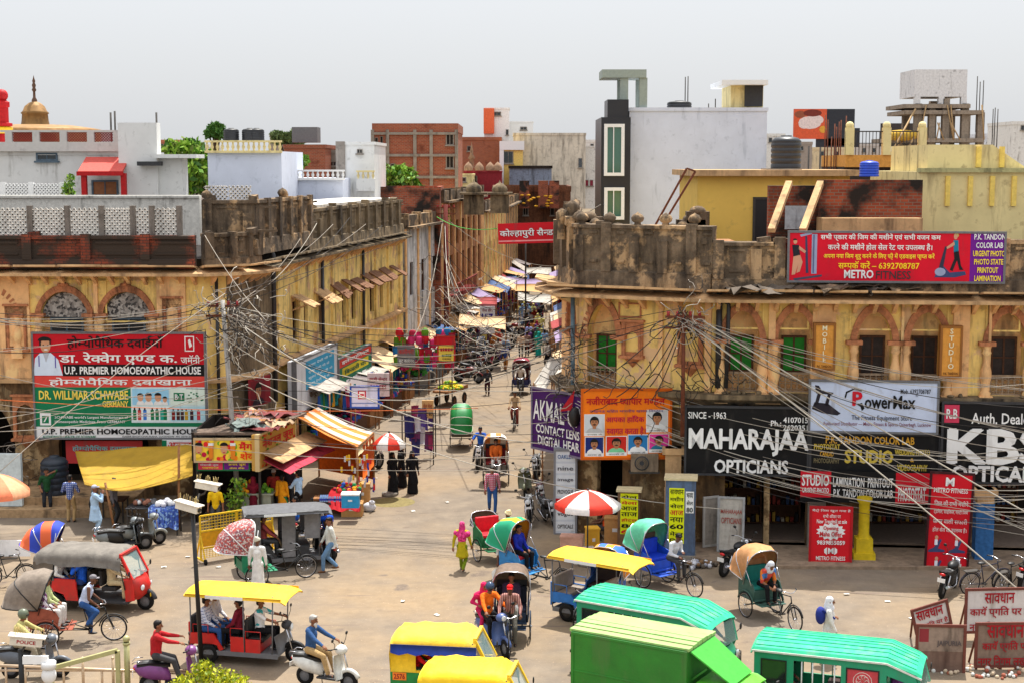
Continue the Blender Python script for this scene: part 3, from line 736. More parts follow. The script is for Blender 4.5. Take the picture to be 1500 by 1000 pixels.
b=B(mat((206,203,194),.8,streak=.25),T); x0,z1=XZ(-60,290,66); x1,_=XZ(292,288,66); b.box(x0,x1,66,66.4,8.9,z1+.0); b.box(x0,x1,65.9,66.5,z1,z1+.1); b.build('terrace_wall',h)
b=B(W85,T); x0,z0=XZ(-60,290,68); x1,z1=XZ(100,270,68); lattice(b,M.Translation((x0,68,z0)),x1-x0,z1-z0,.16)
for px in(5,46,92): a,_=XZ(px,280,68); b.box(a-.12,a+.12,67.9,68.1,z0-.5,z1+.08)
b.build('lattice_railing',h); b=B(STEEL,T)
for px,py in((162,165),(168,163),(229,165)): p=at(px,py,75); b.cyl((p.x,75,10),p,.05,n=5)
b.build('roof_pipes',h)
# gilded dome
dm=root('temple_dome','weathered golden dome with tall ringed finial behind the grey house','dome',(at(45,0,110).x,110,0)); GOLD=mat((150,114,68),.6,.25,var=.25,scale=1.2,streak=.4,dark=(92,66,44))
sc_=110/FL
def zz(py): return XZ(45,py,110)[1]
b=B(GOLD); b.lathe([(4.6,6),(4.6,zz(190)),(4.1,zz(188)),(2.6,zz(184)),(1.5,zz(183))],(0,0,0),40); b.build('dome_shell',dm)
b=B(GOLD); b.lathe([(20*sc_,zz(183)),(19*sc_,zz(178)),(18*sc_,zz(168)),(20*sc_,zz(166)),(17*sc_,zz(163)),(14*sc_,zz(156)),(8*sc_,zz(151)),(3*sc_,zz(149))],(0,0,0),24); b.build('neck',dm)
b=B(mat((104,78,62),.6,.3)); b.lathe([(4*sc_,zz(151)),(4*sc_,zz(147)),(2*sc_,zz(143)),(1.7*sc_,zz(135)),(3.4*sc_,zz(132)),(2*sc_,zz(129)),(3*sc_,zz(125)),(1.6*sc_,zz(122)),(2.3*sc_,zz(119)),(1*sc_,zz(115)),(0,zz(110))],(0,0,0),12); b.build('finial',dm)
mn=root('red_turret','bright red and yellow temple turret cut by the left edge','turret',(at(-3,0,80).x,80,0)); s8=80/FL
def zz(py): return XZ(0,py,80)[1]
b=B(REDM); b.lathe([(9*s8,6),(9*s8,zz(186)),(14*s8,zz(185)),(14*s8,zz(181)),(9*s8,zz(180)),(9*s8,zz(158)),(11*s8,zz(157)),(11*s8,zz(150)),(6*s8,zz(147))],(0,0,0),8,False); b.build('shaft',mn)
b=B(REDM); b.ball((0,80-80,zz(140)),9*s8,14,9); b.build('finial',mn); b=B(YELM); b.lathe([(14.5*s8,zz(196)),(14.5*s8,zz(188)),(12*s8,zz(186))],(0,0,0),8,False); b.build('collar',mn)
# white houses with balusters
def balustrade(rt,px0,px1,py0,py1,D,m=W85,n=None):
 T=M.Translation(-V(rt.location)); b=B(m,T); x0,z1=XZ(px0,py0,D); x1,z0=XZ(px1,py1,D); h=z1-z0; n=n or int((x1-x0)/.28)
 b.box(x0,x1,D-.12,D+.12,z1-.1,z1); b.box(x0,x1,D-.12,D+.12,z0-.12,z0)
 for k in range(n+1):
  x=x0+.1+(x1-x0-.2)*k/n; b.lathe([(.06,0),(.04,.1*h),(.09,.35*h),(.04,.65*h),(.05,.75*h),(.07,.9*h)],(x,D,z0),7)
 b.build('balustrade',rt)
h=bgh('roof_house','white house with rows of balusters and black tanks beyond the lattice corner',304,412,222,78,8,WHITEB,(),0); balustrade(h,300,413,206,221,77.9,CREAM)
for i,px in enumerate((339,366,376)): p=at(px,206,81); tank(p.x,81,p.z-.1,.42,.75,BLACK,['low black water tank, leftmost of the three on the white baluster house','middle black water tank of the three on the white baluster house','rightmost black water tank of the three on the white baluster house'][i],'black tanks on the white roof')
h=bgh('roof_house','white terrace house with a long white balustrade and a small dish',404,502,262,84,7,WHITEB,(),0); balustrade(h,404,505,249,261,83.9,W85)
h=bgh('roof_house','narrow white stair block rising beside the brick frame building',494,548,208,88,8,WHITE,[(523,531,219,225)],.1); balustrade(h,522,549,250,262,87.2,CREAM)
T=M.Translation(-V(h.location)); b=B(CONC,T); a,z1=XZ(494,210,87.9); c,_=XZ(505,210,87.9); b.box(a-.1,c,87.9,88.2,8,z1+.1); b.build('pillar',h)
x0,z0=XZ(522,280,87); x1,z1=XZ(549,262,87); block(h,'balcony',WHITE,x0,x1,87,88,z0,z1)
h=bgh('brick_house','low red brick house with bare wall behind the balustrade terrace',416,476,212,118,8,BRK2,(),.2); h=bgh('roof_house','small grey unfinished house next to the low brick house',474,500,220,122,8,CONC,[(482,494,236,244)],.2)
p=at(440,205,118); b=B(MGREY,M.Translation(-V((0,0,0)))); b.box(p.x-.8,p.x+1.2,119,121,p.z-.2,p.z+1.0); tag(b.build('roof_shed'),'grey sheet metal shed on top of the low brick house','shed')
# brick frame building
h=bgh('brick_building','large unplastered red brick building with exposed concrete frame',546,670,181,120,12,BRK2,[(549,554,202,217),(557,561,200,216),(653,665,196,213),(653,665,228,247),(572,579,240,252)],.6,mg=DARKIN)
T=M.Translation(-V(h.location)); b=B(CONC,T)
for px in(545,567,607,631,668): a,z1=XZ(px,183,120); b.box(a-.1,a+.16,119.86,119.99,0,z1-.4)
for py in(194,226,258): a,z1=XZ(545,py,120); c,_=XZ(670,py,120); b.box(a,c,119.84,119.985,z1-.2,z1)
b.build('concrete_frame',h)
h=bgh('roof_house','tower house half orange half white with a small window, far skyline',709,746,158,184,8,mat((222,222,220),.8),[(722,734,164,170),(741,745,190,198)],.1)
T=M.Translation(-V(h.location)); b=B(mat((214,104,66),.8),T); x0,z1=XZ(709,159,183.9); x1,z0=XZ(724,196,183.9); b.box(x0-.05,x1,183.6,183.95,z0,z1); b.build('orange_wall',h)
bgh('roof_house','white blocky house on the skyline right of the orange tower',740,781,178,192,8,W85,[(762,772,186,191)],.1)
bgh('brick_house','dull red brick house below the orange tower',675,734,201,176,8,BRK2,[(684,690,214,222)],.3)
h=bgh('roof_house','narrow yellow and white house beside the stained wall',733,766,208,170,8,mat((230,196,110),.8),[(737,752,222,240),(756,764,250,268)],.1)
T=M.Translation(-V(h.location)); b=B(W85,T); x0,z1=XZ(733,207,169.9); x1,z0=XZ(768,220,169.9); b.box(x0-.1,x1,169.7,169.95,z0,z1); x1,z0=XZ(738,290,169.9); b.box(x0-.1,x1,169.72,169.93,z0,z1-1); b.build('white_band',h)
h=bgh('roof_house','long stained off white house wall in the middle distance',752,858,195,172,10,mat((206,196,178),.85,var=.1,scale=.8,streak=.6,dark=(110,102,92)),[(847,853,232,246)],.2)
b=B(mat((124,134,150),.8,streak=.5),M.Translation(-V(h.location))); x0,z1=XZ(746,247,168.5); x1,z0=XZ(808,275,168.5); b.box(x0,x1,168.5,169.4,4,z1); b.use(DARKIN).box(x0-.1,x1+.1,168.3,169.6,z1,z1+.3); b.build('lean_to',h)
bgh('roof_house','white gabled house with purple shutters near the black tower',836,888,214,174,8,mat((208,206,202),.8,streak=.3),[(850,855,264,273),(857,862,264,273),(864,869,264,273)],.1,mg=mat((130,40,60)))
h=bgh('temple','maroon and cream roof shrine with small spire in the middle distance',680,735,251,164,5,mat((132,36,44),.8),[(693,699,258,268)],.1)
T=M.Translation(-V(h.location)); b=B(mat((150,120,96),.9,streak=.4),T)
for px in(686,702,718,729): p=at(px,250,164); b.lathe([(.5,0),(.48,.4),(.26,.7),(0,.95)],(p.x,164.2,p.z),10)
p=at(691,247,165); b.lathe([(.3,0),(.25,1),(.4,1.1),(.15,1.6),(.2,1.8),(.04,2.6),(0,3)],(p.x,165,p.z),10); b.build('spire',h)
h=bgh('roof_house','small cream parapet house in front of the brick frame building',660,694,255,160,4,CREAM,[(665,683,260,267)],.1)
bgh('brick_house','long low brick terrace wall below the green tree',548,644,274,92,4,BRK,(),.15)
# black and white tower
h=root('tower_house','tall white blank house with a black glazed front strip and roof frame','building',(8.4,90,0)); T=M.Translation(-V(h.location)); D=86
x0,z1=XZ(922,161,D); x1,_=XZ(1124,158,D); block(h,'wall',WHITEB,x0,x1,D,D+12,0,z1,.12)
a,za=XZ(881,172,D-1); c,_=XZ(924,172,D-1); BLK=mat((32,31,34),.35,var=.2,scale=.7); b=B(BLK,T); b.box(a,c,D-1,D+5,0,za); e,ze=XZ(890,146,D-.9); f,_=XZ(921,146,D-.9); b.box(e,f,D-.9,D+2,za,ze); b.build('black_front',h)
for py0,py1 in((182,258),(275,322)):
 q0,zq=XZ(885,py0,D-1); q1,zp=XZ(914,py1,D-1); b=B(W85,T)
 for s in((q0,q0+.18,zp,zq),(q1-.18,q1,zp,zq),(q0+.18,q1-.18,zq-.18,zq),(q0+.18,q1-.18,zp,zp+.18),(q0+.5,q0+.55,zp+.18,zq-.18)): b.box(s[0],s[1],D-1.22,D-1,s[2],s[3])
 o=b.build('window',h); b=B(glassy((70,110,96)),T); b.box(q0+.15,q1-.15,D-1.08,D-.95,zp+.15,zq-.15); b.build('pane',o)
FR=mat((150,160,150),.7,var=.08); b=B(FR,T); a,z1=XZ(882,102,D); c,z0=XZ(947,114,D); b.box(a,c,D,D+3,z0,z1)
for px in(909,937):
 q,_=XZ(px,120,D); _,zb=XZ(px,163,D)
 for yy in(D+.1,D+2.4): b.box(q,q+.45,yy,yy+.45,zb,z0)
b.build('roof_frame',h)
a,z1=XZ(1072,122,D); c,z0=XZ(1119,158,D); block(h,'penthouse',CREAM,a,c,D+.3,D+4,z0-.3,z1); b=B(W85,T); a,z1=XZ(1056,118,D); c,z0=XZ(1123,125,D); b.box(a,c,D-.5,D+4.5,z0,z1); b.build('penthouse_roof',h)
a,z1=XZ(1092,124,D); c,z0=XZ(1118,156,D); b=B(DGREY,T); b.box(a,c,D+.2,D+.29,z0,z1); b.build('door',h)
p=at(995,162,D+2); tank(p.x,D+2,p.z-.2,.72,.75,BLACK,'flat black water tank on the white tower house'); b=B(STEEL)
for px,py in((1004,113),(1008,112),(1048,145),(1038,152)): p=at(px,py,D+3); b.cyl((p.x,D+3,15),p,.03,n=4)
tag(b.build('antenna_poles'),'thin antenna poles standing on the white tower house','antenna')
# billboard, concrete tower, skyline
bb=root('billboard','distant roof billboard with a pink and orange advert beside dark panels','billboard',(at(1205,0,130).x,130,0)); T=M.Translation(-V(bb.location)); D=130
b=B(mat((52,54,60),.7),T)
for q in((1211,1251,160,214),(1196,1240,203,216),(1243,1259,188,216)): a,z1=XZ(q[0],q[2],D); c,z0=XZ(q[1],q[3],D); b.box(a,c,D+.0,D+.3,z0,z1)
b.build('dark_panel',bb); b=B(mat((214,84,40),.5),T); a,z1=XZ(1163,160,D); c,z0=XZ(1210,204,D); b.box(a,c,D-.1,D+.2,z0,z1)
m1=mat((226,206,200),.5)
for px,py,rx,rz_,mm in((1186,180,1.0,.55,m1),(1196,176,.6,.4,m1),(1178,183,.5,.35,m1),(1172,168,.5,.3,mat((150,84,60))),(1190,166,.8,.3,mat((120,50,40))),(1205,190,.3,.3,mat((220,160,60)))):
 p=at(px,py,D); b.use(mm).add([(p.x+math.cos(i*.5236)*rx,D-.105-.003*len(b.v)/40,p.z+math.sin(i*.5236)*rz_)for i in range(12)],[tuple(range(12))])
b.build('advert',bb); b=B(STEEL,T)
for px in(1170,1186,1203,1225,1245): p=at(px,240,D); b.cyl((p.x,D+.5,4),(p.x,D+.5,p.z+1.5),.08,n=5)
b.build('legs',bb)
b=B(mat((62,56,54),.7)); a,z1=XZ(1291,181,128); c,z0=XZ(1338,215,128); b.box(a,c,128,128.3,z0,z1)
for px in(1296,1330): p=at(px,215,128); b.cyl((p.x,128.2,3),(p.x,128.2,p.z),.1,n=5)
tag(b.build('billboard'),'dark empty hoarding left of the concrete frame tower','billboard')
cf=root('concrete_frame','unfinished concrete frame tower with white walled top box and bamboo scaffold','building',(at(1390,0,108).x,110,0)); T=M.Translation(-V(cf.location)); D=108
b=B(mat((212,210,208),.85,streak=.2),T); a,z1=XZ(1340,102,D); c,z0=XZ(1416,142,D); b.box(a,c,D,D+4,z0,z1)
for px in(1340,1375,1408): q,_=XZ(px,150,D); _,zq=XZ(px,153,D); b.box(q,q+.4,D,D+.4,zq,z0)
b.build('top_box',cf); b=B(mat((146,132,116),.9,var=.2,streak=.4,dark=(90,80,72)),T)
for px,py0,py1 in((1341,152,245),(1362,152,215),(1382,145,230),(1410,152,240),(1433,165,245)):
 a,z1=XZ(px,py0,D); c,z0=XZ(px+7,py1,D); b.box(a,c,D,D+.5,z0-3,z1)
 b.box(a+.2,c+.2,D+4,D+4.5,z0-3,z1)
for px0,px1,py in((1322,1420,153),(1324,1440,162),(1300,1440,203),(1330,1440,232)): a,z1=XZ(px0,py,D); c,_=XZ(px1,py,D); b.box(a,c,D-.3,D+4.8,z1-.28,z1)
b.build('frame',cf); b=B(mat((170,140,100),.8),T)
for i in range(9): px=random.uniform(1340,1440); p=at(px,205,D); q=at(px+random.uniform(-14,14),random.choice((154,180)),D-.4); b.cyl(p+V((0,-.3,0)),q,.05,n=5)
for px,q in((1297,(1341,160)),(1290,(1325,205)),(1318,(1345,190))): b.cyl(at(px,240,D-3),at(q[0],q[1],D-.4),.07,n=5)
b.build('scaffold_poles',cf); b=B(STEEL,T)
for px,py in((1432,112),(1436,120),(1441,118),(1455,160),(1462,160),(1458,158)): p=at(px,py,D+2); b.cyl((p.x,D+2,p.z-4),p,.035,n=4)
b.build('rebar',cf); b=B(mat((196,158,60),.9),T); p=at(1318,203,D); b.ball(p+V((0,-.5,.2)),(1.3,.8,.4),10,6); b.build('straw_heap',cf)
ot=root('terrace_house','orange banded terrace house with railings and rusty rebar behind the blue tank','building',(at(1290,0,78).x,80,0)); x0,z1=XZ(1238,236,78); x1,_=XZ(1352,236,78); T=M.Translation(-V(ot.location))
block(ot,'wall',mat((60,50,44),.9),x0,x1,78.2,84,6,z1-.3); b=B(mat((206,146,70),.8),T); b.box(x0,x1,77.9,84,z1-.32,z1+.3); b.build('slab',ot); b=B(STEEL,T)
for k in range(24): x=x0+(x1-x0)*k/23; b.cyl((x,78,z1+.3),(x,78,z1+1.5),.02,n=4)
b.beam((x0,78,z1+1.5),(x1,78,z1+1.5),.06); b.beam((x0,78,z1+.9),(x1,78,z1+.9),.04); b.build('railing',ot)
b=B(CREAM,T)
for px in(1244,1298,1350): a,_=XZ(px,220,78); b.box(a-.2,a+.2,77.8,78.2,z1+.3,z1+1.7); b.ball((a,78,z1+1.8),.22,8,5)
b.build('posts',ot); b=B(RUST,T)
for k in range(9): p=at(1210+k*4+random.uniform(-2,2),random.uniform(165,205),80); b.cyl((p.x,80,p.z-4.2),p,.03,n=4)
b.build('rebar',ot)
SKY_C=[(196,190,180),(170,108,80),(214,212,206),(150,138,128),(206,186,150),(182,174,168),(204,208,214)]
LAB=['beige','reddish','white','brown grey','sandy','grey','bluish white']
skyl=[(-40,60,226,240),(228,262,205,200),(262,306,212,210),(395,420,196,190),(476,520,226,180),(516,548,210,200),(668,700,222,190),(776,800,199,200),(795,845,206,210),(1120,1150,196,220),(1150,1190,208,200),(1190,1250,216,215),(1255,1296,211,230),(1440,1470,196,190),(1462,1500,205,210),(1484,1540,178,170),(840,885,205,230),(600,720,226,240)]
for i,(a,c,py,D)in enumerate(skyl):
 k=2 if i==15 else i%7; w=[(a+(c-a)*t,a+(c-a)*t+5,py+6,py+13)for t in(.2,.55)]
 bgh('skyline_house','%s block on the skyline, %s'%(LAB[k],['far left beside the golden dome','left of the pale green tree','behind the left tree crown','left of the low brick house','behind the small grey unfinished house','just left of the brick frame building','just right of the brick frame building','right of the white blocky house','above the stained wall','left of the black tank','under the pink billboard','under the dark billboard panels','left of the concrete tower','right of the concrete tower','near the right edge','cut by the right edge','left of the black glazed strip','low behind the maroon shrine'][i]),a,c,py,D,9,mat(SKY_C[k],.85,var=.08,streak=.25,dark=(120,112,104)),w,.3)
# ================================================================== the street beyond
def rowhouse(label,P,Q,zt,m,seed,floors=((4.6,6.6),),shop=True,name='old_building',bal=None):
 rnd=random.Random(seed); F=Fac(P,Q); c=F.w(F.L/2,-3,0); rt=root(name,label,'building',(c.x,c.y,0)); T=M.Translation(-V(rt.location))@F.T
 holes=[]; ww=[]; n=max(2,int(F.L/2.4))
 for z0,z1 in floors:
  for k in range(n):
   u=F.L*(k+.5)/n; w=rnd.uniform(.8,1.2); holes.append([(u-w/2,z0),(u-w/2,z1),(u+w/2,z1),(u+w/2,z0)]); ww.append((u,w,z0,z1))
 if shop:
  for k in range(n): u=F.L*(k+.5)/n; holes.append([(u-1,.2),(u-1,2.9),(u+1,2.9),(u+1,.2)])
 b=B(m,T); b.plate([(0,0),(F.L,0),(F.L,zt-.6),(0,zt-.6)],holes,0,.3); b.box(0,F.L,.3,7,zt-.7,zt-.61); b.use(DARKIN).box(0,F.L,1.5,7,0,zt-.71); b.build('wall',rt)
 for u,w,z0,z1 in ww:
  b=B(WOODD,T)
  for q in((-w/2,-w/2+.08,z0,z1),(w/2-.08,w/2,z0,z1),(-w/2+.08,w/2-.08,z1-.08,z1),(-.03,.03,z0,z1-.08)): b.box(u+q[0],u+q[1],.12,.2,q[2],q[3])
  o=b.build('window',rt); b=B(rnd.choice((BLUEGR,WOODD,DGREY)),T); b.box(u-w/2,u+w/2,.22,.26,z0,z1); b.build('shutter',o)
 b=B(MOLD,T); b.box(-.05,F.L+.05,-.12,.3,zt-.6,zt); b.box(-.1,F.L+.1,-.5,0,zt-.75,zt-.62)
 for k in range(n+1): b.box(F.L*k/n-.15,F.L*k/n+.15,-.2,.3,zt-.6,zt+.12)
 b.build('parapet',rt)
 b=B(ORA,T)
 for k in range(n+1): b.box(F.L*k/n-.14,F.L*k/n+.14,-.08,.0,0,zt-.76)
 b.build('pilaster',rt)
 if bal:
  b=B(bal,T); b.box(.3,F.L*.5,-1.0,0,4.1,4.25); b.box(.3,F.L*.5,-1.0,-.92,4.95,5.02)
  for k in range(14): x=.32+(F.L*.5-.34)*k/13; b.box(x,x+.05,-.98,-.93,4.25,4.95)
  b.build('balcony',rt)
 return rt,F
PEEL=mat((212,212,212),.85,var=.06,scale=1,streak=.75,dark=(70,66,64))
rowhouse('narrow peeling white house past the yellow side wall of the left building',(-6.0,84.4),(-4.5,93.5),9.6,PEEL,1,((5,6.9),))
r2,F=rowhouse('brown ornate old house with domed finials and rusty red balcony',(-4.4,94),(-2.3,112),10.8,mat((164,112,72),.85,var=.2,streak=.5,dark=(84,60,44)),2,((4.6,6.6),(7.2,8.8)),bal=mat((120,40,34),.8))
b=B(MOLD2,M.Translation(-V(r2.location)))
for px,D in((694,99),(732,106)): p=at(px,283,D); b.box(p.x-.65,p.x+.65,D-.65,D+.65,p.z-1.4,p.z-.1); b.box(p.x-.9,p.x+.9,D-.9,D+.9,p.z-.1,p.z+.05); b.lathe([(.5,.05),(.56,.22),(.47,.45),(.24,.62),(.07,.72),(0,.92)],(p.x,D,p.z),14); b.build('roof_kiosk',r2); b=B(MOLD2,M.Translation(-V(r2.location)))
rowhouse('weathered dark ochre row house deep in the left side of the bazaar',(-2.2,113),(-.7,132),9.6,YEL2,3,((4.6,6.4),))
rowhouse('farthest left row house of the bazaar, dull brown',(-.6,133),(.5,152),9.4,MOLD2,4,((4.6,6.4),))
rowhouse('low dull row house on the right side of the bazaar behind the corner',(4.0,100),(3.5,71),8.3,YEL2,5,((4.6,6.4),))
rowhouse('farthest right row house of the bazaar',(5.4,152),(4.1,101),8.6,MOLD2,6,((4.6,6.4),))
h=bgh('old_building','dark brown brick house closing the far end of the bazaar street',722,836,273,154,9,mat((110,70,48),.9,var=.3,streak=.7,dark=(52,38,30)),[(750,758,300,316),(766,774,300,316),(806,812,300,316)],.5,mg=DARKIN)
b=B(BRK,M.Translation(-V(h.location)))
for px in(768,796,812): p=at(px,265,152.6); b.box(p.x-.5,p.x+.5,152.6,153.6,8,p.z)
b.use(mat((206,150,40),.9))
for px,py in((786,284),(806,300),(760,298)): p=at(px,py,152.3)
for k in range(18): b.ball(p+V((random.uniform(-.6,3.4),0,random.uniform(-.3,.9))),(.22,.14,.1),6,4)
b.build('ruined_pillars',h)
# ================================================================== vehicles (forward +X, left +Y)
def tofrom(rear,front):
 a,b=gr(*rear),gr(*front); return(a+b)/2,math.atan2(b.y-a.y,b.x-a.x)
def wheel(rt,c,r,w=.1,tyre=RUBBER,rim=MGREY,n=20,spokes=False,name='wheel'):
 c=V(c)
 if spokes:
  b=B(tyre); b.ring(c,r-.018,.02,(0,1,0),28,6); o=b.build(name,rt); b=B(rim)
  b.ring(c,r-.04,.009,(0,1,0),24,4); b.cyl(c+V((0,-.05,0)),c+V((0,.05,0)),.025,n=8)
  for k in range(18): a=math.pi*2*k/18; b.tube([c+V((0,.03*(-1)**k,0)),c+V((math.cos(a)*(r-.04),0,math.sin(a)*(r-.04)))],.0035,3)
  b.build('rim',o); return o
 b=B(tyre); p=[(r*.6,-w/2),(r*.92,-w/2),(r,-w*.25),(r,w*.25),(r*.92,w/2),(r*.6,w/2),(r*.6,-w/2)]
 b.lathe(p,c,n,True,(0,1,0)); o=b.build(name,rt); b=B(rim)
 b.lathe([(0,-w*.3),(r*.3,-w*.36),(r*.42,-w*.2),(r*.62,-w*.34),(r*.62,w*.34),(r*.42,w*.2),(r*.3,w*.36),(0,w*.3)],c,n,True,(0,1,0))
 for k in range(5): a=k*1.257; b.ball(c+V((math.cos(a)*r*.36,-w*.33,math.sin(a)*r*.36)),r*.05,6,4); b.ball(c+V((math.cos(a)*r*.36,w*.33,math.sin(a)*r*.36)),r*.05,6,4)
 b.build('rim',o); return o
def handlebar(rt,top,w=.3,back=.12,rise=.06,m=CHROME,mirrors=False):
 t=V(top); b=B(m); b.tube([t+V((-back,-w,rise)),t+V((-.02,-w*.6,rise)),t+V((.03,-.05,0)),t+V((.03,.05,0)),t+V((-.02,w*.6,rise)),t+V((-back,w,rise))],.013,6); o=b.build('handlebar',rt)
 b=B(BLACK)
 for s in(-1,1): b.cyl(t+V((-back-.04,s*(w+.02),rise)),t+V((-back*.5,s*w*.85,rise)),.019,n=8)
 b.build('grip',o)
 if mirrors:
  for s in(-1,1):
   b=B(BLACK); b.tube([t+V((-.02,s*w*.75,rise)),t+V((.02,s*(w*.85),rise+.14)),t+V((.0,s*(w+.02),rise+.22))],.008,5); b.ball(t+V((0,s*(w+.03),rise+.25)),(.02,.06,.045),10,6); b.build('mirror',rt)
def lamp(rt,c,r=.07,ax=(1,0,0),name='headlight'):
 c=V(c); b=B(CHROME); b.lathe([(r*.4,-r*.9),(r*.9,-r*.4),(r,0)],c,14,True,ax); b.use(mat((220,224,226),.12,var=.03)).lathe([(r*.97,-.002),(r*.7,.015),(0,.022)],c,14,True,ax); b.build(name,rt)
def bicycle(label,loc,rz,m=BLACK,lean=0,grp=None):
 t=root('bicycle',label,'bicycle',loc,rz,grp); t.rotation_euler.x=R(lean)
 for x in(-.54,.56): wheel(t,(x,0,.345),.345,spokes=True,rim=CHROME)
 b=B(m); bb,st,hd=V((-.06,0,.3)),V((-.2,0,.84)),V((.36,0,.9)); h2=V((.4,0,.74)); ra=V((-.54,0,.345))
 for p,q in((st,hd),(bb,h2),(bb,st),(h2,hd+V((-.02,0,.08)))): b.tube([p,q],.016,7)
 for s in(-1,1): o=V((0,s*.05,0)); b.tube([ra+o,bb+o*.6],.009,5); b.tube([ra+o,st+o*.4+V((.02,0,-.08))],.009,5); b.tube([h2+o,V((.56,s*.05,.345))],.011,5)
 for c,a0,a1 in((-.54,20,190),(.56,20,170)): b.ring((c,0,.345),.375,.018,(0,-1,0),12,5,a0,a1)
 b.build('frame',t); b=B(BLACK); b.ball(st+V((-.02,0,.12)),(.14,.09,.04),10,6); b.cyl(st,st+V((-.01,0,.1)),.014,n=6); b.build('saddle',t)
 handlebar(t,hd+V((-.02,0,.12)),.26,.14,.04); b=B(STEEL); b.box(-.78,-.3,-.09,.09,.74,.76)
 for s in(-1,1): b.tube([(-.7,s*.08,.74),(-.54,s*.06,.35)],.007,4)
 b.build('carrier',t); b=B(STEEL); b.cyl(bb+V((0,-.08,0)),bb+V((0,.08,0)),.03,n=8); b.lathe([(.09,-.004),(.09,.004)],bb+V((0,-.06,0)),16,True,(0,1,0))
 for s in(-1,1): b.beam(bb+V((0,s*.09,0)),bb+V((s*.16,s*.1,-.06)),.02); b.box(bb.x+s*.16-.04,bb.x+s*.16+.04,s*.15-.05,s*.15+.05,bb.z-.08,bb.z-.05)
 b.build('crank',t); return t
def hood_shape(b,m,piv,a0,a1,Rr,w,n=7,ribm=None,arc=9,sag=.03):
 rows=[]
 for i in range(n+1):
  a=R(a0+(a1-a0)*i/n); d=V((math.cos(a),0,math.sin(a))); row=[]; k=1-(sag if i%2 else 0)
  for j in range(arc+1):
   t=j/arc; y=-w*math.cos(math.pi*t); y=math.copysign(abs(y/w)**.65,y)*w
   row.append(V(piv)+V((0,y,0))+d*(Rr*k*math.sin(math.pi*t)**.42))
  rows.append(row)
 b.use(m).grid(rows,.012)
 if ribm:
  b.use(ribm)
  for i in(0,n//2,n): b.tube([p*1.0 for p in rows[i]],.017,5)
def cycle_rickshaw(label,loc,rz,hood=None,body=mat((20,110,80),.5),seat=mat((170,30,40),.7),inner=None,folded=False,rib=CHROME,ang=(172,78),grp=None):
 t=root('cycle_rickshaw',label,'cycle rickshaw',loc,rz,grp)
 for y in(-.5,.5): wheel(t,(-.55,y,.36),.36,spokes=True,rim=CHROME)
 wheel(t,(1.12,0,.345),.345,spokes=True,rim=CHROME,name='front_wheel')
 b=B(BLACK); hd=V((.9,0,.92)); bb=V((.5,0,.32)); st=V((.36,0,.86))
 for p,q in((st,hd),(bb,hd+V((.03,0,-.16))),(bb,st),(hd+V((.05,0,-.2)),hd),((-.55,0,.36),bb),((-.55,0,.36),st+V((0,0,-.3))),(bb+V((0,0,.02)),(-.2,.3,.5)),(bb+V((0,0,.02)),(-.2,-.3,.5)),(hd+V((.05,.05,-.2)),(1.12,.05,.345)),(hd+V((.05,-.05,-.2)),(1.12,-.05,.345))): b.tube([p,q],.017,6)
 b.cyl((-.55,-.5,.36),(-.55,.5,.36),.02,n=6); b.ring((1.12,0,.345),.38,.018,(0,-1,0),12,5,20,170); b.build('frame',t)
 b=B(BLACK); b.ball(st+V((-.02,0,.1)),(.14,.09,.04),10,6); b.cyl(st,st+V((0,0,.1)),.014,n=6); b.build('saddle',t); handlebar(t,hd+V((0,0,.1)),.27,.16,.04)
 b=B(STEEL); b.cyl(bb+V((0,-.1,0)),bb+V((0,.1,0)),.03,n=8); b.lathe([(.1,-.004),(.1,.004)],bb+V((0,-.06,0)),16,True,(0,1,0)); b.build('crank',t)
 b=B(body); b.box(-.95,-.2,-.42,.42,.5,.55); b.box(-.95,-.28,-.4,.4,.55,.8)
 for y in(-.44,.44): b.plate([(-.98,.55),(-.98,1.2),(-.8,1.1),(-.3,.98),(-.2,.8),(-.26,.55)],[],y-.015,y+.015)
 b.plate([(-.02,.46),(-.02,.5),(.0,.5),(.0,.46)],[],-.4,.4); b.box(-.28,.12,-.4,.4,.44,.465)
 for y in(-.5,.5): b.ring((-.55,y,.36),.4,.02,(0,-1,0),12,5,15,165)
 b.build('body',t,.01); b=B(seat); b.box(-.9,-.3,-.4,.4,.8,.9); o=b.build('seat',t,.03); b=B(seat); b.box(-.98,-.86,-.4,.4,.88,1.35); b.build('backrest',t,.03)
 if hood:
  b=B(); piv=(-.72,0,1.02)
  if folded: hood_shape(b,hood,(-.88,0,1.05),185,140,.62,.46,5,rib)
  else: hood_shape(b,hood,piv,ang[0],ang[1],.98,.5,7,rib)
  b.build('hood',t)
  if not folded:
   b=B(inner or DGREY); b.box(-1.0,-.985,-.4,.4,.9,1.5); b.build('hood_lining',t)
   b=B(rib)
   for y in(-.48,.48): b.tube([(-.72,y,.9),(-.55,y*1.04,1.35),(-.48,y,1.75)],.012,5); b.tube([(-.3,y,.95),(-.55,y*1.04,1.35)],.012,5)
   b.build('hood_struts',t)
 return t
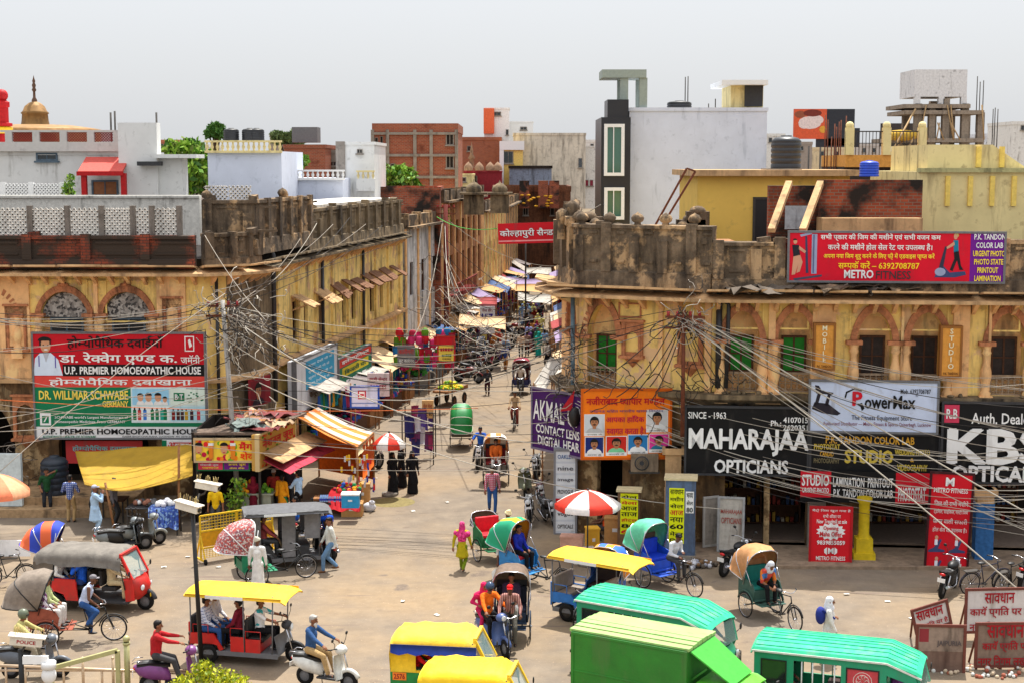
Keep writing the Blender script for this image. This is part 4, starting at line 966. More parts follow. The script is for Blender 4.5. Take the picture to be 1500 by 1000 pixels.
def motorcycle(label,loc,rz,m=BLACK,lean=0,grp=None,plate=True):
 t=root('motorcycle',label,'motorcycle',loc,rz,grp); t.rotation_euler.x=R(lean)
 for x in(-.62,.66): wheel(t,(x,0,.31),.31,.1,rim=MGREY)
 b=B(m); b.ball((.16,0,.83),(.28,.15,.13),14,8); b.box(.0,.3,-.1,.1,.7,.8); b.build('tank',t)
 b=B(m); b.plate([(-.3,.55),(-.75,.78),(-.85,.86),(-.3,.74),(-.05,.68),(-.08,.56)],[],-.11,.11); b.build('side_panel',t,.02)
 b=B(BLACK); b.grid([[(-.8,y,.86-abs(y)*.3),(-.55,y,.84-abs(y)*.3),(-.3,y,.8-abs(y)*.3),(-.06,y,.79-abs(y)*.3)]for y in(-.13,-.06,0,.06,.13)],-.08); b.build('seat',t)
 b=B(STEEL); b.box(-.12,.22,-.13,.13,.3,.56); b.cyl((.2,0,.45),(.3,0,.62),.1,n=10); b.tube([(-.62,.06,.31),(-.1,.06,.33)],.025,5); b.tube([(-.62,-.06,.31),(-.1,-.06,.33)],.025,5); b.tube([(.4,0,.85),(.1,0,.3)],.025,6); b.build('engine',t,.015)
 b=B(CHROME); b.tube([(.28,-.13,.48),(.2,-.16,.26),(-.2,-.17,.27),(-.45,-.17,.34),(-.85,-.17,.42)],[.02,.02,.025,.045,.045],8); b.build('exhaust',t)
 b=B(CHROME)
 for s in(-1,1): b.tube([(.43,s*.09,.95),(.66,s*.09,.31)],.022,6); b.tube([(-.62,s*.12,.31),(-.48,s*.12,.68)],.03,6)
 b.build('fork',t); b=B(m); b.ring((.66,0,.31),.345,.03,(0,-1,0),10,6,30,150); b.ring((-.62,0,.31),.37,.035,(0,-1,0),10,6,10,150); b.build('mudguard',t)
 handlebar(t,(.42,0,1.0),.34,.12,.05,CHROME,True); lamp(t,(.56,0,.88),.09); b=B(mat((190,16,16),.25,var=.05)); b.ball((-.88,0,.78),(.04,.09,.045),8,6); b.build('tail_light',t)
 if plate: b=B(W85); b.box(-.95,-.935,-.11,.11,.56,.68); b.build('number_plate',t); b=B(W85); b.box(.72,.73,-.1,.1,.66,.74); b.build('number_plate',t)
 b=B(STEEL); b.tube([(-.05,.12,.3),(-.12,.28,.01)],.014,5); b.build('stand',t); return t
def scooter(label,loc,rz,m,lean=0,grp=None):
 t=root('scooter',label,'scooter',loc,rz,grp); t.rotation_euler.x=R(lean)
 for x in(-.58,.62): wheel(t,(x,0,.23),.23,.1,rim=MGREY)
 b=B(m); rows=[]
 for x,hw,z0,z1 in((-.92,.05,.62,.7),(-.8,.15,.45,.76),(-.55,.2,.34,.78),(-.28,.19,.3,.74),(-.12,.14,.28,.6),(-.06,.06,.3,.42)):
  rows.append([(x,hw*math.cos(a),(z0+z1)/2+(z1-z0)/2*math.sin(a))for a in[i*math.pi/6 for i in range(13)]])
 b.grid(rows,.0); b.build('body',t); b=B(m)
 b.grid([[(.5-abs(y)*.35,y,.3),(.46-abs(y)*.4,y,.62),(.4-abs(y)*.3,y*.8,.88)]for y in(-.26,-.13,0,.13,.26)],.03); b.build('leg_shield',t)
 b=B(DGREY); b.box(-.2,.42,-.15,.15,.24,.29); b.build('footboard',t,.02)
 b=B(m); b.ball((.42,0,.99),(.15,.16,.12),12,8); b.build('handlebar_cowl',t); b=B(m); b.ring((.62,0,.24),.27,.055,(0,-1,0),10,6,20,160); b.build('front_mudguard',t)
 b=B(BLACK); b.grid([[(-.84,y,.82-abs(y)*.3),(-.55,y,.83-abs(y)*.3),(-.3,y,.79-abs(y)*.3),(-.06,y,.78-abs(y)*.3)]for y in(-.15,-.07,0,.07,.15)],-.09); b.build('seat',t)
 handlebar(t,(.38,0,1.02),.32,.1,.03,BLACK,True); lamp(t,(.55,0,1.0),.075); b=B(mat((190,20,16),.25)); b.ball((-.9,0,.64),(.04,.09,.04),8,6); b.build('tail_light',t)
 b=B(CHROME); b.tube([(.5,0,.92),(.62,.07,.23)],.02,6); b.tube([(-.95,-.1,.78),(-.88,-.16,.84),(-.7,-.16,.84)],.012,5); b.tube([(-.95,.1,.78),(-.88,.16,.84),(-.7,.16,.84)],.012,5); b.build('fork',t)
 b=B(W85); b.box(-.95,-.94,-.1,.1,.44,.54); b.build('number_plate',t); b=B(STEEL); b.tube([(-.2,.12,.27),(-.22,.2,.01)],.012,5); b.build('stand',t); return t
def bench(t,x,z,face,m,w=.55,back=True):
 b=B(m); b.box(x-.22,x+.22,-w,w,z-.12,z); o=b.build('seat',t,.03)
 if back: b=B(m); q=x-face*.24; b.box(q-.05,q+.05,-w,w,z,z+.45); b.build('backrest',t,.03)
def auto_rickshaw(label,loc,rz,roofm,bodym,frontm,lower=None,L=3.2,seatm=mat((46,44,44),.7),curtain=None,side_close=True,name='auto_rickshaw'):
 t=root(name,label,'auto rickshaw',loc,rz); h=L/2; rx=-h+.62; lower=lower or bodym
 for y in(-.58,.58): wheel(t,(rx,y,.25),.25,.13)
 wheel(t,(h-.28,0,.25),.25,.13,name='front_wheel')
 b=B(DGREY); b.box(-h+.1,h-.55,-.6,.6,.3,.36); b.build('floor',t,.01)
 b=B(lower)
 for s in(-1,1): b.plate([(-h,.38),(-h,.95),(-h+1.25,.95),(-h+1.3,.36),(rx+.34,.36),(rx+.26,.52),(rx,.6),(rx-.26,.52),(rx-.34,.38)],[],s*.66-.02,s*.66+.02)
 b.box(-h,-h+.04,-.64,.64,.4,1.0); b.build('body_panel',t,.012)
 bench(t,-h+.5,.78,1,seatm); bench(t,h-1.15,.74,1,seatm,.5)
 if L>3: bench(t,-h+1.35,.74,-1,seatm)
 rows=[]
 for x,k,z in((-h-.02,.94,1.62),(-h+.1,1,1.72),(-h+.6,1,1.77),(-h+1.1,1,1.76),(-h+1.6,1,1.79),(h-1.0,.98,1.76),(h-.72,.86,1.66)):
  rows.append([(x,.69*k,z-.42+random.uniform(-.02,.02)),(x,.71*k,z-.25),(x,.66*k,z-.1),(x,.45*k,z-.02),(x,0,z),(x,-.45*k,z-.02),(x,-.66*k,z-.1),(x,-.71*k,z-.25),(x,-.69*k,z-.42+random.uniform(-.02,.02))])
 rr=[]
 for i,row in enumerate(rows):
  if i: rr.append([((p[0]+q[0])/2,(p[1]+q[1])/2*(.985 if abs(p[1])>.5 else 1),(p[2]+q[2])/2-random.uniform(.015,.04))for p,q in zip(rows[i-1],row)])
  rr.append([(p[0],p[1],p[2]+random.uniform(-.008,.008))for p in row])
 b=B(roofm); b.grid(rr,.012); b.build('hood',t)
 b=B(curtain or roofm); b.grid([[(-h-.01,y,1.62-(.1 if abs(y)>.5 else 0)),(-h-.04,y,1.3),(-h-.02,y,.95)]for y in(-.66,-.3,0,.3,.66)],.012)
 for s in(-1,1): b.grid([[(x,s*.69,1.42),(x,s*(.7+.02*(i%2)),1.15),(x,s*.68,.9)]for i,x in enumerate((-h,-h+.2,-h+.42,-h+.6))],.012)
 b.build('curtain',t); b=B(STEEL)
 for s in(-1,1): b.tube([(-h+1.25,s*.66,.9),(-h+1.25,s*.66,1.6)],.018,5); b.tube([(h-.62,s*.56,.7),(h-.8,s*.58,1.6)],.018,5)
 b.build('posts',t)
 # nose and screen
 b=B(frontm); rows=[]
 for z,xo,hw in((.34,h-.42,.34),(.5,h-.22,.42),(.72,h-.16,.48),(.95,h-.28,.52),(1.0,h-.36,.52)):
  rows.append([(xo-(1-math.cos(a))*.5,hw*math.sin(a),z)for a in[R(-75+15*i)for i in range(11)]])
 b.grid(rows,.02)
 for s in(-1,1): b.beam((h-.42,s*.5,.98),(h-.76,s*.5,1.66),.07);
 b.beam((h-.76,-.5,1.66),(h-.76,.5,1.66),.08); b.plate([(h-.62,.36),(h-.66,.98),(h-.42,1.0),(h-.36,.4)],[],-.54,-.5); b.plate([(h-.62,.36),(h-.66,.98),(h-.42,1.0),(h-.36,.4)],[],.5,.54); b.build('cab_front',t)
 b=B(clear((170,200,200),.35)); b.add([(h-.41,-.47,1.0),(h-.41,.47,1.0),(h-.75,.47,1.63),(h-.75,-.47,1.63)],[(0,1,2,3)]); b.build('windscreen',t)
 for s in(-1,1): lamp(t,(h-.22,s*.27,.72),.085,(1,s*.25,0))
 b=B(DGREY); b.ring((h-.28,0,.27),.3,.07,(0,-1,0),10,6,10,140); b.build('front_mudguard',t)
 handlebar(t,(h-.6,0,.98),.3,.1,.05,STEEL)
 for s in(-1,1): b=B(BLACK); b.tube([(h-.5,s*.52,1.05),(h-.42,s*.66,1.15)],.01,5); b.ball((h-.42,s*.69,1.2),(.02,.06,.08),8,6); b.build('mirror',t)
 b=B(YELM); b.box(h-.08,h-.075,-.12,.12,.42,.52); b.build('number_plate',t); return t
def e_rickshaw(label,loc,rz,roofm,bodym,seatm=BLACK,curtain=None,strip=True):
 t=root('electric_rickshaw',label,'electric rickshaw',loc,rz)
 for y in(-.5,.5): wheel(t,(-.9,y,.25),.25,.11,rim=STEEL)
 wheel(t,(1.2,0,.25),.25,.1,rim=MGREY,name='front_wheel')
 b=B(MGREY); b.box(-1.35,.95,-.5,.5,.28,.34); b.box(-1.35,.95,.5,.54,.24,.36); b.box(-1.35,.95,-.54,-.5,.24,.36); b.build('floor',t)
 b=B(bodym)
 for y0,y1 in((-.54,-.5),(.5,.54)):
  b.box(.1,.5,y0,y1,.36,.7); b.box(-.3,.06,y0,y1,.36,.74); b.plate([(-1.4,.5),(-1.4,.78),(-.75,.78),(-.5,.4),(-.6,.36),(-.66,.5),(-.9,.56),(-1.14,.5)],[],y0,y1)
 b.box(-1.42,-1.38,-.54,.54,.4,1.05); b.box(-.28,.04,-.5,.5,.36,.62); b.box(.12,.48,-.5,.5,.36,.58); b.box(-1.38,-.8,-.5,.5,.5,.64); b.build('body_panel',t,.012)
 bench(t,-1.1,.76,1,seatm,.5); bench(t,-.12,.74,-1,seatm,.5); bench(t,.32,.72,1,seatm,.42)
 b=B(bodym)
 for s in(-1,1):
  for x0,x1,z in((-1.3,-.9,1.0),(-.3,.05,.96),(.1,.5,.9)): b.tube([(x0,s*.52,z-.25),(x0,s*.52,z),(x1,s*.52,z),(x1,s*.52,z-.25)],.014,5)
 b.build('arm_rail',t); b=B(MGREY)
 for s in(-1,1):
  for x in(-1.36,.06,.85): b.tube([(x if x<.8 else .8,s*.52,.34),(x,s*.54,1.84)],.018,6)
 b.build('posts',t); b=B(roofm); rows=[]
 for x,dz in((-1.5,-.04),(-1.4,0),(-.6,.02),(.2,.02),(.85,.0),(1.1,-.05),(1.22,-.12)): rows.append([(x,y,1.9+dz-.10*(abs(y)/.6)**4)for y in(.62,.56,.3,0,-.3,-.56,-.62)])
 b.grid(rows,-.04); b.build('roof',t)
 b=B(roofm); b.grid([[(x,s*.63,1.81),(x,s*.64,1.73)]for s in(-1,)for x in(-1.45,-.7,0,.6,1.1)],.01); b.grid([[(x,.63,1.81),(x,.64,1.73)]for x in(-1.45,-.7,0,.6,1.1)],.01); o=b.build('roof_valance',t)
 if strip:
  b=B(W85); b.box(-.9,.1,-.662,-.655,1.72,1.8); b.build('name_strip',o)
 if curtain:
  b=B(curtain)
  for x0,x1,z0 in((-1.42,-1.0,.4),(-.35,.06,.4),(.35,.82,.95)):
   for s in(-1,1): b.grid([[(x0+(x1-x0)*i/4,s*(.57+.015*(i%2)),1.82),(x0+(x1-x0)*i/4,s*(.57+.02*(i%2)),z0)]for i in range(5)],.01)
  b.grid([[(-1.46,-.55+1.1*i/5,1.84),(-1.46-.015*(i%2),-.55+1.1*i/5,.7)]for i in range(6)],.01); b.build('curtain',t)
 b=B(MGREY); b.grid([[(.95,y,.3),(.98-abs(y)*.15,y,.6),(.93-abs(y)*.15,y,.8)]for y in(-.48,-.25,0,.25,.48)],.02); b.build('front_panel',t)
 b=B(CHROME)
 for s in(-1,1): b.tube([(1.0,s*.09,.98),(1.2,s*.09,.25)],.02,6)
 b.build('fork',t); b=B(BLACK); b.ring((1.2,0,.25),.29,.05,(0,-1,0),10,6,30,150); b.build('front_mudguard',t)
 handlebar(t,(.98,0,1.05),.34,.16,.08,BLACK,True); lamp(t,(1.14,0,.93),.1); b=B(DGREY); b.ball((1.0,0,.98),(.14,.16,.12),10,7); b.build('headlight_cowl',t); return t
def tempo(label,loc,rz,m,roofm,emblem=False):
 t=root('share_tempo',label,'three wheeled van',loc,rz)
 for y in(-.62,.62): wheel(t,(-1.2,y,.28),.28,.14)
 wheel(t,(1.85,0,.28),.28,.14,name='front_wheel')
 b=B(m); wins=[[(-1.72,1.0),(-1.72,1.5),(-1.2,1.5),(-1.2,1.0)],[(-1.02,.8),(-1.02,1.55),(.02,1.55),(.02,.8)],[(.16,1.0),(.16,1.5),(.82,1.5),(.82,1.0)],[(1.0,.8),(1.0,1.44),(1.42,1.32),(1.5,.8)]]
 for s in(-1,1): b.plate([(-1.9,.35),(-1.9,1.7),(1.0,1.7),(1.62,1.46),(1.75,.9),(1.6,.5),(1.2,.35)],wins,s*.74-.02,s*.74+.02)
 b.box(-1.9,-1.86,-.72,.72,.35,1.7); b.box(-1.86,1.2,-.72,.72,.35,.42); b.box(.9,.94,-.72,.72,.42,1.1); b.build('body',t,.01)
 b=B(roofm); rows=[]
 for x,z,w in((-1.98,1.7,.8),(-1.9,1.78,.8),(1.0,1.8,.8),(1.62,1.58,.76),(1.74,1.5,.74)): rows.append([(x,w,z-.06),(x,w*.93,z),(x,w*.5,z+.06),(x,0,z+.08),(x,-w*.5,z+.06),(x,-w*.93,z),(x,-w,z-.06)])
 b.grid(rows,-.03,False)
 for y in(-.64,-.42,-.21,0,.21,.42,.64):
  q=.088-.06*(abs(y)/.64)**2; b.beam((-1.9,y,1.78+q-.004),(1.0,y,1.8+q-.004),.03,.02); b.beam((1.0,y,1.8+q-.004),(1.62,y*.95,1.58+q-.004),.03,.02)
 b.build('roof',t,0); b=B(mat((206,206,198),.5))
 for s in(-1,1): b.beam((-1.95,s*.81,1.7),(1.0,s*.81,1.72),.02,.04); b.beam((1.0,s*.81,1.72),(1.74,s*.75,1.43),.02,.04)
 b.build('gutter',t)
 for i in(0,2):
  for s in(-1,1):
   w=wins[i]; b=B(BLACK); b.plate([(w[0][0]-.03,w[0][1]-.03),(w[1][0]-.03,w[1][1]+.03),(w[2][0]+.03,w[2][1]+.03),(w[3][0]+.03,w[3][1]-.03)],[w],s*.765-.008,s*.765+.008); o=b.build('window_seal',t)
   b=B(mat((196,60,70),.5)if emblem and i==2 else glassy((34,40,40))); b.box(w[0][0],w[2][0],s*.745-.008,s*.745+.008,w[0][1],w[1][1]); b.build('pane',o)
   if emblem and i==2:
    b=B(mat((230,214,206),.5)); cx,cz=(w[0][0]+w[2][0])/2,(w[0][1]+w[1][1])/2
    for r_ in(.2,.14): b.ring((cx,s*.756,cz),r_,.008,(0,1,0),16,4)
    for k in range(8): a=k*.785; b.tube([(cx+math.cos(a)*.04,s*.756,cz+math.sin(a)*.04),(cx+math.cos(a+.35)*.1,s*.756,cz+math.sin(a+.35)*.12),(cx+math.cos(a)*.13,s*.756,cz+math.sin(a)*.13)],.008,4)
    b.build('emblem',o)
 b=B(W85)
 for s in(-1,1):
  for x in(-.84,-.6,-.36,-.12): b.cyl((x,s*.74,.8),(x,s*.74,1.55),.016,n=6)
 b.build('window_bars',t); bench(t,-1.5,.8,1,mat((60,40,36),.7),.66); bench(t,-.2,.78,-1,mat((60,40,36),.7),.66); bench(t,.6,.78,1,BLACK,.6)
 b=B(m); rows=[]
 for z,xo,hw in((.4,1.8,.4),(.6,2.0,.55),(.85,1.98,.66),(.95,1.86,.7)): rows.append([(xo-(1-math.cos(a))*.55,hw*math.sin(a)/.97,z)for a in[R(-75+15*i)for i in range(11)]])
 b.grid(rows,.02)
 for s in(-1,1): b.beam((1.8,s*.66,.94),(1.64,s*.7,1.5),.06)
 b.build('nose',t); b=B(clear((190,215,210),.3)); b.add([(1.82,-.64,.96),(1.82,.64,.96),(1.67,.68,1.47),(1.67,-.68,1.47)],[(0,1,2,3)]); b.build('windscreen',t)
 b=B(STEEL)
 for z in(.35,.55,.75): b.tube([(1.7,-.62,z),(2.02,-.45,z),(2.14,0,z),(2.02,.45,z),(1.7,.62,z)],.018,6)
 for y in(-.45,-.15,.15,.45): b.tube([(2.02+.1*(abs(y)<.3),y,.35),(2.02+.1*(abs(y)<.3),y,.75)],.015,5)
 b.build('bull_bar',t)
 for s in(-1,1): lamp(t,(1.98,s*.35,.74),.09); b=B(BLACK); b.tube([(1.75,s*.7,1.1),(1.82,s*.84,1.2)],.01,5); b.ball((1.82,s*.86,1.24),(.02,.07,.09),8,6); b.build('mirror',t)
 b=B(YELM); b.box(-1.72,-1.38,-.775,-.762,.84,.95); b.use(BLACK); letters(b,'UP 32',-1.7,.9,-1.4,.94,-.78,.0); letters(b,'FN 5649',-1.7,.85,-1.4,.89,-.78,.0)if emblem else 0; b.build('number_plate',t);
 if emblem: b=B(mat((180,30,30),.5)); letters(b,'13',-1.3,.84,-1.12,.95,-.764,.02); b.build('route_number',t)
 b=B(YELM); b.box(1.99,2.0,-.14,.14,.6,.7); b.build('number_plate',t); return t
GREYC=mat((120,114,106),.9,var=.2,scale=3,streak=.3,dark=(84,80,76),bump=.3); RED=mat((198,30,24),.5,var=.12,scale=3,streak=.3,dark=(140,60,46)); YROOF=mat((232,180,44),.65,var=.12,scale=2,streak=.3,dark=(196,158,60),bump=.3)
GRN=mat((26,148,108),.5,var=.12,scale=2,streak=.3,dark=(70,120,96)); GRNR=mat((44,180,134),.6,var=.16,scale=2,streak=.35,dark=(110,170,136)); BLUE=mat((30,112,190),.45); CANV=mat((110,104,92),.85,var=.25,scale=5)
VEH={}
def rec(k,o): VEH[k]=(V(o.location),o.rotation_euler.z); return o
c,a=tofrom((82,884),(214,892)); rec('red',auto_rickshaw('red shared auto rickshaw with grey canvas hood carrying seated passengers',c,a,GREYC,RED,RED,L=3.3))
c,a=tofrom((300,960),(434,970)); rec('erick',e_rickshaw('red electric rickshaw with bright yellow roof carrying four people',c,a,YROOF,RED))
c,a=tofrom((384,829),(470,823)); rec('grey',e_rickshaw('parked electric rickshaw with grey roof and grey side curtains',c,a,mat((92,92,94),.7,var=.15),DGREY,curtain=mat((112,108,106),.85,var=.15)))
c,a=tofrom((52,942),(155,938)); rec('cycl',cycle_rickshaw('cycle rickshaw with faded grey hood pedalled beside the red auto',c,a,mat((132,120,108),.85,var=.2),mat((150,80,60),.7),mat((120,70,50),.8),rib=BLACK,ang=(176,70)))
c,a=tofrom((346,858),(446,846)); rec('cycp',cycle_rickshaw('parked cycle rickshaw with floral red hood and green body behind the yellow roof',c,a,spots([(150,90,86),(190,176,170),(120,70,80),(176,60,50)],26),mat((20,130,90),.5),mat((20,120,90),.6),rib=W85))
c,a=tofrom((746,935),(745,962)); rec('cycm',cycle_rickshaw('cycle rickshaw with dark bronze hood ridden by the man in red cap',gr(748,945),R(-92),mat((110,92,78),.7,var=.25),mat((46,60,80),.6),mat((40,44,60),.7),rib=CHROME,ang=(170,66)))
rec('cyco',cycle_rickshaw('cycle rickshaw with orange and green striped hood by the street mouth',gr(783,858),R(-38),stripes((232,156,40),(40,150,110),1.9,1),mat((30,120,180),.5),mat((170,40,50),.6),ang=(170,74)))
rec('cycr',cycle_rickshaw('empty cycle rickshaw with folded hood and red seat cushion',gr(730,826),R(-66),mat((90,84,70),.8),mat((30,100,60),.6),mat((206,24,40),.6),folded=True))
rec('cycb',cycle_rickshaw('cycle rickshaw with blue and orange patched hood before the green van',gr(873,908),R(-118),stripes((60,110,200),(226,140,50),2.2,1),mat((40,90,160),.5),mat((60,50,50),.6)))
rec('cycg',cycle_rickshaw('cycle rickshaw with mint green hood, driver resting on it',gr(978,862),R(-52),mat((96,190,150),.6,var=.12),mat((26,80,190),.5),mat((24,60,190),.6),inner=mat((84,66,56)),ang=(172,70)))
rec('cyct',cycle_rickshaw('cycle rickshaw with tan hood, driver bent over beside the pavement',gr(1130,908),R(-66),mat((190,138,92),.8,var=.15),mat((60,90,80),.6),mat((30,120,110),.6),inner=mat((170,120,80)),ang=(172,66)))
rec('cycs',cycle_rickshaw('cycle rickshaw with deep green hood seen from behind in the street',gr(676,650),R(92),mat((22,130,60),.5,var=.1),mat((110,104,90),.6),mat((60,50,40),.6),rib=mat((210,210,190),.5),ang=(196,88)))
rec('cycq',cycle_rickshaw('cycle rickshaw with pale orange striped hood behind the man in checked shirt',gr(727,712),R(-88),stripes((222,214,206),(226,140,70),2.4,1),mat((120,110,100),.6),mat((130,40,40),.7),ang=(170,70)))
rec('cycf',cycle_rickshaw('far cycle rickshaw with maroon hood coming down the street',gr(763,578),R(-93),mat((140,40,60),.6),mat((60,60,100),.6),mat((80,40,40),.7),ang=(170,66)))
c,a=tofrom((830,903),(944,925)); rec('eblue',e_rickshaw('bright blue electric rickshaw under a yellow roof, empty and parked',c+V((0,.2,0)),a,YROOF,BLUE,mat((150,140,130),.7)))
# vehicles at the bottom edge, placed by the height of their roofs
p=gr(664,922,1.72); rec('auto1',auto_rickshaw('yellow and green auto rickshaw with blue frilled side and number 2576',(p.x,p.y,0),R(-8),mat((240,198,60),.7,var=.14,scale=2,streak=.3,dark=(200,166,80),bump=.4),mat((20,130,60),.5),mat((230,190,40),.5),L=2.7,curtain=mat((232,190,40),.6)))
p=gr(712,972,1.74); rec('auto2',auto_rickshaw('yellow auto rickshaw with smooth bright roof cut by the bottom edge',(p.x,p.y,0),R(-10),mat((244,200,34),.6,var=.12,scale=2,streak=.25,dark=(206,170,60),bump=.3),mat((226,190,130),.5),mat((232,190,40),.5),L=2.7))
o=bpy.data.objects['auto_rickshaw.001']if 'auto_rickshaw.001' in bpy.data.objects else None
if o:
 b=B(mat((36,62,150),.7)); b.grid([[(-1.34+2.0*i/10,-.725,1.56),(-1.34+2.0*i/10,-.735-.012*(i%2),1.36-.05*(i%2))]for i in range(11)],.01); b.build('side_frill',o)
 b=B(mat((240,130,30),.5)); b.box(-1.3,-.98,-.695,-.685,.7,.88); b.use(mat((150,20,20),.5)); letters(b,'2576',-1.27,.73,-1.01,.85,-.7,.02); b.build('number_plate',o)
 b=B(YELM); b.box(-1.35,-.15,-.69,-.683,.89,.95); b.build('yellow_band',o)
p=gr(965,876,1.85); rec('tempo1',tempo('sea green share van behind the green truck',(p.x,p.y,0),R(-33),GRN,GRNR))
p=gr(1238,940,1.85); rec('tempo2',tempo('sea green share van with a round red window emblem, number 13',(p.x,p.y,0),R(-20),GRN,GRNR,True))
# green box truck
def truck():
 a_,b_,c_=gr(840,923,2.5),gr(1003,952,2.5),gr(883,905,2.5); d=(b_-a_); Lb=d.length+.1; wv=(c_-a_).length; ang=math.atan2(d.y,d.x)
 n=V((-math.sin(ang),math.cos(ang),0)); W=1.45; mid=a_+d/2+n*W/2
 t=root('box_truck','bright green box truck with ribbed pale roof and angled wind deflector','truck',(mid.x,mid.y,0),ang); h=Lb/2
 TG=mat((34,120,30),.5,var=.16,scale=1.5,streak=.35,dark=(70,110,50),bump=.15); TR=mat((150,186,110),.6,var=.14,scale=1.4,streak=.3,dark=(120,150,90)); CABG=mat((96,196,50),.35)
 b=B(TG); b.box(-h,h,-W/2,W/2,.75,2.5)
 for x in(-h+.03,h-.03):
  for s in(-1,1): b.box(x-.035,x+.035,s*W/2-.02,s*W/2+.02,.75,2.48)
 for s in(-1,1): b.box(-h,h,s*(W/2+.006)-.008,s*(W/2+.006)+.008,1.6,1.64); b.box(-h,h,s*(W/2+.01)-.012,s*(W/2+.01)+.012,2.42,2.48)
 b.build('cargo_box',t,.012); b=B(TR); n_=6
 for i in range(n_): y0=-W/2+W*i/n_; z=2.53+.05*(1-abs((i+.5)/n_*2-1)); b.box(-h-.05,h+.04,y0+.012,y0+W/n_-.012,2.47,z)
 b.use(RUST)
 for i in range(1,n_): y0=-W/2+W*i/n_; b.box(-h-.04,h+.03,y0-.012,y0+.012,2.47,2.535)
 b.build('roof',t,.008); b=B(STEEL)
 for z in(1.0,1.5,2.0,2.35): b.box(-h-.05,-h,-W/2+.02,-W/2+.09,z,z+.06)
 b.build('hinge',t)
 b=B(CABG); cab=[(h+.12,.5),(h+.12,1.68),(h+.9,1.72),(h+1.15,1.66),(h+1.62,1.1),(h+1.75,.95),(h+1.78,.5)]
 b.plate(cab,[[(h+.3,1.1),(h+.3,1.55),(h+1.02,1.55),(h+1.3,1.1)]],-W/2+.02,-W/2+.06); b.plate(cab,[[(h+.3,1.1),(h+.3,1.55),(h+1.02,1.55),(h+1.3,1.1)]],W/2-.06,W/2-.02)
 b.grid([[(x,y,z-.03*(abs(y)>.5))for y in(-.69,-.5,0,.5,.69)]for x,z in((h+.12,1.72),(h+.6,1.77),(h+1.0,1.75),(h+1.18,1.66))],-.05)
 b.box(h+1.6,h+1.8,-.67,.67,.45,1.0); b.box(h+.14,h+.18,-.67,.67,.5,1.7); b.build('cab',t,.02)
 b=B(glassy((30,40,44))); b.add([(h+1.2,-.64,1.64),(h+1.2,.64,1.64),(h+1.64,.64,1.02),(h+1.64,-.64,1.02)],[(0,1,2,3)]); b.build('windscreen',t)
 b=B(mat((60,168,50),.4)); b.grid([[(h+.04,-.62,2.46),(h+.04,.62,2.46)],[(h+.95,-.52,1.86),(h+.95,.52,1.86)]],.03,False)
 b.build('wind_deflector',t); b=B(TG)
 for y in(-.45,.45): b.beam((h,y,1.8),(h+.35,y,2.1),.04)
 b.build('deflector_struts',t)
 for x in(-h+.55,h+1.15):
  for y in(-.62,.62): wheel(t,(x,y,.36),.36,.2)
 b=B(STEEL); b.box(-h,h+1.5,-.4,.4,.5,.7); b.build('chassis',t)
 for s in(-1,1): lamp(t,(h+1.81,s*.5,.72),.1); b=B(BLACK); b.tube([(h+1.25,s*.7,1.5),(h+1.4,s*.86,1.5)],.012,5); b.box(h+1.38,h+1.42,s*.86-.06,s*.86+.06,1.35,1.62); b.build('mirror',t)
 return t
truck()
# two wheelers
rec('sc1',scooter('white scooter ridden by the bearded man at the bottom edge',gr(478,1006),R(-22),mat((216,216,210),.35)))
rec('sc2',scooter('dark grey scooter with rider in khaki helmet at lower left',gr(52,992),R(4),mat((92,98,106),.4)))
rec('mc1',motorcycle('red motorcycle with rider carrying a brown backpack',gr(475,818),R(118),mat((180,20,24),.35)))
rec('mc2',motorcycle('black motorcycle ridden down the street by the man in blue',gr(703,685),R(-96)))
rec('mc3',scooter('dark blue scooter ridden by the person in orange jacket and helmet',gr(724,952),R(-62),mat((70,90,140),.4)))
rec('mc4',scooter('violet scooter of the man in red shirt behind the railing',gr(255,1012),R(12),mat((120,60,120),.4)))
motorcycle('black motorcycle with red tail light parked outside the Maharajaa board',gr(1075,838),R(52),BLACK,6)
motorcycle('black motorcycle parked before the tall leaning red poster',gr(1388,868),R(58),BLACK,6)
for i,(px,py,a)in enumerate(((778,765,-92),(772,722,-95),(788,700,-96),(795,742,-88),(806,768,-75))):
 (scooter if i==1 else motorcycle)(['black motorcycle nearest the camera in the row left of the opticians column','khaki scooter parked second in the row left of the opticians column','dark motorcycle farthest back in the row by the purple sign','dark red motorcycle half hidden beside the opticians column','black motorcycle tight against the opticians column foot'][i],gr(px,py),R(a),[BLACK,mat((92,96,70),.5),BLACK,mat((90,20,24),.4),BLACK][i],7,'two wheelers parked by the opticians column')
for i in range(9):
 px,py=686+i*8.2,560-i*8.5
 motorcycle('parked motorcycle in the far row along the left shops',gr(px,py),R(-20+random.uniform(-12,12)),random.choice((BLACK,DGREY,mat((120,20,20),.4),mat((30,50,110),.4))),6,'motorcycles in the far row')
for px,py,a,l in((185,806,25,'black scooter parked behind the red auto hood, left of a pair'),(207,800,35,'grey scooter parked behind the red auto hood, right of a pair'),(186+355,690,60,'motorcycle parked under the red and white umbrella')):
 scooter(l,gr(px,py),R(a),BLACK if px<200 else mat((130,134,130),.4),6)if px<300 else motorcycle(l,gr(px,py),R(a),BLACK,6)
scooter('silver scooter with round mirrors parked beside the food table',gr(562*.31+5,806),R(30),mat((120,128,130),.4),6)
motorcycle('black motorcycle with white cover parked by the water crates',gr(455,792),R(60),BLACK,6)
rec('bc1',bicycle('black bicycle ridden down the middle of the street',gr(754,628),R(-94)))
bicycle('black bicycle parked at the left edge by the plinth',gr(14,858),R(-3),BLACK,5)
bicycle('dark bicycle leaning by the blue pillar, nearer of two',gr(1442,868),R(20),mat((40,40,60),.5),6); bicycle('dark bicycle under the counter at the right edge, farther of two',gr(1482,868),R(35),BLACK,6)
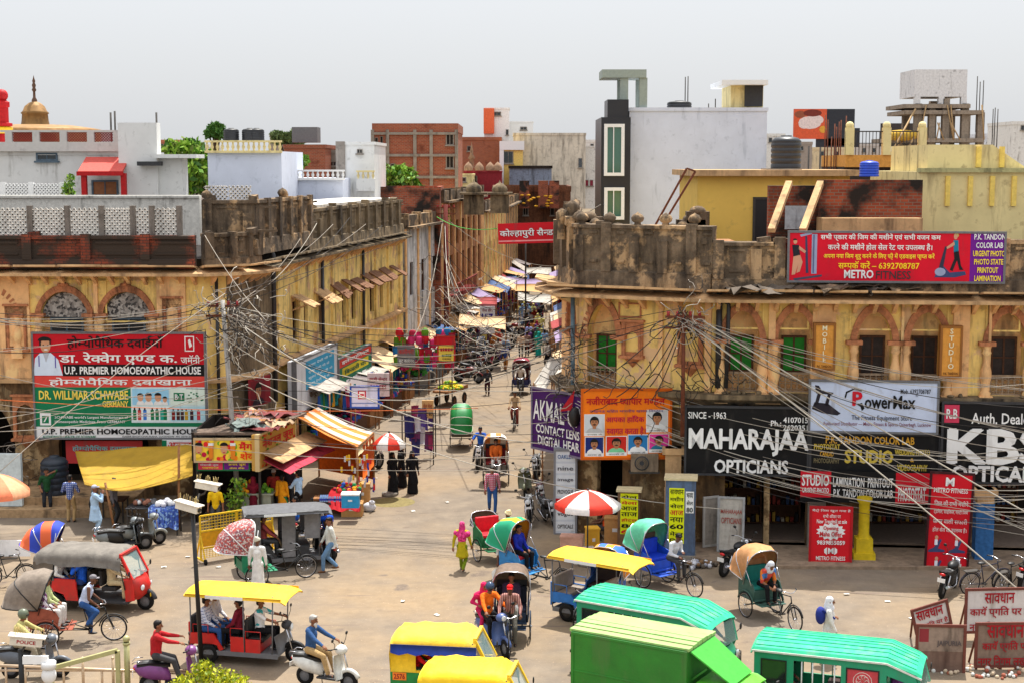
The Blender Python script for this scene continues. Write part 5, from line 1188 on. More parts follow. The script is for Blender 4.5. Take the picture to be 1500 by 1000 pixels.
motorcycle('black motorcycle parked among the bicycles at the right edge',gr(1515,862),R(40),BLACK,6)
# ================================================================== people (facing +X, left +Y)
SKIN=mat((134,88,62),.6,var=.06); SKIN2=mat((104,68,50),.6,var=.06); HAIR=mat((22,19,18),.6); GREYHAIR=mat((168,164,158),.8)
def cap(b,p,q,r0,r1):
 p,q=V(p),V(q)
 b.ball(p,r0,8,6)
 if(q-p).length>1e-4: b.cyl(p,q,r0,r1,8); b.ball(q,r1,8,6)
def ik(A,T,l1,l2,pole):
 d=T-A; L=min(d.length,l1+l2-.004); L=max(L,.08); u=d.normalized(); a=(l1*l1-l2*l2+L*L)/(2*L); h=math.sqrt(max(0,l1*l1-a*a))
 w=pole-u*pole.dot(u); w=w.normalized()if w.length>1e-4 else u.orthogonal().normalized(); return A+u*a+w*h,A+u*L
def skinmesh(b,name,parent,vox,it=2):
 o=b.build(name,parent); m=o.modifiers.new('remesh','REMESH'); m.mode='VOXEL'; m.voxel_size=vox; m.use_smooth_shade=True
 if it: s=o.modifiers.new('smooth','SMOOTH'); s.factor=.5; s.iterations=it
 return o
def person(label,loc,rz,H=1.68,pose='stand',top=None,legs=None,skin=SKIN,hair='short',hairm=HAIR,head=None,hands=None,feet=None,pel=None,lean=0,turn=0,nod=0,roll=0,sleeve='long',robe=None,shawl=None,beard=None,shoes=BLACK,grp=None,far=False,hold=None):
 s=H/1.7; top=top or W85; legs=legs or DGREY
 hz=.90*s
 if pose=='stand': P=V((0,0,hz)); F_=[V((.02,.1*s,0)),V((.02,-.1*s,0))]; Hd=[V((.06,.27*s,.78*s)),V((.06,-.27*s,.78*s))]
 elif pose=='walk': P=V((0,0,hz-.03)); F_=[V((.24*s,.08*s,0)),V((-.22*s,-.08*s,.05))]; Hd=[V((-.12*s,.28*s,.8*s)),V((.22*s,-.26*s,.84*s))]
 elif pose=='sit': P=V((0,0,.56)); F_=[V((.44,.12,.05)),V((.44,-.12,.05))]; Hd=[V((.3,.14,.68)),V((.3,-.14,.68))]
 elif pose=='ride': P=V((-.1,0,.92)); F_=[V((.12,.14,.3)),V((.12,-.14,.3))]; Hd=[V((.42,.3,1.1)),V((.42,-.3,1.1))]; lean=lean or 12
 if pel: P=V(pel)
 if feet: F_=[V(f)for f in feet]
 if hands: Hd=[V(h)for h in hands]
 ln=R(lean); up=V((math.sin(ln),0,math.cos(ln))); fw=V((math.cos(ln),0,-math.sin(ln))); lf=V((0,1,0))
 if roll: up=(up+lf*math.sin(R(roll))).normalized()
 ch=P+up*.34*s; nk=P+up*.52*s; hd=nk+up*.16*s+fw*.03*s
 hq=M.Rotation(R(turn),4,'Z')@M.Rotation(R(nod+lean*.3),4,'Y'); hF=(hq@V((1,0,0))); hU=(hq@V((0,0,1))); hL=(hq@V((0,1,0)))
 def hp(x,y,z): return hd+(hF*x+hL*y+hU*z)*s
 sh=[P+up*.47*s+lf*.185*s*k for k in(1,-1)]; hip=[P+lf*.09*s*k-up*.02 for k in(1,-1)]
 el,wr,kn,an=[],[],[],[]
 for i,k in enumerate((1,-1)):
  e,w=ik(sh[i],Hd[i],.29*s,.26*s,V((-.6,.5*k,-.6))); el.append(e); wr.append(w)
  q,a=ik(hip[i],F_[i]+V((0,0,.075*s)),.43*s,.42*s,V((1,.12*k,.15))); kn.append(q); an.append(a)
 b=B(skin)
 cap(b,P,P+up*.12*s,.125*s,.115*s); cap(b,P+up*.12*s,ch,.115*s,.135*s); cap(b,sh[0]*.75+sh[1]*.25,sh[0]*.25+sh[1]*.75,.085*s,.085*s); cap(b,ch,nk-up*.06*s,.12*s,.07*s); cap(b,nk-up*.05*s,hd-hU*.04*s,.052*s,.05*s)
 b.ball(hp(-.012,0,.03),(.095*s,.078*s,.1*s),12,8); cap(b,hp(.01,0,-.02),hp(.035,0,-.085),.068*s,.04*s); cap(b,hp(.085,0,.02),hp(.103,0,-.018),.012*s,.018*s)
 for k in(1,-1): b.ball(hp(-.01,.08*k,.0),(.02*s,.014*s,.03*s),6,5)
 for i,k in enumerate((1,-1)):
  cap(b,sh[i],el[i],.052*s,.04*s); cap(b,el[i],wr[i],.042*s,.027*s); d=(wr[i]-el[i]).normalized(); side=d.cross(V((0,0,1))); side=side.normalized()if side.length>.1 else V((1,0,0)); nn=side.cross(d)*(1 if True else 1)
  pe=wr[i]+d*.075*s; cap(b,wr[i]+d*.01-side*.012,pe-side*.02*s,.024*s,.022*s); cap(b,wr[i]+d*.01+side*.012,pe+side*.02*s,.024*s,.022*s)
  for j,L in enumerate((.062,.074,.069,.054)):
   r0=pe+side*(-.033+.022*j)*s+d*.012; m1=r0+(d*.8-nn*.5).normalized()*L*.55*s; cap(b,r0,m1,.0105*s,.0095*s); cap(b,m1,m1+(d*.25-nn*.95).normalized()*L*.5*s,.0095*s,.0085*s)
  th=wr[i]+d*.03+side*k*-.028*s; t1=th+(d*.6+side*k*-.6-nn*.3).normalized()*.04*s; cap(b,th,t1,.013*s,.0115*s); cap(b,t1,t1+(d*.8-nn*.5).normalized()*.03*s,.0115*s,.009*s)
  cap(b,hip[i],kn[i],.078*s,.055*s); cap(b,kn[i],an[i],.054*s,.038*s); fd=V((math.cos(0),.12*k,0)).normalized(); cap(b,an[i]-V((0,0,.03*s))-fd*.03*s,an[i]+fd*.13*s-V((0,0,.045*s)),.036*s,.028*s)
 o=skinmesh(b,'person',None,.02 if far else .0125,1); o.location=loc; o.rotation_euler.z=rz; tag(o,label,'person',grp)
 vx=.03 if far else .02
 b=B(top); g=.018*s
 cap(b,P+up*.02*s,P+up*.12*s,.14*s,.13*s); cap(b,P+up*.12*s,ch,.13*s,.15*s); cap(b,ch,nk-up*.07*s,.13*s,.085*s); cap(b,sh[0]*.85+sh[1]*.15,sh[0]*.15+sh[1]*.85,.09*s,.09*s)
 for i in range(2):
  if sleeve!='none': cap(b,sh[i],el[i],.072*s,.058*s)
  if sleeve=='long': cap(b,el[i],el[i]+(wr[i]-el[i])*.92,.058*s,.04*s)
 hem=None
 if robe:  # a long garment: centre of hem height
  zb=robe*s; c0=P+up*.05; mid=(kn[0]+kn[1])/2; lo=(an[0]+an[1])/2
  if pose in('stand','walk'):
   lo=V(((an[0].x+an[1].x)/2,0,zb)); cap(b,c0,V((lo.x,0,zb+.1)),.15*s,.2*s); b.cyl(V((lo.x,0,zb)),V((lo.x*.5,0,P.z)),.23*s,.15*s,14)
  else:
   for i in range(2): cap(b,hip[i],kn[i],.1*s,.09*s); cap(b,kn[i],kn[i]+(an[i]-kn[i])*.6,.085*s,.08*s)
 skinmesh(b,'shirt' if not robe else 'robe',o,vx,3)
 b=B(legs); cap(b,hip[0],hip[1],.105*s,.105*s)
 for i in range(2): cap(b,hip[i],kn[i],.096*s,.072*s); cap(b,kn[i],kn[i]+(an[i]-kn[i])*.95,.072*s,.06*s)
 skinmesh(b,'trousers',o,vx,2)
 b=B(shoes)
 for i,k in enumerate((1,-1)): fd=V((1,.12*k,0)).normalized(); z=an[i]-V((0,0,.045*s)); b.ball(z+fd*.05*s,(.13*s,.046*s,.034*s),10,6)
 b.build('shoes',o)
 if not far:
  b=B(mat((16,13,12),.3,var=.02))
  for k in(1,-1): b.ball(hp(.077,.03*k,.022),(.012*s,.014*s,.008*s),6,5); b.cbox(hp(.082,.03*k,.043),(.01,.03*s,.007),rz=0)
  b.build('eyes',o); b=B(mat((110,54,50),.5)); b.ball(hp(.09,0,-.047),(.008*s,.024*s,.008*s),8,5); b.build('mouth',o)
 hm=hairm
 if hair=='short':
  b=B(hm); b.ball(hp(-.026,0,.058),(.096*s,.086*s,.088*s),12,8); b.ball(hp(-.06,0,.0),(.055*s,.074*s,.075*s),10,7); cap(b,hp(.055,-.04,.095),hp(.055,.04,.095),.028*s,.028*s); skinmesh(b,'hair',o,.014,1)
 elif hair=='bun': b=B(hm); b.ball(hp(-.026,0,.055),(.1*s,.09*s,.09*s),12,8); b.ball(hp(-.11,0,-.02),.055*s,8,6); b.ball(hp(-.06,0,-.02),(.06*s,.08*s,.09*s),8,6); skinmesh(b,'hair',o,.014,1)
 elif hair=='turban':
  b=B(hm)
  for k in range(5): a=k*.7; b.ring(hp(-.015,0,.05+.018*k),(.088-.009*k)*s,.03*s,hq@V((math.sin(a)*.35,math.cos(a)*.35,1)),14,6)
  b.ball(hp(-.02,0,.1),(.08*s,.075*s,.06*s),10,6); b.build('turban',o)
 elif hair=='cap': b=B(hm); b.ball(hp(-.02,0,.07),(.1*s,.088*s,.075*s),12,8); b.cbox(hp(.1,0,.06),(.09*s,.13*s,.012)); b.build('cap',o)
 elif hair=='helmet':
  b=B(hm); b.ball(hp(-.01,0,.04),(.135*s,.12*s,.13*s),14,10); b.box(-.02,.02,-.02,.02,-.02,.02,M.Translation(hp(-.1,0,0))); b.build('helmet',o); b=B(glassy((20,24,30))); b.ball(hp(.03,0,.02),(.11*s,.1*s,.055*s),12,8); b.build('visor',o)
 elif hair=='scarf':
  b=B(hm); b.ball(hp(-.03,0,.05),(.108*s,.098*s,.1*s),12,8); cap(b,hp(-.06,0,.0),hp(-.06,0,-.16),.09*s,.12*s); cap(b,hp(.02,.07,-.04),hp(.02,.03,-.16),.04*s,.08*s); cap(b,hp(.02,-.07,-.04),hp(.02,-.03,-.16),.04*s,.08*s)
  if shawl: cap(b,sh[0]-up*.05,sh[1]-up*.05,.115*s,.115*s); cap(b,ch-fw*.02,ch-up*.12*s,.15*s,.15*s)
  skinmesh(b,'head_scarf',o,.018,2)
 if shawl and hair!='scarf':
  b=B(shawl); cap(b,sh[0],P+up*.05+lf*-.1,.08*s,.13*s); cap(b,sh[0],sh[0]-fw*.1-up*.45*s,.09*s,.07*s); b.ball(ch,.158*s,10,8); skinmesh(b,'shawl',o,.02,2)
 if beard: b=B(beard); b.ball(hp(.05,0,-.085),(.045*s,.058*s,.06*s),10,7); b.ball(hp(.06,0,-.13),(.03*s,.036*s,.05*s),8,6); skinmesh(b,'beard',o,.012,1)
 if hold=='backpack': b=B(mat((96,60,46),.8)); c=ch-fw*.2*s-up*.06; b.ball(c,(.1,.15,.21),12,9); b.ball(c-fw*.07-up*.08,(.06,.11,.1),10,7); tag(b.build('backpack',None,0,loc,rz),'backpack worn by the '+label.split(' ',1)[1]if False else 'brown backpack on the back of the motorcycle rider in blue','backpack')
 return o
def onv(key,off,drz=0):
 """world place of a point given in a vehicle's own frame"""
 l,a=VEH[key]; o=M.Rotation(a,4,'Z')@V(off); return V((l.x+o.x,l.y+o.y,l.z+o.z)),a+R(drz)
def seated(label,key,off,drz=0,seat=.78,**k):
 l,a=onv(key,(off[0],off[1],0),drz); fz=k.pop('fz',.36)
 k.setdefault('feet',((.42,.11,fz),(.42,-.11,fz))); k.setdefault('hands',((.3,.12,seat+.16),(.3,-.12,seat+.16))); k.setdefault('pel',(0,0,seat+.1))
 return person(label,l,a,pose='sit',**k)
def m_(r,g,b_,**k): return mat((r,g,b_),.85,var=.14,scale=6,bump=.7,**k)
CHK_BL=stripes((40,60,120),(190,200,220),16,1,(60,80,150),.55); CHK_RD=stripes((150,40,60),(220,200,210),15,1,(190,90,110),.5); CHK_W=stripes((226,228,236),(80,100,150),14,1,(206,210,224),.75)
STR_P=stripes((206,160,146),(120,70,66),22,1,None,.7); JEAN=m_(46,84,140); KHAKI=m_(176,146,100); WH=m_(222,220,214); BLK_=m_(18,18,22)
def gp(x,y): p=gr(x,y); return V((p.x,p.y,0))
CAMF,AWAY,RIGHT,LEFT=R(-90),R(90),0,R(180)
# --- walkers
person('woman in magenta scarf and mustard kurta walking up the road',gp(677,836),AWAY-.2,1.58,'walk',m_(176,160,20),m_(110,130,20),hair='scarf',hairm=spots([(200,30,110),(230,60,140),(170,20,90)],20),shawl=True,robe=.5)
person('man in red checked shirt and blue jeans walking towards the crossing',gp(721,750),CAMF+.1,1.72,'walk',CHK_RD,JEAN,shoes=m_(70,50,40))
person('man in pale shirt and blue jeans walking past the grey rickshaw',gp(484,836),R(200),1.72,'walk',m_(206,206,196),m_(100,134,168),shoes=m_(110,74,40),turn=20)
person('old man in white robe and turban beside the parked floral rickshaw',gp(378,866),AWAY,1.62,'stand',WH,WH,hair='turban',hairm=m_(206,200,180),robe=.12,skin=SKIN2)
person('man in cream turban and white shirt by the empty rickshaw',gp(745,826),CAMF-.6,1.72,'stand',m_(226,220,208),m_(170,164,156),hair='turban',hairm=m_(232,218,170),sleeve='short',skin=SKIN2,robe=.5)
person('porter in white shirt bending over white sacks',gp(739,850),CAMF,1.6,'stand',WH,DGREY,sleeve='short',lean=20,skin=SKIN2,pel=(0,0,.72),feet=((.05,.12,0),(.05,-.12,0)),hands=((.3,.2,.5),(.3,-.2,.5)))
person('person in white head cloth with blue backpack walking behind the right van',gp(1213,968),RIGHT-.25,1.7,'walk',WH,WH,hair='scarf',hairm=m_(232,232,236),hands=((.1,.2,1.12),(.2,-.2,.8)),robe=.55)
o=person('far boy in white sleeveless vest and dark shorts walking up the street',gp(714,578),CAMF,1.5,'walk',m_(40,36,44),m_(60,20,24),far=True)
person('woman in teal sari at the far shops',gp(789,522),AWAY+.4,1.6,'stand',m_(20,150,140),m_(20,140,130),hair='scarf',hairm=m_(24,160,150),robe=.05,shawl=True,far=True)
for i,(x,y,t,q)in enumerate(((763,524,m_(196,160,130),DGREY),(772,522,m_(130,100,90),BLK_),(775,508,m_(150,160,210),JEAN))):
 person(['far walker in tan shirt beside the teal sari','far walker in brown shirt between tan shirt and teal sari','far walker in pale lilac shirt at the shaded arcade'][i],gp(x,y),AWAY,1.65,'walk',t,q,far=True)
person('person in black and white standing where the awning meets the right wall',gp(802,540),AWAY+.7,1.68,'stand',m_(200,190,180),BLK_,far=True)
for i,(x,y,w)in enumerate(((575,724,.1),(604,722,-.2),(588,713,.5))):
 person(['woman in black burqa standing leftmost of the three by the umbrella','woman in black burqa with hanging veil, rightmost of the three','woman in black burqa half hidden between two others'][i],gp(x,y),R(-40)+w,1.64,'stand',BLK_,BLK_,hair='scarf',hairm=BLK_,shawl=True,robe=.03)
# --- left stalls
person('man in dark green shirt with phone at his ear on the plinth',gp(70,752),CAMF+.3,1.66,'stand',m_(30,74,40),m_(40,44,50),sleeve='short',hands=((.12,.12,1.5),(.2,-.2,.95)))
person('man in blue checked shirt seen from behind at the dark shop',gp(104,764),AWAY,1.68,'stand',CHK_BL,KHAKI,hands=((.3,.2,1.1),(.3,-.2,1.1)))
person('man in pale blue kurta and grey cap eating beside the food table',gp(140,782),RIGHT+.4,1.7,'stand',m_(170,200,226),m_(170,200,226),hair='cap',hairm=m_(176,182,200),hands=((.26,.08,1.42),(.26,-.08,1.4)),robe=.5)
person('cook in grey shirt working in the shade under the yellow tarpaulin',gp(168,768),RIGHT,1.66,'stand',m_(130,126,130),DGREY,far=True)
person('vendor in white vest at the back of the tarpaulin stall',gp(140,756),LEFT,1.66,'stand',m_(150,150,150),DGREY,far=True)
person('man in bright yellow shirt leaning on the yellow barricade',gp(317,778),CAMF,1.66,'stand',m_(232,190,20),DGREY,sleeve='short',nod=25,lean=8)
person('woman in orange sari at the fruit counter',gp(414,758),AWAY-.5,1.58,'stand',m_(232,150,20),m_(30,130,80),hair='bun',shawl=m_(236,156,24),robe=.05)
person('man in pale blue shirt buying juice at the counter',gp(438,757),LEFT-.5,1.68,'stand',m_(176,206,236),BLK_,hands=((.4,.15,1.1),(.35,-.1,1.15)))
person('woman in dark red veil beside the juice stall',gp(372,762),AWAY,1.58,'stand',m_(110,20,40),m_(90,20,40),hair='scarf',hairm=m_(120,20,40),shawl=True,robe=.05)
person('juice seller in white cap behind the mango pile',gp(402,752),CAMF,1.62,'stand',m_(190,60,50),DGREY,hair='cap',hairm=WH,far=True)
person('man in dark shirt in the shade behind the sugarcane counter',gp(424,748),CAMF,1.66,'stand',m_(60,50,60),DGREY,far=True)
person('woman in bright blue blouse walking in front of the juice stall',gp(434,790),LEFT+.3,1.5,'walk',m_(40,120,220),m_(30,60,130),hair='bun',sleeve='short',hands=((.18,.1,1.05),(.2,-.1,1.0)))
# --- riders and passengers
l,a=onv('mc1',(0,0,0)); person('rider in bright blue shirt with brown backpack on the red motorcycle',l,a,1.7,'ride',m_(30,90,220),BLK_,pel=(-.3,0,.92),feet=((.05,.26,.28),(.05,-.26,.28)),hands=((.3,.36,1.04),(.3,-.36,1.04)),hold='backpack')
l,a=onv('mc2',(0,0,0)); person('man in blue tee shirt riding the motorcycle down the street',l,a,1.7,'ride',m_(30,90,190),DGREY,pel=(-.3,0,.92),feet=((.05,.26,.28),(.05,-.26,.28)),hands=((.3,.36,1.04),(.3,-.36,1.04)),sleeve='short',far=False)
l,a=onv('mc3',(0,0,0)); person('rider in orange jacket and dark blue helmet',l,a,1.72,'ride',m_(240,110,20),BLK_,pel=(-.38,0,.93),feet=((.15,.18,.32),(.15,-.18,.32)),hands=((.26,.34,1.04),(.26,-.34,1.04)),hair='helmet',hairm=mat((52,70,96),.2,.3),lean=10)
person('pillion passenger in magenta headscarf behind the orange rider',l,a,1.56,'ride',m_(200,30,90),m_(200,30,90),pel=(-.72,0,.94),feet=((-.35,.22,.35),(-.35,-.22,.35)),hands=((-.5,.2,1.1),(-.5,-.2,1.1)),hair='scarf',hairm=m_(214,30,90),shawl=True)
l,a=onv('sc1',(0,0,0)); person('grey bearded man in denim shirt riding the white scooter',l,a,1.74,'ride',m_(50,84,130),KHAKI,pel=(-.42,0,.93),feet=((.14,.16,.33),(.14,-.16,.33)),hands=((.24,.34,1.04),(.24,-.34,1.04)),hairm=GREYHAIR,beard=mat((206,200,192),.9),lean=6)
l,a=onv('sc2',(0,0,0)); person('rider in khaki helmet and tan shirt on the dark grey scooter',l,a,1.7,'ride',m_(196,186,120),m_(150,140,120),pel=(-.4,0,.92),feet=((.14,.16,.32),(.14,-.16,.32)),hands=((.24,.34,1.04),(.24,-.34,1.04)),hair='helmet',hairm=mat((96,104,84),.35))
l,a=onv('mc4',(0,0,0)); person('man in red shirt reaching forward behind the railing',l,a,1.72,'ride',m_(176,30,36),DGREY,pel=(-.4,0,.95),feet=((.14,.16,.32),(.14,-.16,.32)),hands=((.34,.3,1.22),(.34,-.3,1.22)),lean=4)
CYC=dict(pel=(.3,0,1.0),feet=((.5,.13,.16),(.46,-.13,.44)),hands=((.74,.27,1.06),(.74,-.27,1.06)))
l,a=onv('cycl',(0,0,0)); person('rickshaw puller in white vest standing on his pedals, grey cap',l,a,1.68,'ride',m_(196,206,232),JEAN,skin=SKIN2,sleeve='none',hair='cap',hairm=m_(130,126,130),**{**CYC,'pel':(.36,0,1.06),'lean':22})
l,a=onv('cycm',(0,0,0)); person('rickshaw puller in striped shirt and red cap coming forward',l,a,1.68,'ride',STR_P,m_(96,92,84),skin=SKIN2,hair='cap',hairm=m_(206,20,24),lean=14,**CYC)
l,a=onv('cycf',(0,0,0)); person('far rickshaw puller in pale shirt under the maroon hood',l,a,1.66,'ride',m_(196,186,176),DGREY,lean=14,far=True,**CYC)
l,a=onv('bc1',(0,0,0)); person('cyclist in tan shirt in the middle of the street',l,a,1.66,'ride',m_(190,160,124),m_(120,50,40),lean=10,pel=(-.2,0,1.02),feet=((0,.13,.16),(-.04,-.13,.44)),hands=((.26,.26,1.07),(.26,-.26,1.07)))
l,a=onv('cyct',(0,0,0)); seated('driver in multicoloured shirt and white cloth bent over on the tan rickshaw','cyct',(-.45,0),0,.86,top=spots([(220,120,30),(60,110,170),(190,60,40)],6),legs=BLK_,hair='scarf',hairm=m_(212,214,222),lean=32,nod=20,hands=((.45,.08,.95),(.45,-.08,.95)),fz=.46,sleeve='short')
seated('driver in white shirt resting head on hand on the mint rickshaw','cycg',(.15,0),0,.92,top=m_(206,210,216),legs=DGREY,lean=22,hands=((.34,.12,1.2),(.4,-.1,1.1)),fz=.46,skin=SKIN2,nod=25)
seated('passenger in orange kurta under the pale striped hood','cycq',(-.62,0),0,.88,top=m_(226,110,40),legs=WH,fz=.46)
seated('passenger in pale green kurta under the faded grey hood','cycl',(-.6,.12),0,.88,top=m_(190,200,140),legs=WH,fz=.46); seated('passenger in purple printed top at the back of the grey hood','cycl',(-.66,-.2),0,.88,top=spots([(120,40,110),(220,210,220)],14),legs=WH,fz=.46,far=True)
seated('man in royal blue shirt sitting inside the orange striped rickshaw','cyco',(-.62,0),0,.88,top=m_(24,40,150),legs=BLK_,fz=.46)
seated('passenger in dark clothes under the bronze hood','cycm',(-.64,0),0,.88,top=m_(50,40,60),legs=WH,fz=.46,far=True)
seated('driver in beige kurta with green scarf in the red auto','red',(.5,-.28),0,.76,top=m_(206,186,146),legs=m_(200,180,140),shawl=None,hands=((.52,.2,1.02),(.52,-.12,1.02)),fz=.36)
seated('passenger in white shirt leaning forward at the back of the red auto','red',(-1.1,-.42),0,.8,top=WH,legs=JEAN,lean=14,nod=18,fz=.4); seated('passenger in bright blue jacket in the red auto','red',(-.32,-.42),180,.76,top=m_(30,90,200),legs=m_(40,60,110),fz=.4,hands=((.2,.1,1.35),(.3,-.12,.95)))
seated('passenger in pale grey shirt deep inside the red auto','red',(-1.1,.3),0,.8,top=m_(186,190,206),legs=DGREY,far=True); seated('passenger in light blue on the far side of the red auto','red',(-.32,.3),180,.76,top=m_(150,170,200),legs=DGREY,far=True)
seated('young man in blue checked shirt on the rear seat of the yellow roofed rickshaw','erick',(-1.05,-.3),0,.78,top=CHK_W,legs=JEAN,turn=30); seated('man in white shirt and white cap on the rear seat of the yellow roofed rickshaw','erick',(-1.05,.22),0,.78,top=m_(222,222,228),legs=JEAN,hair='cap',hairm=WH)
seated('passenger in maroon shirt facing backwards in the yellow roofed rickshaw','erick',(-.16,-.26),180,.76,top=m_(120,24,44),legs=BLK_); seated('driver in white printed tee shirt of the yellow roofed rickshaw','erick',(.3,-.05),0,.74,top=spots([(228,228,226),(228,228,226),(228,228,226),(40,170,180),(228,228,226)],9),legs=BLK_,sleeve='short',hands=((.54,.3,1.12),(.54,-.3,1.12)),fz=.36)
for k,off,t_,lb_ in(('auto1',(-.85,-.36),m_(196,24,30),'passenger in red shirt at the open side of auto 2576'),('auto1',(.2,-.3),m_(150,60,120),'driver in purple shirt of auto 2576'),('auto2',(-.85,-.3),m_(150,50,50),'passenger in dark red inside the nearest yellow auto'),('tempo1',(1.1,.3),m_(40,70,120),'driver in blue of the rear green van'),('tempo1',(.45,-.4),m_(150,90,60),'passenger in brown at the window of the rear green van'),('tempo2',(1.2,-.35),m_(110,60,130),'driver in violet shirt of the van numbered 13'),('tempo2',(-1.45,-.4),m_(80,40,40),'passenger in dark red inside the van numbered 13'),('grey',(-.9,-.2),m_(140,60,60),'passenger in dull red behind the grey side curtain')):
 seated(lb_,k,off,0,.8,top=t_,legs=DGREY,hands=((.4,.2,1.0),(.4,-.2,1.0)))
l=gp(888,790); person('man in orange vest crouching at the boxes under the right umbrella',l,R(170),1.62,'sit',m_(236,90,30),DGREY,pel=(0,0,.42),feet=((.2,.15,0),(.2,-.15,0)),hands=((.4,.15,.6),(.4,-.15,.6)),sleeve='none',skin=SKIN2)
l,a=onv('eblue',(0,0,0))
# --- the far crowd
rc=random.Random(5); CT=[(150,40,60),(40,60,120),(200,190,180),(60,120,90),(180,120,60),(90,50,110),(210,200,120),(30,30,40),(170,60,40),(120,150,190)]
CN=['maroon','navy','off white','green','ochre','purple','pale yellow','black','brick red','light blue']
for i in range(64):
 y=rc.uniform(446,520); D=gr(750,y).y; cx=742+(y-452)*.35; x=rc.uniform(cx+8,800)if i%3 else rc.uniform(700,742); k=rc.randrange(10)
 wom=rc.random()<.4; c=m_(*CT[k])
 person('distant shopper in %s under the bazaar awnings'%CN[k],gp(x,y if i%3 else rc.uniform(500,545)),rc.choice((CAMF,AWAY))+rc.uniform(-.5,.5),rc.uniform(1.5,1.72),'walk' if not wom else 'stand',c,m_(*CT[(k+3)%10]),hair='scarf' if wom else 'short',hairm=c if wom else HAIR,robe=.1 if wom else None,far=True,grp='distant shoppers in the bazaar')
# ================================================================== signs
def pc(r,g,b_): return mat((r,g,b_),.68,var=.07,scale=2,streak=.1,dark=(int(r*.6+40),int(g*.6+38),int(b_*.6+34)))
BKM,WHM,REDP,YEP,GRP=pc(14,13,14),pc(232,232,230),pc(206,16,40),pc(246,206,40),pc(10,116,74)
class Sign:
 def __init__(s,name,label,cat,fac,xl,xr,yt,yb,out=.5,th=.15,m=WHM,frame=None,fm=None,grp=None):
  u0,z1=fac.uz(xl,yt,out); _,z0=fac.uz(xl,yb,out); u1,_=fac.uz(xr,yt,out)
  s.w,s.h=u1-u0,z1-z0; s.fr=frame or(xl,yt,xr,yb); c=fac.w(u0,out,z0)
  s.t=root(name,label,cat,c,fac.a,grp); b=B(m); b.box(0,s.w,0,th,0,s.h); b.build('board',s.t)
  if fm:
   b=B(fm); f=.05
   for q in((-.02,s.w+.02,-.02,f),(-.02,s.w+.02,s.h-f,s.h+.02),(-.02,f,f,s.h-f),(s.w-f,s.w+.02,f,s.h-f)): b.box(q[0],q[1],-.03,th*.5,q[2],q[3])
   b.build('frame',s.t)
  s.p=B(); s.l=B()
 def X(s,x): return(x-s.fr[0])/(s.fr[2]-s.fr[0])*s.w
 def Z(s,y): return s.h-(y-s.fr[1])/(s.fr[3]-s.fr[1])*s.h
 def rect(s,x0,y0,x1,y1,m,k=1):
  y=-.003*k; s.p.use(m).add([(s.X(x0),y,s.Z(y1)),(s.X(x1),y,s.Z(y1)),(s.X(x1),y,s.Z(y0)),(s.X(x0),y,s.Z(y0))],[(0,1,2,3)]); return s
 def oval(s,cx,cy,rx,ry,m,k=2,a0=0,a1=360):
  n=16; y=-.003*k; s.p.use(m).add([(s.X(cx+rx*math.cos(R(a0+(a1-a0)*i/n))),y,s.Z(cy-ry*math.sin(R(a0+(a1-a0)*i/n))))for i in range(n+(a1-a0<359))],[tuple(range(n+(a1-a0<359)))]); return s
 def poly(s,pts,m,k=2):
  tr=tessellate_polygon([[V((x,y,0))for x,y in pts]]); s.p.use(m).add([(s.X(x),-.003*k,s.Z(y))for x,y in pts],[tuple(t)for t in tr]); return s
 def marks(s,x0,y0,x1,y1,m):  # writing too small or blurred to read in the photograph
  x=x0; rr=random.Random(int(x0*7+y0))
  while x<x1: w=(x1-x0)*rr.uniform(.08,.22); s.rect(x,y0+(y1-y0)*rr.uniform(0,.2),min(x1,x+w),y1-(y1-y0)*rr.uniform(0,.2),m,8); x+=w+(x1-x0)*.04
  return s
 def text(s,t,x0,y0,x1,y1,m,bold=.012,k=8,th=0):
  s.l.use(m); letters(s.l,t,s.X(x0),s.Z(y1),s.X(x1),s.Z(y0),-.003*k-th,bold,len(t)==1)
  if th: letters(s.l,t,s.X(x0),s.Z(y1),s.X(x1),s.Z(y0),-.003*k-th*.5,bold)
  return s
 def face(s,x0,y0,x1,y1,bgm,shirt,mo=True,hairy=True):
  w,h=x1-x0,y1-y0; cx=(x0+x1)/2; s.rect(x0,y0,x1,y1,bgm,2); s.oval(cx,y1,w*.42,h*.3,shirt,3,0,180); sk=pc(176,120,84)
  s.rect(cx-w*.09,y0+h*.58,cx+w*.09,y0+h*.78,sk,4)
  if hairy: s.oval(cx,y0+h*.36,w*.24,h*.28,HAIR,5)
  s.oval(cx,y0+h*.44,w*.19,h*.25,sk,6);
  if hairy: s.oval(cx,y0+h*.3,w*.19,h*.12,HAIR,7,0,180)
  for k in(-1,1): s.oval(cx+k*w*.08,y0+h*.4,w*.03,h*.018,BKM,8); s.rect(cx+k*w*.08-w*.045,y0+h*.345,cx+k*w*.08+w*.045,y0+h*.36,BKM,8)
  s.poly([(cx,y0+h*.42),(cx-w*.03,y0+h*.5),(cx+w*.03,y0+h*.5)],pc(150,98,66),8)
  if mo: s.oval(cx,y0+h*.545,w*.1,h*.03,BKM,8)
  s.rect(cx-w*.05,y0+h*.585,cx+w*.05,y0+h*.6,pc(130,60,56),8); return s
 def done(s):
  if s.p.v: s.p.build('print',s.t)
  if s.l.v: s.l.build('lettering',s.t)
  return s.t
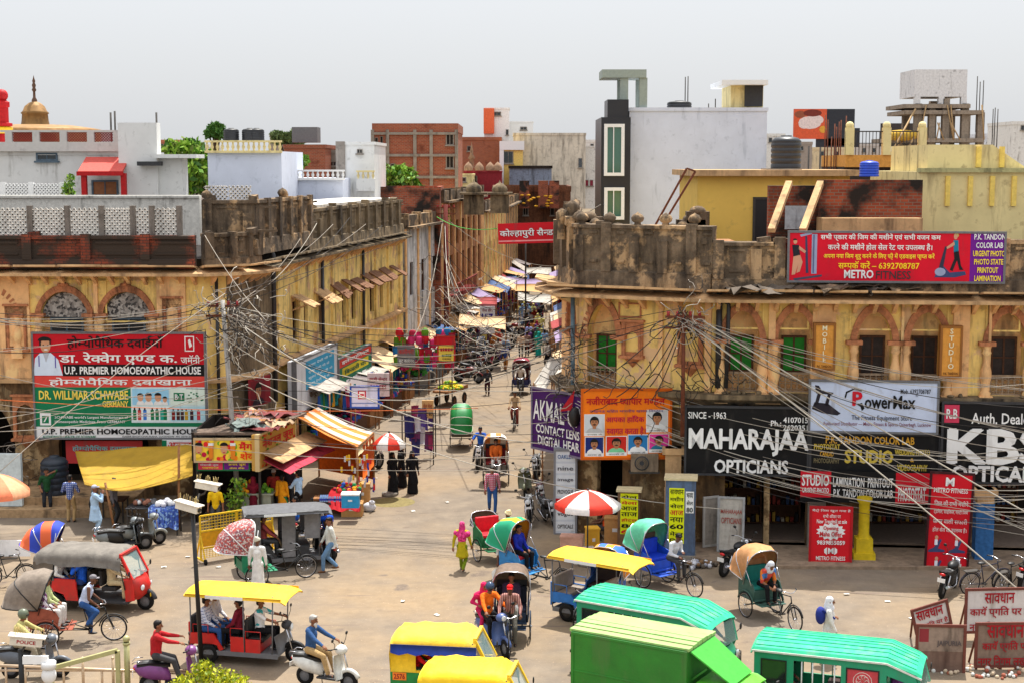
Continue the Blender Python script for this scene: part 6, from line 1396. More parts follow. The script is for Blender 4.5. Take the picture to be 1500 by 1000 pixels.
# homoeopathy hoarding
FF=Fac((-27,55.1),(-2,54.9))
g=Sign('hoarding','large red and green homoeopathy hoarding on the left building','sign',FF,46,300,487,642,0,.3,WHM,None,MGREY)
g.rect(46,487,300,550,pc(190,10,30)).rect(90,533,300,550,BKM,2).rect(46,550,300,566,pc(216,70,60)).rect(46,566,300,624,GRP).rect(189,566,300,618,pc(206,226,226),2).rect(46,624,300,642,pc(226,226,224))
g.text('होम्योपैथिक दवाईयाँ',98,492,239,511,BKM,.03)
g.text('डा. रेक्वेग एण्ड क.',86,515,258,533,WHM,.03).text('जर्मनी',264,519,292,531,WHM,.02).text('U.P. PREMIER HOMOEOPATHIC HOUSE',93,536,293,547,WHM,.02,9).text('होम्योपैथिक दवाखाना',70,552,279,564.5,WHM,.03)
g.text('DR. WILLMAR SCHWABE',54,571,185,584,pc(240,214,90),.02).text('GERMANY',147,586,185,595,pc(240,214,90),.02)
g.text("SCHWABE world's Largest Manufacturers of",76,608,184,613,WHM,.012).text('Homoeopathic Medicines, From GERMANY',76,614.5,180,619.5,WHM,.012)
g.text('U.P. PREMIER HOMOEOPATHIC HOUSE',57,627,292,635,BKM,.03).text('AUTHORISED DEALER OF SCHWABE',57,637,136,640.5,GRP,.02).text('KAISER BAGH CHAURAHA, LUCKNOW  PH. 3018121, 4026666',175,637,294,640,BKM,.01)
g.rect(54,604,70,622,WHM,2).rect(57,608,67,619,GRP,3).poly([(59,610),(65,610),(61,617),(65,617),(59,617),(63,610)],WHM,4)
g.rect(270,492,284,514,WHM,2).rect(271.5,493.5,282.5,512.5,pc(190,10,30),3).poly([(275,498),(278,496),(281,506),(277,509)],WHM,4)
cx=66; g.poly([(47,549),(50,524),(58,516),(73,516),(84,526),(90,549)],pc(206,220,236),3).poly([(62,517),(66,530),(71,517)],pc(176,180,190),4).oval(66,506,7.5,10,pc(196,142,106),5).oval(65,499,10,6,HAIR,6,0,180).rect(57,499,59.5,506,HAIR,6).rect(72,499,74,504,HAIR,6).oval(63,505,1.2,.7,BKM,7).oval(69.5,505,1.2,.7,BKM,7).oval(66.5,511.5,3,.9,WHM,7).rect(55,520,56.5,536,pc(90,70,160),5).rect(79,521,80.5,538,pc(90,70,160),5)
g.rect(191,568,245,592,pc(150,206,236),3).rect(247,568,298,592,pc(216,232,220),3).rect(191,594,245,616,pc(226,236,234),3).rect(247,594,298,616,pc(176,216,226),3).rect(252,574,268,586,GRP,4).text('B·T',254,576,266,584,WHM,.02,9)
for x,y,r_ in((203,581,5.5),(215,581,6),(229,581,6),(239,584,4)): g.oval(x,592,r_*1.1,7,WHM,4,0,180).oval(x,y,r_*.8,r_,pc(206,150,116),5).oval(x,y-r_*.5,r_*.85,r_*.7,HAIR,6,0,180)
for i,(x,c_)in enumerate(((194,GRP),(201,pc(200,60,60)),(209,pc(60,120,200)),(220,GRP),(227,GRP),(234,pc(30,160,140)),(239,GRP),(251,pc(120,20,20)),(258,pc(70,30,30)),(264,pc(60,30,40)),(270,pc(190,150,40)),(278,pc(60,30,40)),(288,pc(200,60,70)))): g.rect(x-2.5,599 if i<7 else 601,x+2.5,614,c_,4).rect(x-1.2,596 if i<7 else 598,x+1.2,600,pc(30,30,40),4)
for i in range(14): g.oval(random.uniform(272,296),random.uniform(571,589),1.6,1,GRP,4)
g.done()
g=Sign('shop_sign','small red shop sign in Hindi under the homoeopathy hoarding','sign',FF,96,208,645,678,-.4,.1,pc(196,60,60)); g.text('होम्योपैथिक दवाखाना',106,651,200,660,pc(120,200,200),.02).text('डा. अनुपम श्रीवास्तव',120,664,196,672,pc(120,200,200),.02).done()
g=Sign('shop_sign','green and white sign strip in Hindi beside the yellow tarpaulin','sign',FF,237,284,644,660,.2,.1,WHM); g.rect(237,644,244,660,GRP).text('अनन्त',246,647,280,657,pc(200,30,40),.03).done()
# right building
FO=Fac((2,48.55),(8,48.8))
g=Sign('welcome_board','orange Hindi welcome board with six portraits','sign',FO,852,984,570,672,0,.12,pc(236,120,10),None,pc(200,90,10))
g.text('नजीराबाद व्यापार मण्डल',859,580,974,593,pc(180,10,30),.035).text('लखनऊ सहित भारतीय खाद्य मिष्ठान',864,599,972,604,pc(60,40,120),.01).text('आपका हार्दिक',888,608,944,619,pc(190,20,60),.035).text('स्वागत करता है।',889,624,946,637,pc(190,20,60),.035)
for i,q in enumerate(((857,607,885,637),(948,601,978,632),(858,640,884,667),(889,639,918,666),(921,637,949,664),(952,636,980,662))):
 x0,y0,x1,y1=q; g.rect(x0-1,y0-1,x1+1,y1+1,WHM,1); g.face(x0,y0,x1,y1-4,[pc(200,206,210),pc(206,206,206),pc(20,40,110),pc(200,40,30),pc(40,120,180),pc(220,60,150)][i],[pc(180,180,180),pc(226,226,226),WHM,pc(120,200,150),WHM,pc(40,120,150)][i],i!=1); g.text('अध्यक्ष जी',x0+3,y1-3,x1-3,y1-.5,pc(40,30,30),.01)
g.done()
FA=Fac((.62,51.6),(2.26,49.6)); g=Sign('opticians_sign','tilted purple contact lens sign hanging over the street corner','sign',FA,779,853,566,655,0,.12,pc(66,22,92),(0,0,100,100),pc(120,110,130))
g.text('AKMAL OP',4,18,97,52,WHM,.01).text('CONTACT LENS',10,58,96,72,WHM,.02).text('DIGITAL HEAR',14,76,96,91,WHM,.02).done()
g=Sign('opticians_sign','black opticians sign with tall white lettering since 1963','sign',G4,1004,1186,594,694,.62,.2,BKM,None,DGREY)
g.text('SINCE - 1963',1008,602,1064,612,WHM,.012).text('Ph.:',1130,613,1145,621,WHM,.02).text('4107015',1148,608,1184,616,WHM,.02).text('2620351',1148,619,1184,627,WHM,.02).text('MAHARAJAA',1010,626,1185,664,WHM,.03,4,.06).text('OPTICIANS',1048,671,1156,690,WHM,.03,4,.05)
g.done()
g=Sign('fitness_sign','white fitness store sign with a black treadmill picture','sign',G4,1186,1376,556,632,.8,.22,pc(196,208,232),None,MGREY)
g.text('P',1246,572,1268,592,pc(206,16,40),.04).text('owerMax',1268,577,1342,596,BKM,.02).text('®',1342,574,1346,578,BKM,0).text('The Fitness Equipment Store',1249,606,1338,615,pc(40,40,60),.012).text('Authorized Distributor — Metro Fitness & Sports Qaiserbagh, Lucknow',1207,616,1366,623,pc(120,40,60),.006).text('Mob. 6392708787',1320,567,1364,574,BKM,.012)
g.poly([(1190,598),(1194,588),(1214,590),(1233,604),(1228,607),(1206,604)],pc(40,36,46)).poly([(1194,592),(1199,572),(1204,573),(1199,592)],pc(40,36,46)).poly([(1209,592),(1214,574),(1218,575),(1214,594)],pc(40,36,46)).poly([(1194,563),(1200,564),(1204,571),(1222,574),(1220,577),(1196,575)],pc(40,36,46))
g.poly([(1240,572),(1252,567),(1264,570),(1262,572),(1252,569),(1242,574),(1240,582),(1238,580)],BKM,3).poly([(1256,590),(1264,588),(1268,596),(1264,600),(1262,594)],BKM,3); g.done()
g=Sign('studio_sign','black colour lab studio sign with gold lettering under the white sign','sign',G4,1187,1378,633,692,.66,.2,pc(18,17,18),None,DGREY); GOLDP=pc(214,160,50); GP2=pc(206,180,70)
g.text('P.K. TANDON COLOR LAB',1210,637,1340,648,GOLDP,.02).text('PHOTOSTAT',1193,649,1231,657,GP2,.03).text('CANDID',1202,660,1222,667,GOLDP,.02).text('PHOTOGRAPHY',1193,670,1231,677,pc(120,110,80),.02).text('STUDIO',1239,657,1309,676,GP2,.05).text('WEDDING PHOTO',1312,655,1363,663,GP2,.03).text('&',1335,667,1340,673,GOLDP,.02).text('VIDEOGRAPHY',1316,677,1360,686,GP2,.03).done()
g=Sign('opticians_sign','black opticians sign with big white raised letters at the right edge','sign',G4,1381,1530,588,706,.75,.2,pc(18,17,18),None,DGREY)
g.text('Auth. Dealer',1424,603,1515,619,WHM,.015).rect(1384,592,1406,618,pc(206,60,90)).text('R.B',1387,598,1403,612,WHM,.02).text('KB',1391,627,1493,676,WHM,.04,4,.1).text('S',1497,627,1528,676,WHM,.04,4,.1).text('OPTICALS',1398,680,1528,703,WHM,.03,4,.06).done()
g=Sign('studio_banner','long narrow red and black studio lamination banner','sign',G4,1173,1362,689,734,.95,.06,BKM); g.rect(1173,689,1218,727,pc(200,20,40)).rect(1313,689,1362,734,pc(206,20,40)).text('STUDIO',1175,694,1215,710,WHM,.03).text('URGENT PHOTO',1176,713,1215,720,WHM,.02).text('LAMINATION  PRINTOUT',1221,697,1309,711,WHM,.015).text('P.K. TANDON COLOR LAB',1222,714,1309,726,WHM,.015).text('PHOTOSTAT',1317,710,1357,730,WHM,.02).done()
g=Sign('fitness_poster','red fitness poster with a white starburst offer on the yellow pillar','poster',G4,1187,1249,741,824,2.0,.04,pc(206,20,34),None,pc(170,20,30))
g.text('मैट्रो जिम खुल गया है',1190,744,1246,749,WHM,.01).text('सभी ऑफर पर',1206,751,1232,757,WHM,.01).text('New Treadmill at sale',1197,759,1241,765,WHM,.012)
g.poly([(1218+(22 if i%2 else 18)*math.cos(i*.2244),777+(13 if i%2 else 10)*math.sin(i*.2244))for i in range(28)],WHM).text('Opening',1207,769,1229,776,pc(200,30,40),.02).text('Maha Offer',1202,777,1234,784,pc(200,30,40),.02).text('9839855059',1198,790,1239,796,WHM,.02).text('M',1214,801,1223,809,WHM,.04).poly([(1209,803),(1213,800),(1213,811),(1209,808)],WHM).poly([(1228,803),(1224,800),(1224,811),(1228,808)],WHM).text('METRO FITNESS',1197,813,1240,819,WHM,.015).done()
g=Sign('fitness_poster','tall red gym equipment poster leaning by the blue pillar','poster',G4,1358,1422,690,846,2.15,.06,pc(204,16,34),None,pc(60,20,24)); g.t.rotation_euler.y=R(2)
g.text('M',1380,697,1394,709,WHM,.04).text('METRO FITNESS',1364,712,1414,719,WHM,.012)
for i,t_ in enumerate(('जिम की सभी मशीनें','ट्रेडमिल, साईकिल, मल्टी जिम','कमर वाली सफारी','होल सेल रेट उपलब्ध है।')): g.text(t_,1366,730+i*13,1416,738+i*13,WHM,.015)
for x,y in((1374,795),(1404,795),(1376,826),(1404,826)):
 g.poly([(x-12,y+9),(x-4,y+5),(x+4,y-8),(x+7,y-7),(x+2,y+6),(x+12,y+8),(x+12,y+11),(x-12,y+12)],pc(60,70,110)).oval(x-1,y-10,2.5,3,pc(206,150,120),3).rect(x-3.5,y-7,x+1,y+1,pc(226,226,236),3)
g.done()
g=Sign('fitness_banner','wide red gym banner on the right roof parapet','sign',G4,1155,1474,339,413,.3,.08,pc(212,10,40),None,MGREY)
g.rect(1423,339,1474,413,pc(110,20,140)).text('सभी प्रकार की जिम की मशीनें एवं सभी वजन कम',1203,342,1379,353,WHM,.03).text('करने की मशीनें होल सेल रेट पर उपलब्ध है।',1214,356,1367,367,WHM,.03).text('अपना नया जिम शुरु करने के लिए फ्री में एडवाइस प्राप्त करें',1208,370,1371,380,pc(250,220,60),.03).text('सम्पर्क करें – 6392708787',1230,382,1349,393,pc(250,210,40),.03).text('METRO',1239,395,1282,407,WHM,.025).text('FITNESS',1286,396,1337,408,pc(60,50,54),.012)
for i,(t_,a,c_)in enumerate((('P.K. TANDON',1428,1473),('COLOR LAB',1431,1470),('URGENT PHOTO',1427,1473),('PHOTO STATE',1429,1471),('PRINTOUT',1434,1464),('LAMINATION',1430,1468))): g.text(t_,a,342+i*12,c_,350+i*12,WHM if i<2 else pc(250,220,60),.02)
SILV=pc(150,160,190)
g.rect(1190,343,1198,401,SILV,2).rect(1192,344,1194,400,pc(90,100,140),3).poly([(1172,344),(1190,340),(1190,343),(1174,347)],SILV).poly([(1180,346),(1183,346),(1186,400),(1182,400)],pc(60,60,90)).poly([(1163,408),(1206,402),(1206,405),(1166,411)],pc(70,70,90)).oval(1165.5,354,2.8,3.6,pc(206,150,120),3).oval(1165,352,3,2.4,HAIR,4,0,180).poly([(1161,359),(1171,359),(1173,374),(1163,376)],pc(30,30,40),3).poly([(1163,376),(1173,373),(1177,384),(1173,398),(1168,400),(1171,386),(1166,402),(1161,403)],pc(206,150,120),3).poly([(1171,360),(1182,368),(1180,371),(1170,365)],pc(206,150,120),3)
g.poly([(1372,405),(1376,392),(1384,388),(1394,398),(1416,396),(1418,401),(1402,405)],pc(60,70,110)).oval(1380,397,8,6,SILV,3).poly([(1378,390),(1386,360),(1389,360),(1384,392)],pc(50,50,70),3).oval(1401,346,2.8,3.8,pc(206,150,120),3).oval(1402,344,3.6,3,pc(200,170,90),2).poly([(1398,351),(1405,351),(1406,367),(1399,369)],pc(20,120,150),3).poly([(1399,368),(1406,366),(1410,388),(1414,394),(1408,394),(1404,380),(1398,396),(1394,394),(1400,378)],pc(24,24,30),3).poly([(1399,353),(1388,361),(1389,364),(1400,358)],pc(206,150,120),4); g.done()
for t_,xl,xr,yt,yb,lb_ in(('MOBILE',1193,1224,474,541,'worn golden box sign reading downwards MOBILE between arched windows'),('STUDIO',1379,1410,478,552,'worn golden box sign reading downwards STUDIO between arched windows')):
 g=Sign('box_sign',lb_,'sign',G4,xl,xr,yt,yb,.6,.45,mat((212,146,62),.7,var=.12,streak=.3,dark=(150,96,44)),(0,0,30,68),pc(140,90,40))
 for i,c_ in enumerate(t_): g.text(c_,11,3+i*9.3,19,10+i*9.3,pc(226,216,180),.02)
 g.text('P.K. TANDON',5,61,25,64.5,pc(90,50,20),.02).done()
FK=Fac((-4,61.5),(4,60.5)); g=Sign('cloth_banner','red cloth banner strung across the bazaar street','banner',FK,730,813,328,358,0,.02,pc(200,20,34)); g.t.rotation_euler.y=R(-2); g.text('कोल्हापुरी सैन्ड',733,336,811,350,BKM,.045).text('कोल्हापुरी सैन्ड',733,336,811,350,WHM,.022,9).rect(731,353,812,355,pc(230,150,150)).done()
# light box column of the opticians
FC=Fac((1,50.0),(6,49.9)); g=Sign('light_box','tall white brand column beside the parked motorcycles','sign',FC,812,845,658,782,0,.7,pc(206,212,220),None,pc(130,130,134))
for i,(t_,c_)in enumerate((('OAKLEY',pc(40,90,150)),('nine',pc(60,60,70)),('image',pc(60,60,70)),('PROVOGUE',BKM),('Ray-Ban',WHM),('vogue',BKM),('OPTICALS',BKM))):
 y=661+i*17; g.rect(814,y,843,y+14,pc(196,16,30)if i==4 else pc(222,226,230)); g.text(t_,817,y+4,840,y+10,c_,.012)
g.done()
# left street signs
g=Sign('shop_sign','big white and turquoise box sign on the side wall','sign',F2,433,494,530,609,.8,.35,pc(206,208,212),(0,0,100,100),MGREY); g.rect(22,8,92,62,pc(50,150,190))
for i in range(4): g.text('शुद्ध देशी घी के',27,14+i*12,86-8*(i%2),21+i*12,pc(200,226,236),.02)
g.text('कपूर एण्ड सन्स',30,70,90,84,pc(120,90,60),.03).done()
g=Sign('shop_sign','green, yellow and red box sign beyond the turquoise sign','sign',F2,496,544,526,574,.75,.3,pc(30,110,80),(0,0,100,100),MGREY); g.rect(0,0,100,30,pc(206,60,50)).rect(10,34,90,62,pc(210,190,40)).text('इलेक्ट्रानिक्स',8,8,90,24,WHM,.03).text('बिजली घर',16,40,82,56,pc(30,90,60),.03).marks(20,72,84,86,WHM).done()
FX=Fac((-12,58.6),(0,58.6)); g=Sign('bank_sign','white sign with red emblem and blue border over the street','sign',FX,513,555,565,597,0,.1,pc(200,210,236),None,pc(30,70,160)); g.rect(524,571,536,584,pc(190,40,60)).rect(526,573,534,582,WHM,2).rect(527,576,533,579,pc(190,40,60),3).rect(515,589,553,591,pc(120,140,190)).done()
g=Sign('shop_sign','small maroon lettered sign behind the bank sign','sign',Fac((-12,62),(0,62)),538,570,546,580,0,.1,pc(206,190,190)); g.text('साड़ी सेन्टर',541,551,567,558,pc(150,30,50),.03).text('SAREES',542,563,566,569,pc(150,30,50),.02).done()
g=Sign('shop_sign','grey Hindi sign hanging beside the toy bags','sign',Fac((-12,74),(0,74)),582,608,506,537,0,.08,pc(120,116,120)); g.text('कारीगरी',584,510,606,518,pc(206,60,60),.02).text('सुट कारीगर',584,524,606,532,WHM,.02).done()
g=Sign('festival_poster','yellow poster with red top on a stand by the bag stall','poster',Fac((-12,72),(0,72)),641,666,492,530,0,.06,pc(240,214,90),None,pc(200,50,40)); g.rect(642,493,665,505,pc(206,30,40)).marks(645,509,663,514,pc(200,30,50)).marks(647,518,661,522,pc(40,110,50)).marks(648,524,660,526,pc(90,60,40)).done()
b=B(STEEL); p0=at(653,530,72); b.cyl((p0.x-.3,72.05,0),(p0.x-.3,72.05,p0.z+.3),.03,n=5); b.cyl((p0.x+.3,72.05,0),(p0.x+.3,72.05,p0.z+.3),.03,n=5); tag(b.build('poster_stand'),'steel legs holding up the yellow festival poster','stand')
g=Sign('price_poster','white poster with price 157 in the far bazaar','poster',Fac((-12,96),(4,96)),703,725,449,489,0,.06,pc(222,222,226)); g.text('सेल सेल',706,452,722,457,pc(120,30,60),.03).text('157',706,460,722,468,pc(60,40,140),.05).text('77',710,472,720,479,pc(60,40,140),.05).done()
g=Sign('shop_sign','tan sandwich board in Hindi beside the hanging clothes','sign',Fac((-12,63.5),(0,63.5)),618,635,586,612,0,.08,pc(206,160,100)); g.text('सेल मेला',620,590,633,597,pc(150,40,30),.02).text('सेट 60',620,601,633,608,pc(60,40,30),.02).done()
# ================================================================== stalls on the left corner
FJ=Fac((-14,51.6),(-8.75,51.6)); FJ2=Fac((-8.78,51.6),(-7.7,56.2))
g=Sign('juice_board','fruit covered mango shake board over the juice shop','sign',FJ,284,378,642,676,0,.2,pc(236,200,60),None,pc(196,170,130)); rj=random.Random(3)
for i in range(34): x,y=rj.uniform(287,346),rj.uniform(645,673); g.oval(x,y,rj.uniform(2,5),rj.uniform(2,5),rj.choice((pc(220,40,40),pc(236,130,20),pc(110,170,30),pc(190,20,60),pc(250,210,60))),2+i%6)
for x in(309,341): g.poly([(x-4,650),(x+4,650),(x+3,672),(x-3,672)],pc(226,130,30),9).rect(x-4,648,x+4,652,WHM,10)
for x in(291,328): g.oval(x,657,5,7,pc(206,150,110),9).oval(x,652,6,5,HAIR,10,0,180).oval(x,662,2,.8,pc(180,40,50),10)
g.text('मैंगो',350,646,375,658,pc(206,20,30),.04,12).text('शेक',352,660,376,672,pc(226,60,10),.04,12).done()
g=Sign('juice_board','lower green and purple juice price board','sign',FJ,288,366,674,689,-.1,.1,pc(30,110,60)); g.rect(290,676,326,687,pc(220,60,90)).rect(328,676,364,687,pc(110,30,130)).text('मोसम्बी जूस',293,678,320,682,WHM,.02).text('अनार जूस',334,678,360,682,pc(250,220,40),.02).text('पाइनएपल',296,683,320,686,pc(250,230,60),.02).text('केला शेक',336,683,358,686,pc(250,220,40),.02).done()
g=Sign('juice_board','long side board in red Hindi lettering turning the juice shop corner','sign',FJ2,378,433,637,690,0,.25,pc(196,150,70),(0,0,100,100),pc(206,180,130)); g.text('नेशनल जूस',10,15,92,50,pc(190,30,40),.04).text('सेन्टर कैसरबाग',14,60,90,88,pc(190,30,40),.03)
for i in range(30): g.oval(rj.uniform(2,98),rj.choice((rj.uniform(2,12),rj.uniform(86,98),rj.uniform(48,58))),3,4,rj.choice((pc(80,130,40),pc(206,100,30),pc(190,30,30))),2)
g.done()
js=root('juice_shop','open fronted juice shop with counter under the fruit boards','shop',(-10,53.5,0)); T=M.Translation(-V(js.location)); b=B(SLAB,T)
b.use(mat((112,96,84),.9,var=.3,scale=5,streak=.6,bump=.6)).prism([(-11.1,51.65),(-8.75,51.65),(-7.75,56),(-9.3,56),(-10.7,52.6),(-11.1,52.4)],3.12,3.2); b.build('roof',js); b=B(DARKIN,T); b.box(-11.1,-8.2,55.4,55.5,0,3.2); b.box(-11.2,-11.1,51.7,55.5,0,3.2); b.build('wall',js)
b=B(STEEL,T)
for x,y in((-11.05,51.75),(-8.85,51.75),(-7.95,55.6)): b.cyl((x,y,0),(x,y,3.25),.05,n=6)
b.build('posts',js); b=B(mat((150,160,150),.4,.5),T); b.box(-9.6,-8.5,51.9,52.6,0,.95); b.box(-9.7,-8.4,51.8,52.7,.95,1.0); b.build('counter',js)
b=B(mat((196,60,80),.8,streak=.4),T); b.grid([[FJ2.w(u,.1+o_,2.25-o_*.45+.04*(i%2))for i,u in enumerate((0,1.1,2.2,3.3,4.6))]for o_ in(0,.5,1.0)],.02); b.use(SLAB).grid([[FJ2.w(u,.05+o_,2.5-o_*.4)for u in(0,2,4.4)]for o_ in(0,.8)],.02); b.build('awning',js)
def rag(b,c,w,h,a):
 ca,sa=math.cos(a),math.sin(a); ph=c[0]*7+c[2]; rows=[]
 for v in range(5):
  t=v/4; ww=w*(1-.25*t*math.sin(ph)**2); rows.append([(c[0]+ca*(u/4-.5)*ww-sa*(.05+.05*t)*math.sin(u*2.1+ph),c[1]+sa*(u/4-.5)*ww+ca*(.05+.05*t)*math.sin(u*2.1+ph),c[2]+h/2-h*t-.04*math.cos(u*1.6+ph)*t)for u in range(5)])
 b.grid(rows,.012)
def junk(label,c,r_,n,seed,cols):
 rnd=random.Random(seed); b=B()
 for i in range(n):
  b.use(cols[i%len(cols)]); p=V(c)+V((rnd.uniform(-1,1)*r_[0],rnd.uniform(-1,1)*r_[1],rnd.uniform(0,1)*r_[2]))
  if i%2: b.cbox(p,(rnd.uniform(.5,1.4),rnd.uniform(.06,.2),.04),rnd.uniform(-.4,.4),rnd.uniform(-.5,.5),rnd.uniform(-1.5,1.5))
  else:
   a=rnd.uniform(0,3); b.grid([[p+V((u*.3*math.cos(a)-v*.25*math.sin(a),u*.3*math.sin(a)+v*.25*math.cos(a),rnd.uniform(-.12,.16)))for u in range(-2,3)]for v in range(-2,3)],.012)
 tag(b.build('roof_junk'),label,'junk',None,'stuff')
def heap(name,label,c,r_,cols,n,sz,cat,seed=1,shape=(1,1,1)):
 rnd=random.Random(seed); b=B()
 for i in range(n):
  a,q=rnd.uniform(0,6.28),rnd.random()**.5; z=rnd.uniform(0,1)*(1-q)
  b.use(cols[i%len(cols)]); pp=(c[0]+math.cos(a)*q*r_[0],c[1]+math.sin(a)*q*r_[1],c[2]+z*r_[2]+sz*.6); k=rnd.uniform(.7,1.25)*sz
  if name=='goods' and i%3: b.cbox(pp,(k*rnd.uniform(.8,2.6),k*1.4,k*rnd.uniform(.6,2)),0,rnd.uniform(-.2,.2),rnd.uniform(0,3))
  else: b.ball(pp,(k*shape[0],k*shape[1],k*shape[2]),7,5)
 return tag(b.build(name),label,cat,None,'stuff')
heap('mango_heap','heap of ripe orange mangoes on the juice counter',(-9.35,52.2,1.0),(.34,.3,.5),[pc(236,150,20),pc(240,176,30)],70,.07,'fruit',2)
heap('lime_heap','green leaves and limes on the juice counter',(-8.75,52.2,1.0),(.26,.28,.3),[pc(130,170,40),pc(90,140,40)],40,.06,'fruit',3)
def cloth(name,label,cat,rows,m,th=.012): b=B(m); b.grid(rows,th); return tag(b.build(name),label,cat)
rows=[]
for j in range(6):
 t=j/5; row=[]
 for i in range(13):
  q=i/12; x=110+(282-110)*q; sag=math.sin(math.pi*q)
  row.append(at(x+(14*(1-q))*t,660-12*q+(50+12*sag-4*q)*t+2*sag+1.5*math.sin(9*q+j),53.4-2.9*t))
 rows.append(row)
TARP=mat((166,132,38),.75,var=.14,scale=1.5,streak=.25,dark=(150,120,50),bump=.4)
cloth('tarpaulin','sagging yellow tarpaulin slung in front of the dark shop','tarpaulin',rows,TARP,.02)
cloth('tarpaulin_edge','purple hanging hem along the left rope of the yellow tarpaulin','cloth',[[at(110+6*k,664+10*k,53.3-.3*k),at(118+6*k,676+8*k,53.2-.3*k)]for k in range(6)],mat((90,70,130),.8))
b=B(WOOD); b.cyl(gr(168,778),at(154,706,50.6),.045,n=6); p=gr(262,775); b.cyl(p,at(262,650,p.y),.045,n=6); tag(b.build('tarpaulin_poles'),'rough wooden props holding the yellow tarpaulin','pole')
def table(label,x0,x1,y0,y1,z,m,cl=None,grp=None):
 t=root('table',label,'table',((x0+x1)/2,(y0+y1)/2,0),0,grp); w,d=(x1-x0)/2,(y1-y0)/2; b=B(m); b.box(-w,w,-d,d,z-.04,z); b.build('tabletop',t,.01)
 for sx in(-1,1):
  for sy in(-1,1): b=B(STEEL); b.box(sx*(w-.06)-.025,sx*(w-.06)+.025,sy*(d-.06)-.025,sy*(d-.06)+.025,0,z-.04); b.build('leg',t)
 if cl:
  b=B(cl); n=12; b.grid([[(-w-.01+2*(w+.01)*i/n,-d-.015-.03*(i%2),.25+.05*math.sin(i)),]+[(-w-.01+2*(w+.01)*i/n,-d-.015,z+.005)]+[(-w-.01+2*(w+.01)*i/n,d,z+.006)]for i in range(n+1)],.008); b.build('tablecloth',t)
 return t
table('food table with black trays under the yellow tarpaulin',-13.2,-11.9,50.2,51.0,.85,DGREY); table('table with a blue printed cloth and white sheet',-12.3,-11.3,49.8,50.5,.95,WOOD,spots([(22,52,120),(30,70,150),(100,130,170),(24,56,130)],16)); table('small tray table at the back under the tarpaulin',-14.6,-13.6,51.6,52.4,.8,WOODD)
heap('food_pots','pots and covered food piled on the dark table',(-12.6,50.6,.85),(.5,.25,.2),[DGREY,MGREY,pc(150,100,80),WHM],16,.11,'food',4)
heap('covered_bowls','white cloth covered bowls on the blue cloth table',(-11.8,50.15,.96),(.35,.2,.16),[WHM,pc(200,200,206)],9,.1,'bowl',5)
# plinth on the far left
b=B(mat((170,140,104),.9,var=.2,streak=.5,bump=.4)); b.box(-26,-13.6,53.2,56.2,0,.55); b.box(-26,-14.2,52.4,53.2,0,.28); tag(b.build('stone_plinth'),'worn stone plinth with a step at the far left shops','plinth')
tank(-16.7,53.9,.55,.5,1.4,mat((30,40,52),.5),'tall dark ribbed water drum standing on the left plinth')
b=B(mat((196,206,206),.7)); p=gr(20,752); b.box(-18.8,-17.6,52.9,53.1,.3,2.2); tag(b.build('tin_sheet'),'pale tin sheet standing under the orange umbrella at the left edge','sheet')
b=B(WHM); p=gr(22,818); b.box(p.x-.5,p.x+.5,p.y-.06,p.y,.1,.62); tag(b.build('low_sign'),'low white board standing behind the parked bicycle','sign')
# umbrellas
def umbrella(label,loc,r_,m,z=2.05,h=.55,base=True):
 t=root('umbrella',label,'umbrella',loc); n=8; b=B()
 for k in range(n):
  b.use(m[k%len(m)]); a0,a1=2*math.pi*k/n,2*math.pi*(k+1)/n; rows=[]
  for j in range(6):
   q=j/5; zz_=z+h*(1-q**1.7); rr=r_*q; row=[]
   for i in range(4): a=a0+(a1-a0)*i/3; s_=1-.05*math.sin(math.pi*i/3)*q; row.append((math.cos(a)*rr*s_,math.sin(a)*rr*s_,zz_))
   rows.append(row)
  rows.append([(p[0],p[1],p[2]-.16)for p in rows[-1]]); b.grid(rows,0)
 b.build('canopy',t); b=B(STEEL); b.cyl((0,0,0),(0,0,z+h),.025,n=7); b.ball((0,0,z+h+.03),.04,8,5); b.build('pole',t); b=B(STEEL)
 for k in range(n): a=2*math.pi*k/n; b.cyl((0,0,z+h*.95),(math.cos(a)*r_*.97,math.sin(a)*r_*.97,z+.03),.008,n=4)
 b.build('ribs',t); b=B(CONC); b.lathe([(0,0),(.3,0),(.3,.12),(.1,.16),(0,.16)],(0,0,0),14); b.build('base',t); return t
RW=[mat((204,52,34),.7),mat((222,216,210),.7)]
umbrella('red and white umbrella over the snack boxes by the right corner',(at(861,740,46.0).x,46.0,0),1.04,RW,1.98,.42); umbrella('red and white umbrella behind the burqa clad women',(at(570,650,56).x,56,0),.62,RW,2.0,.42); umbrella('faded orange and lilac umbrella cut by the left edge',(at(-4,720,47.5).x,47.5,0),1.05,[mat((232,130,90),.7),mat((226,160,120),.7),mat((170,150,180),.7)])
rec('cych',cycle_rickshaw('cycle rickshaw with orange and blue hood half hidden by the red auto',gr(114,858),R(5),stripes((214,100,60),(50,70,170),1.6,0),mat((90,60,50),.6),mat((60,40,40),.7),ang=(160,66)))
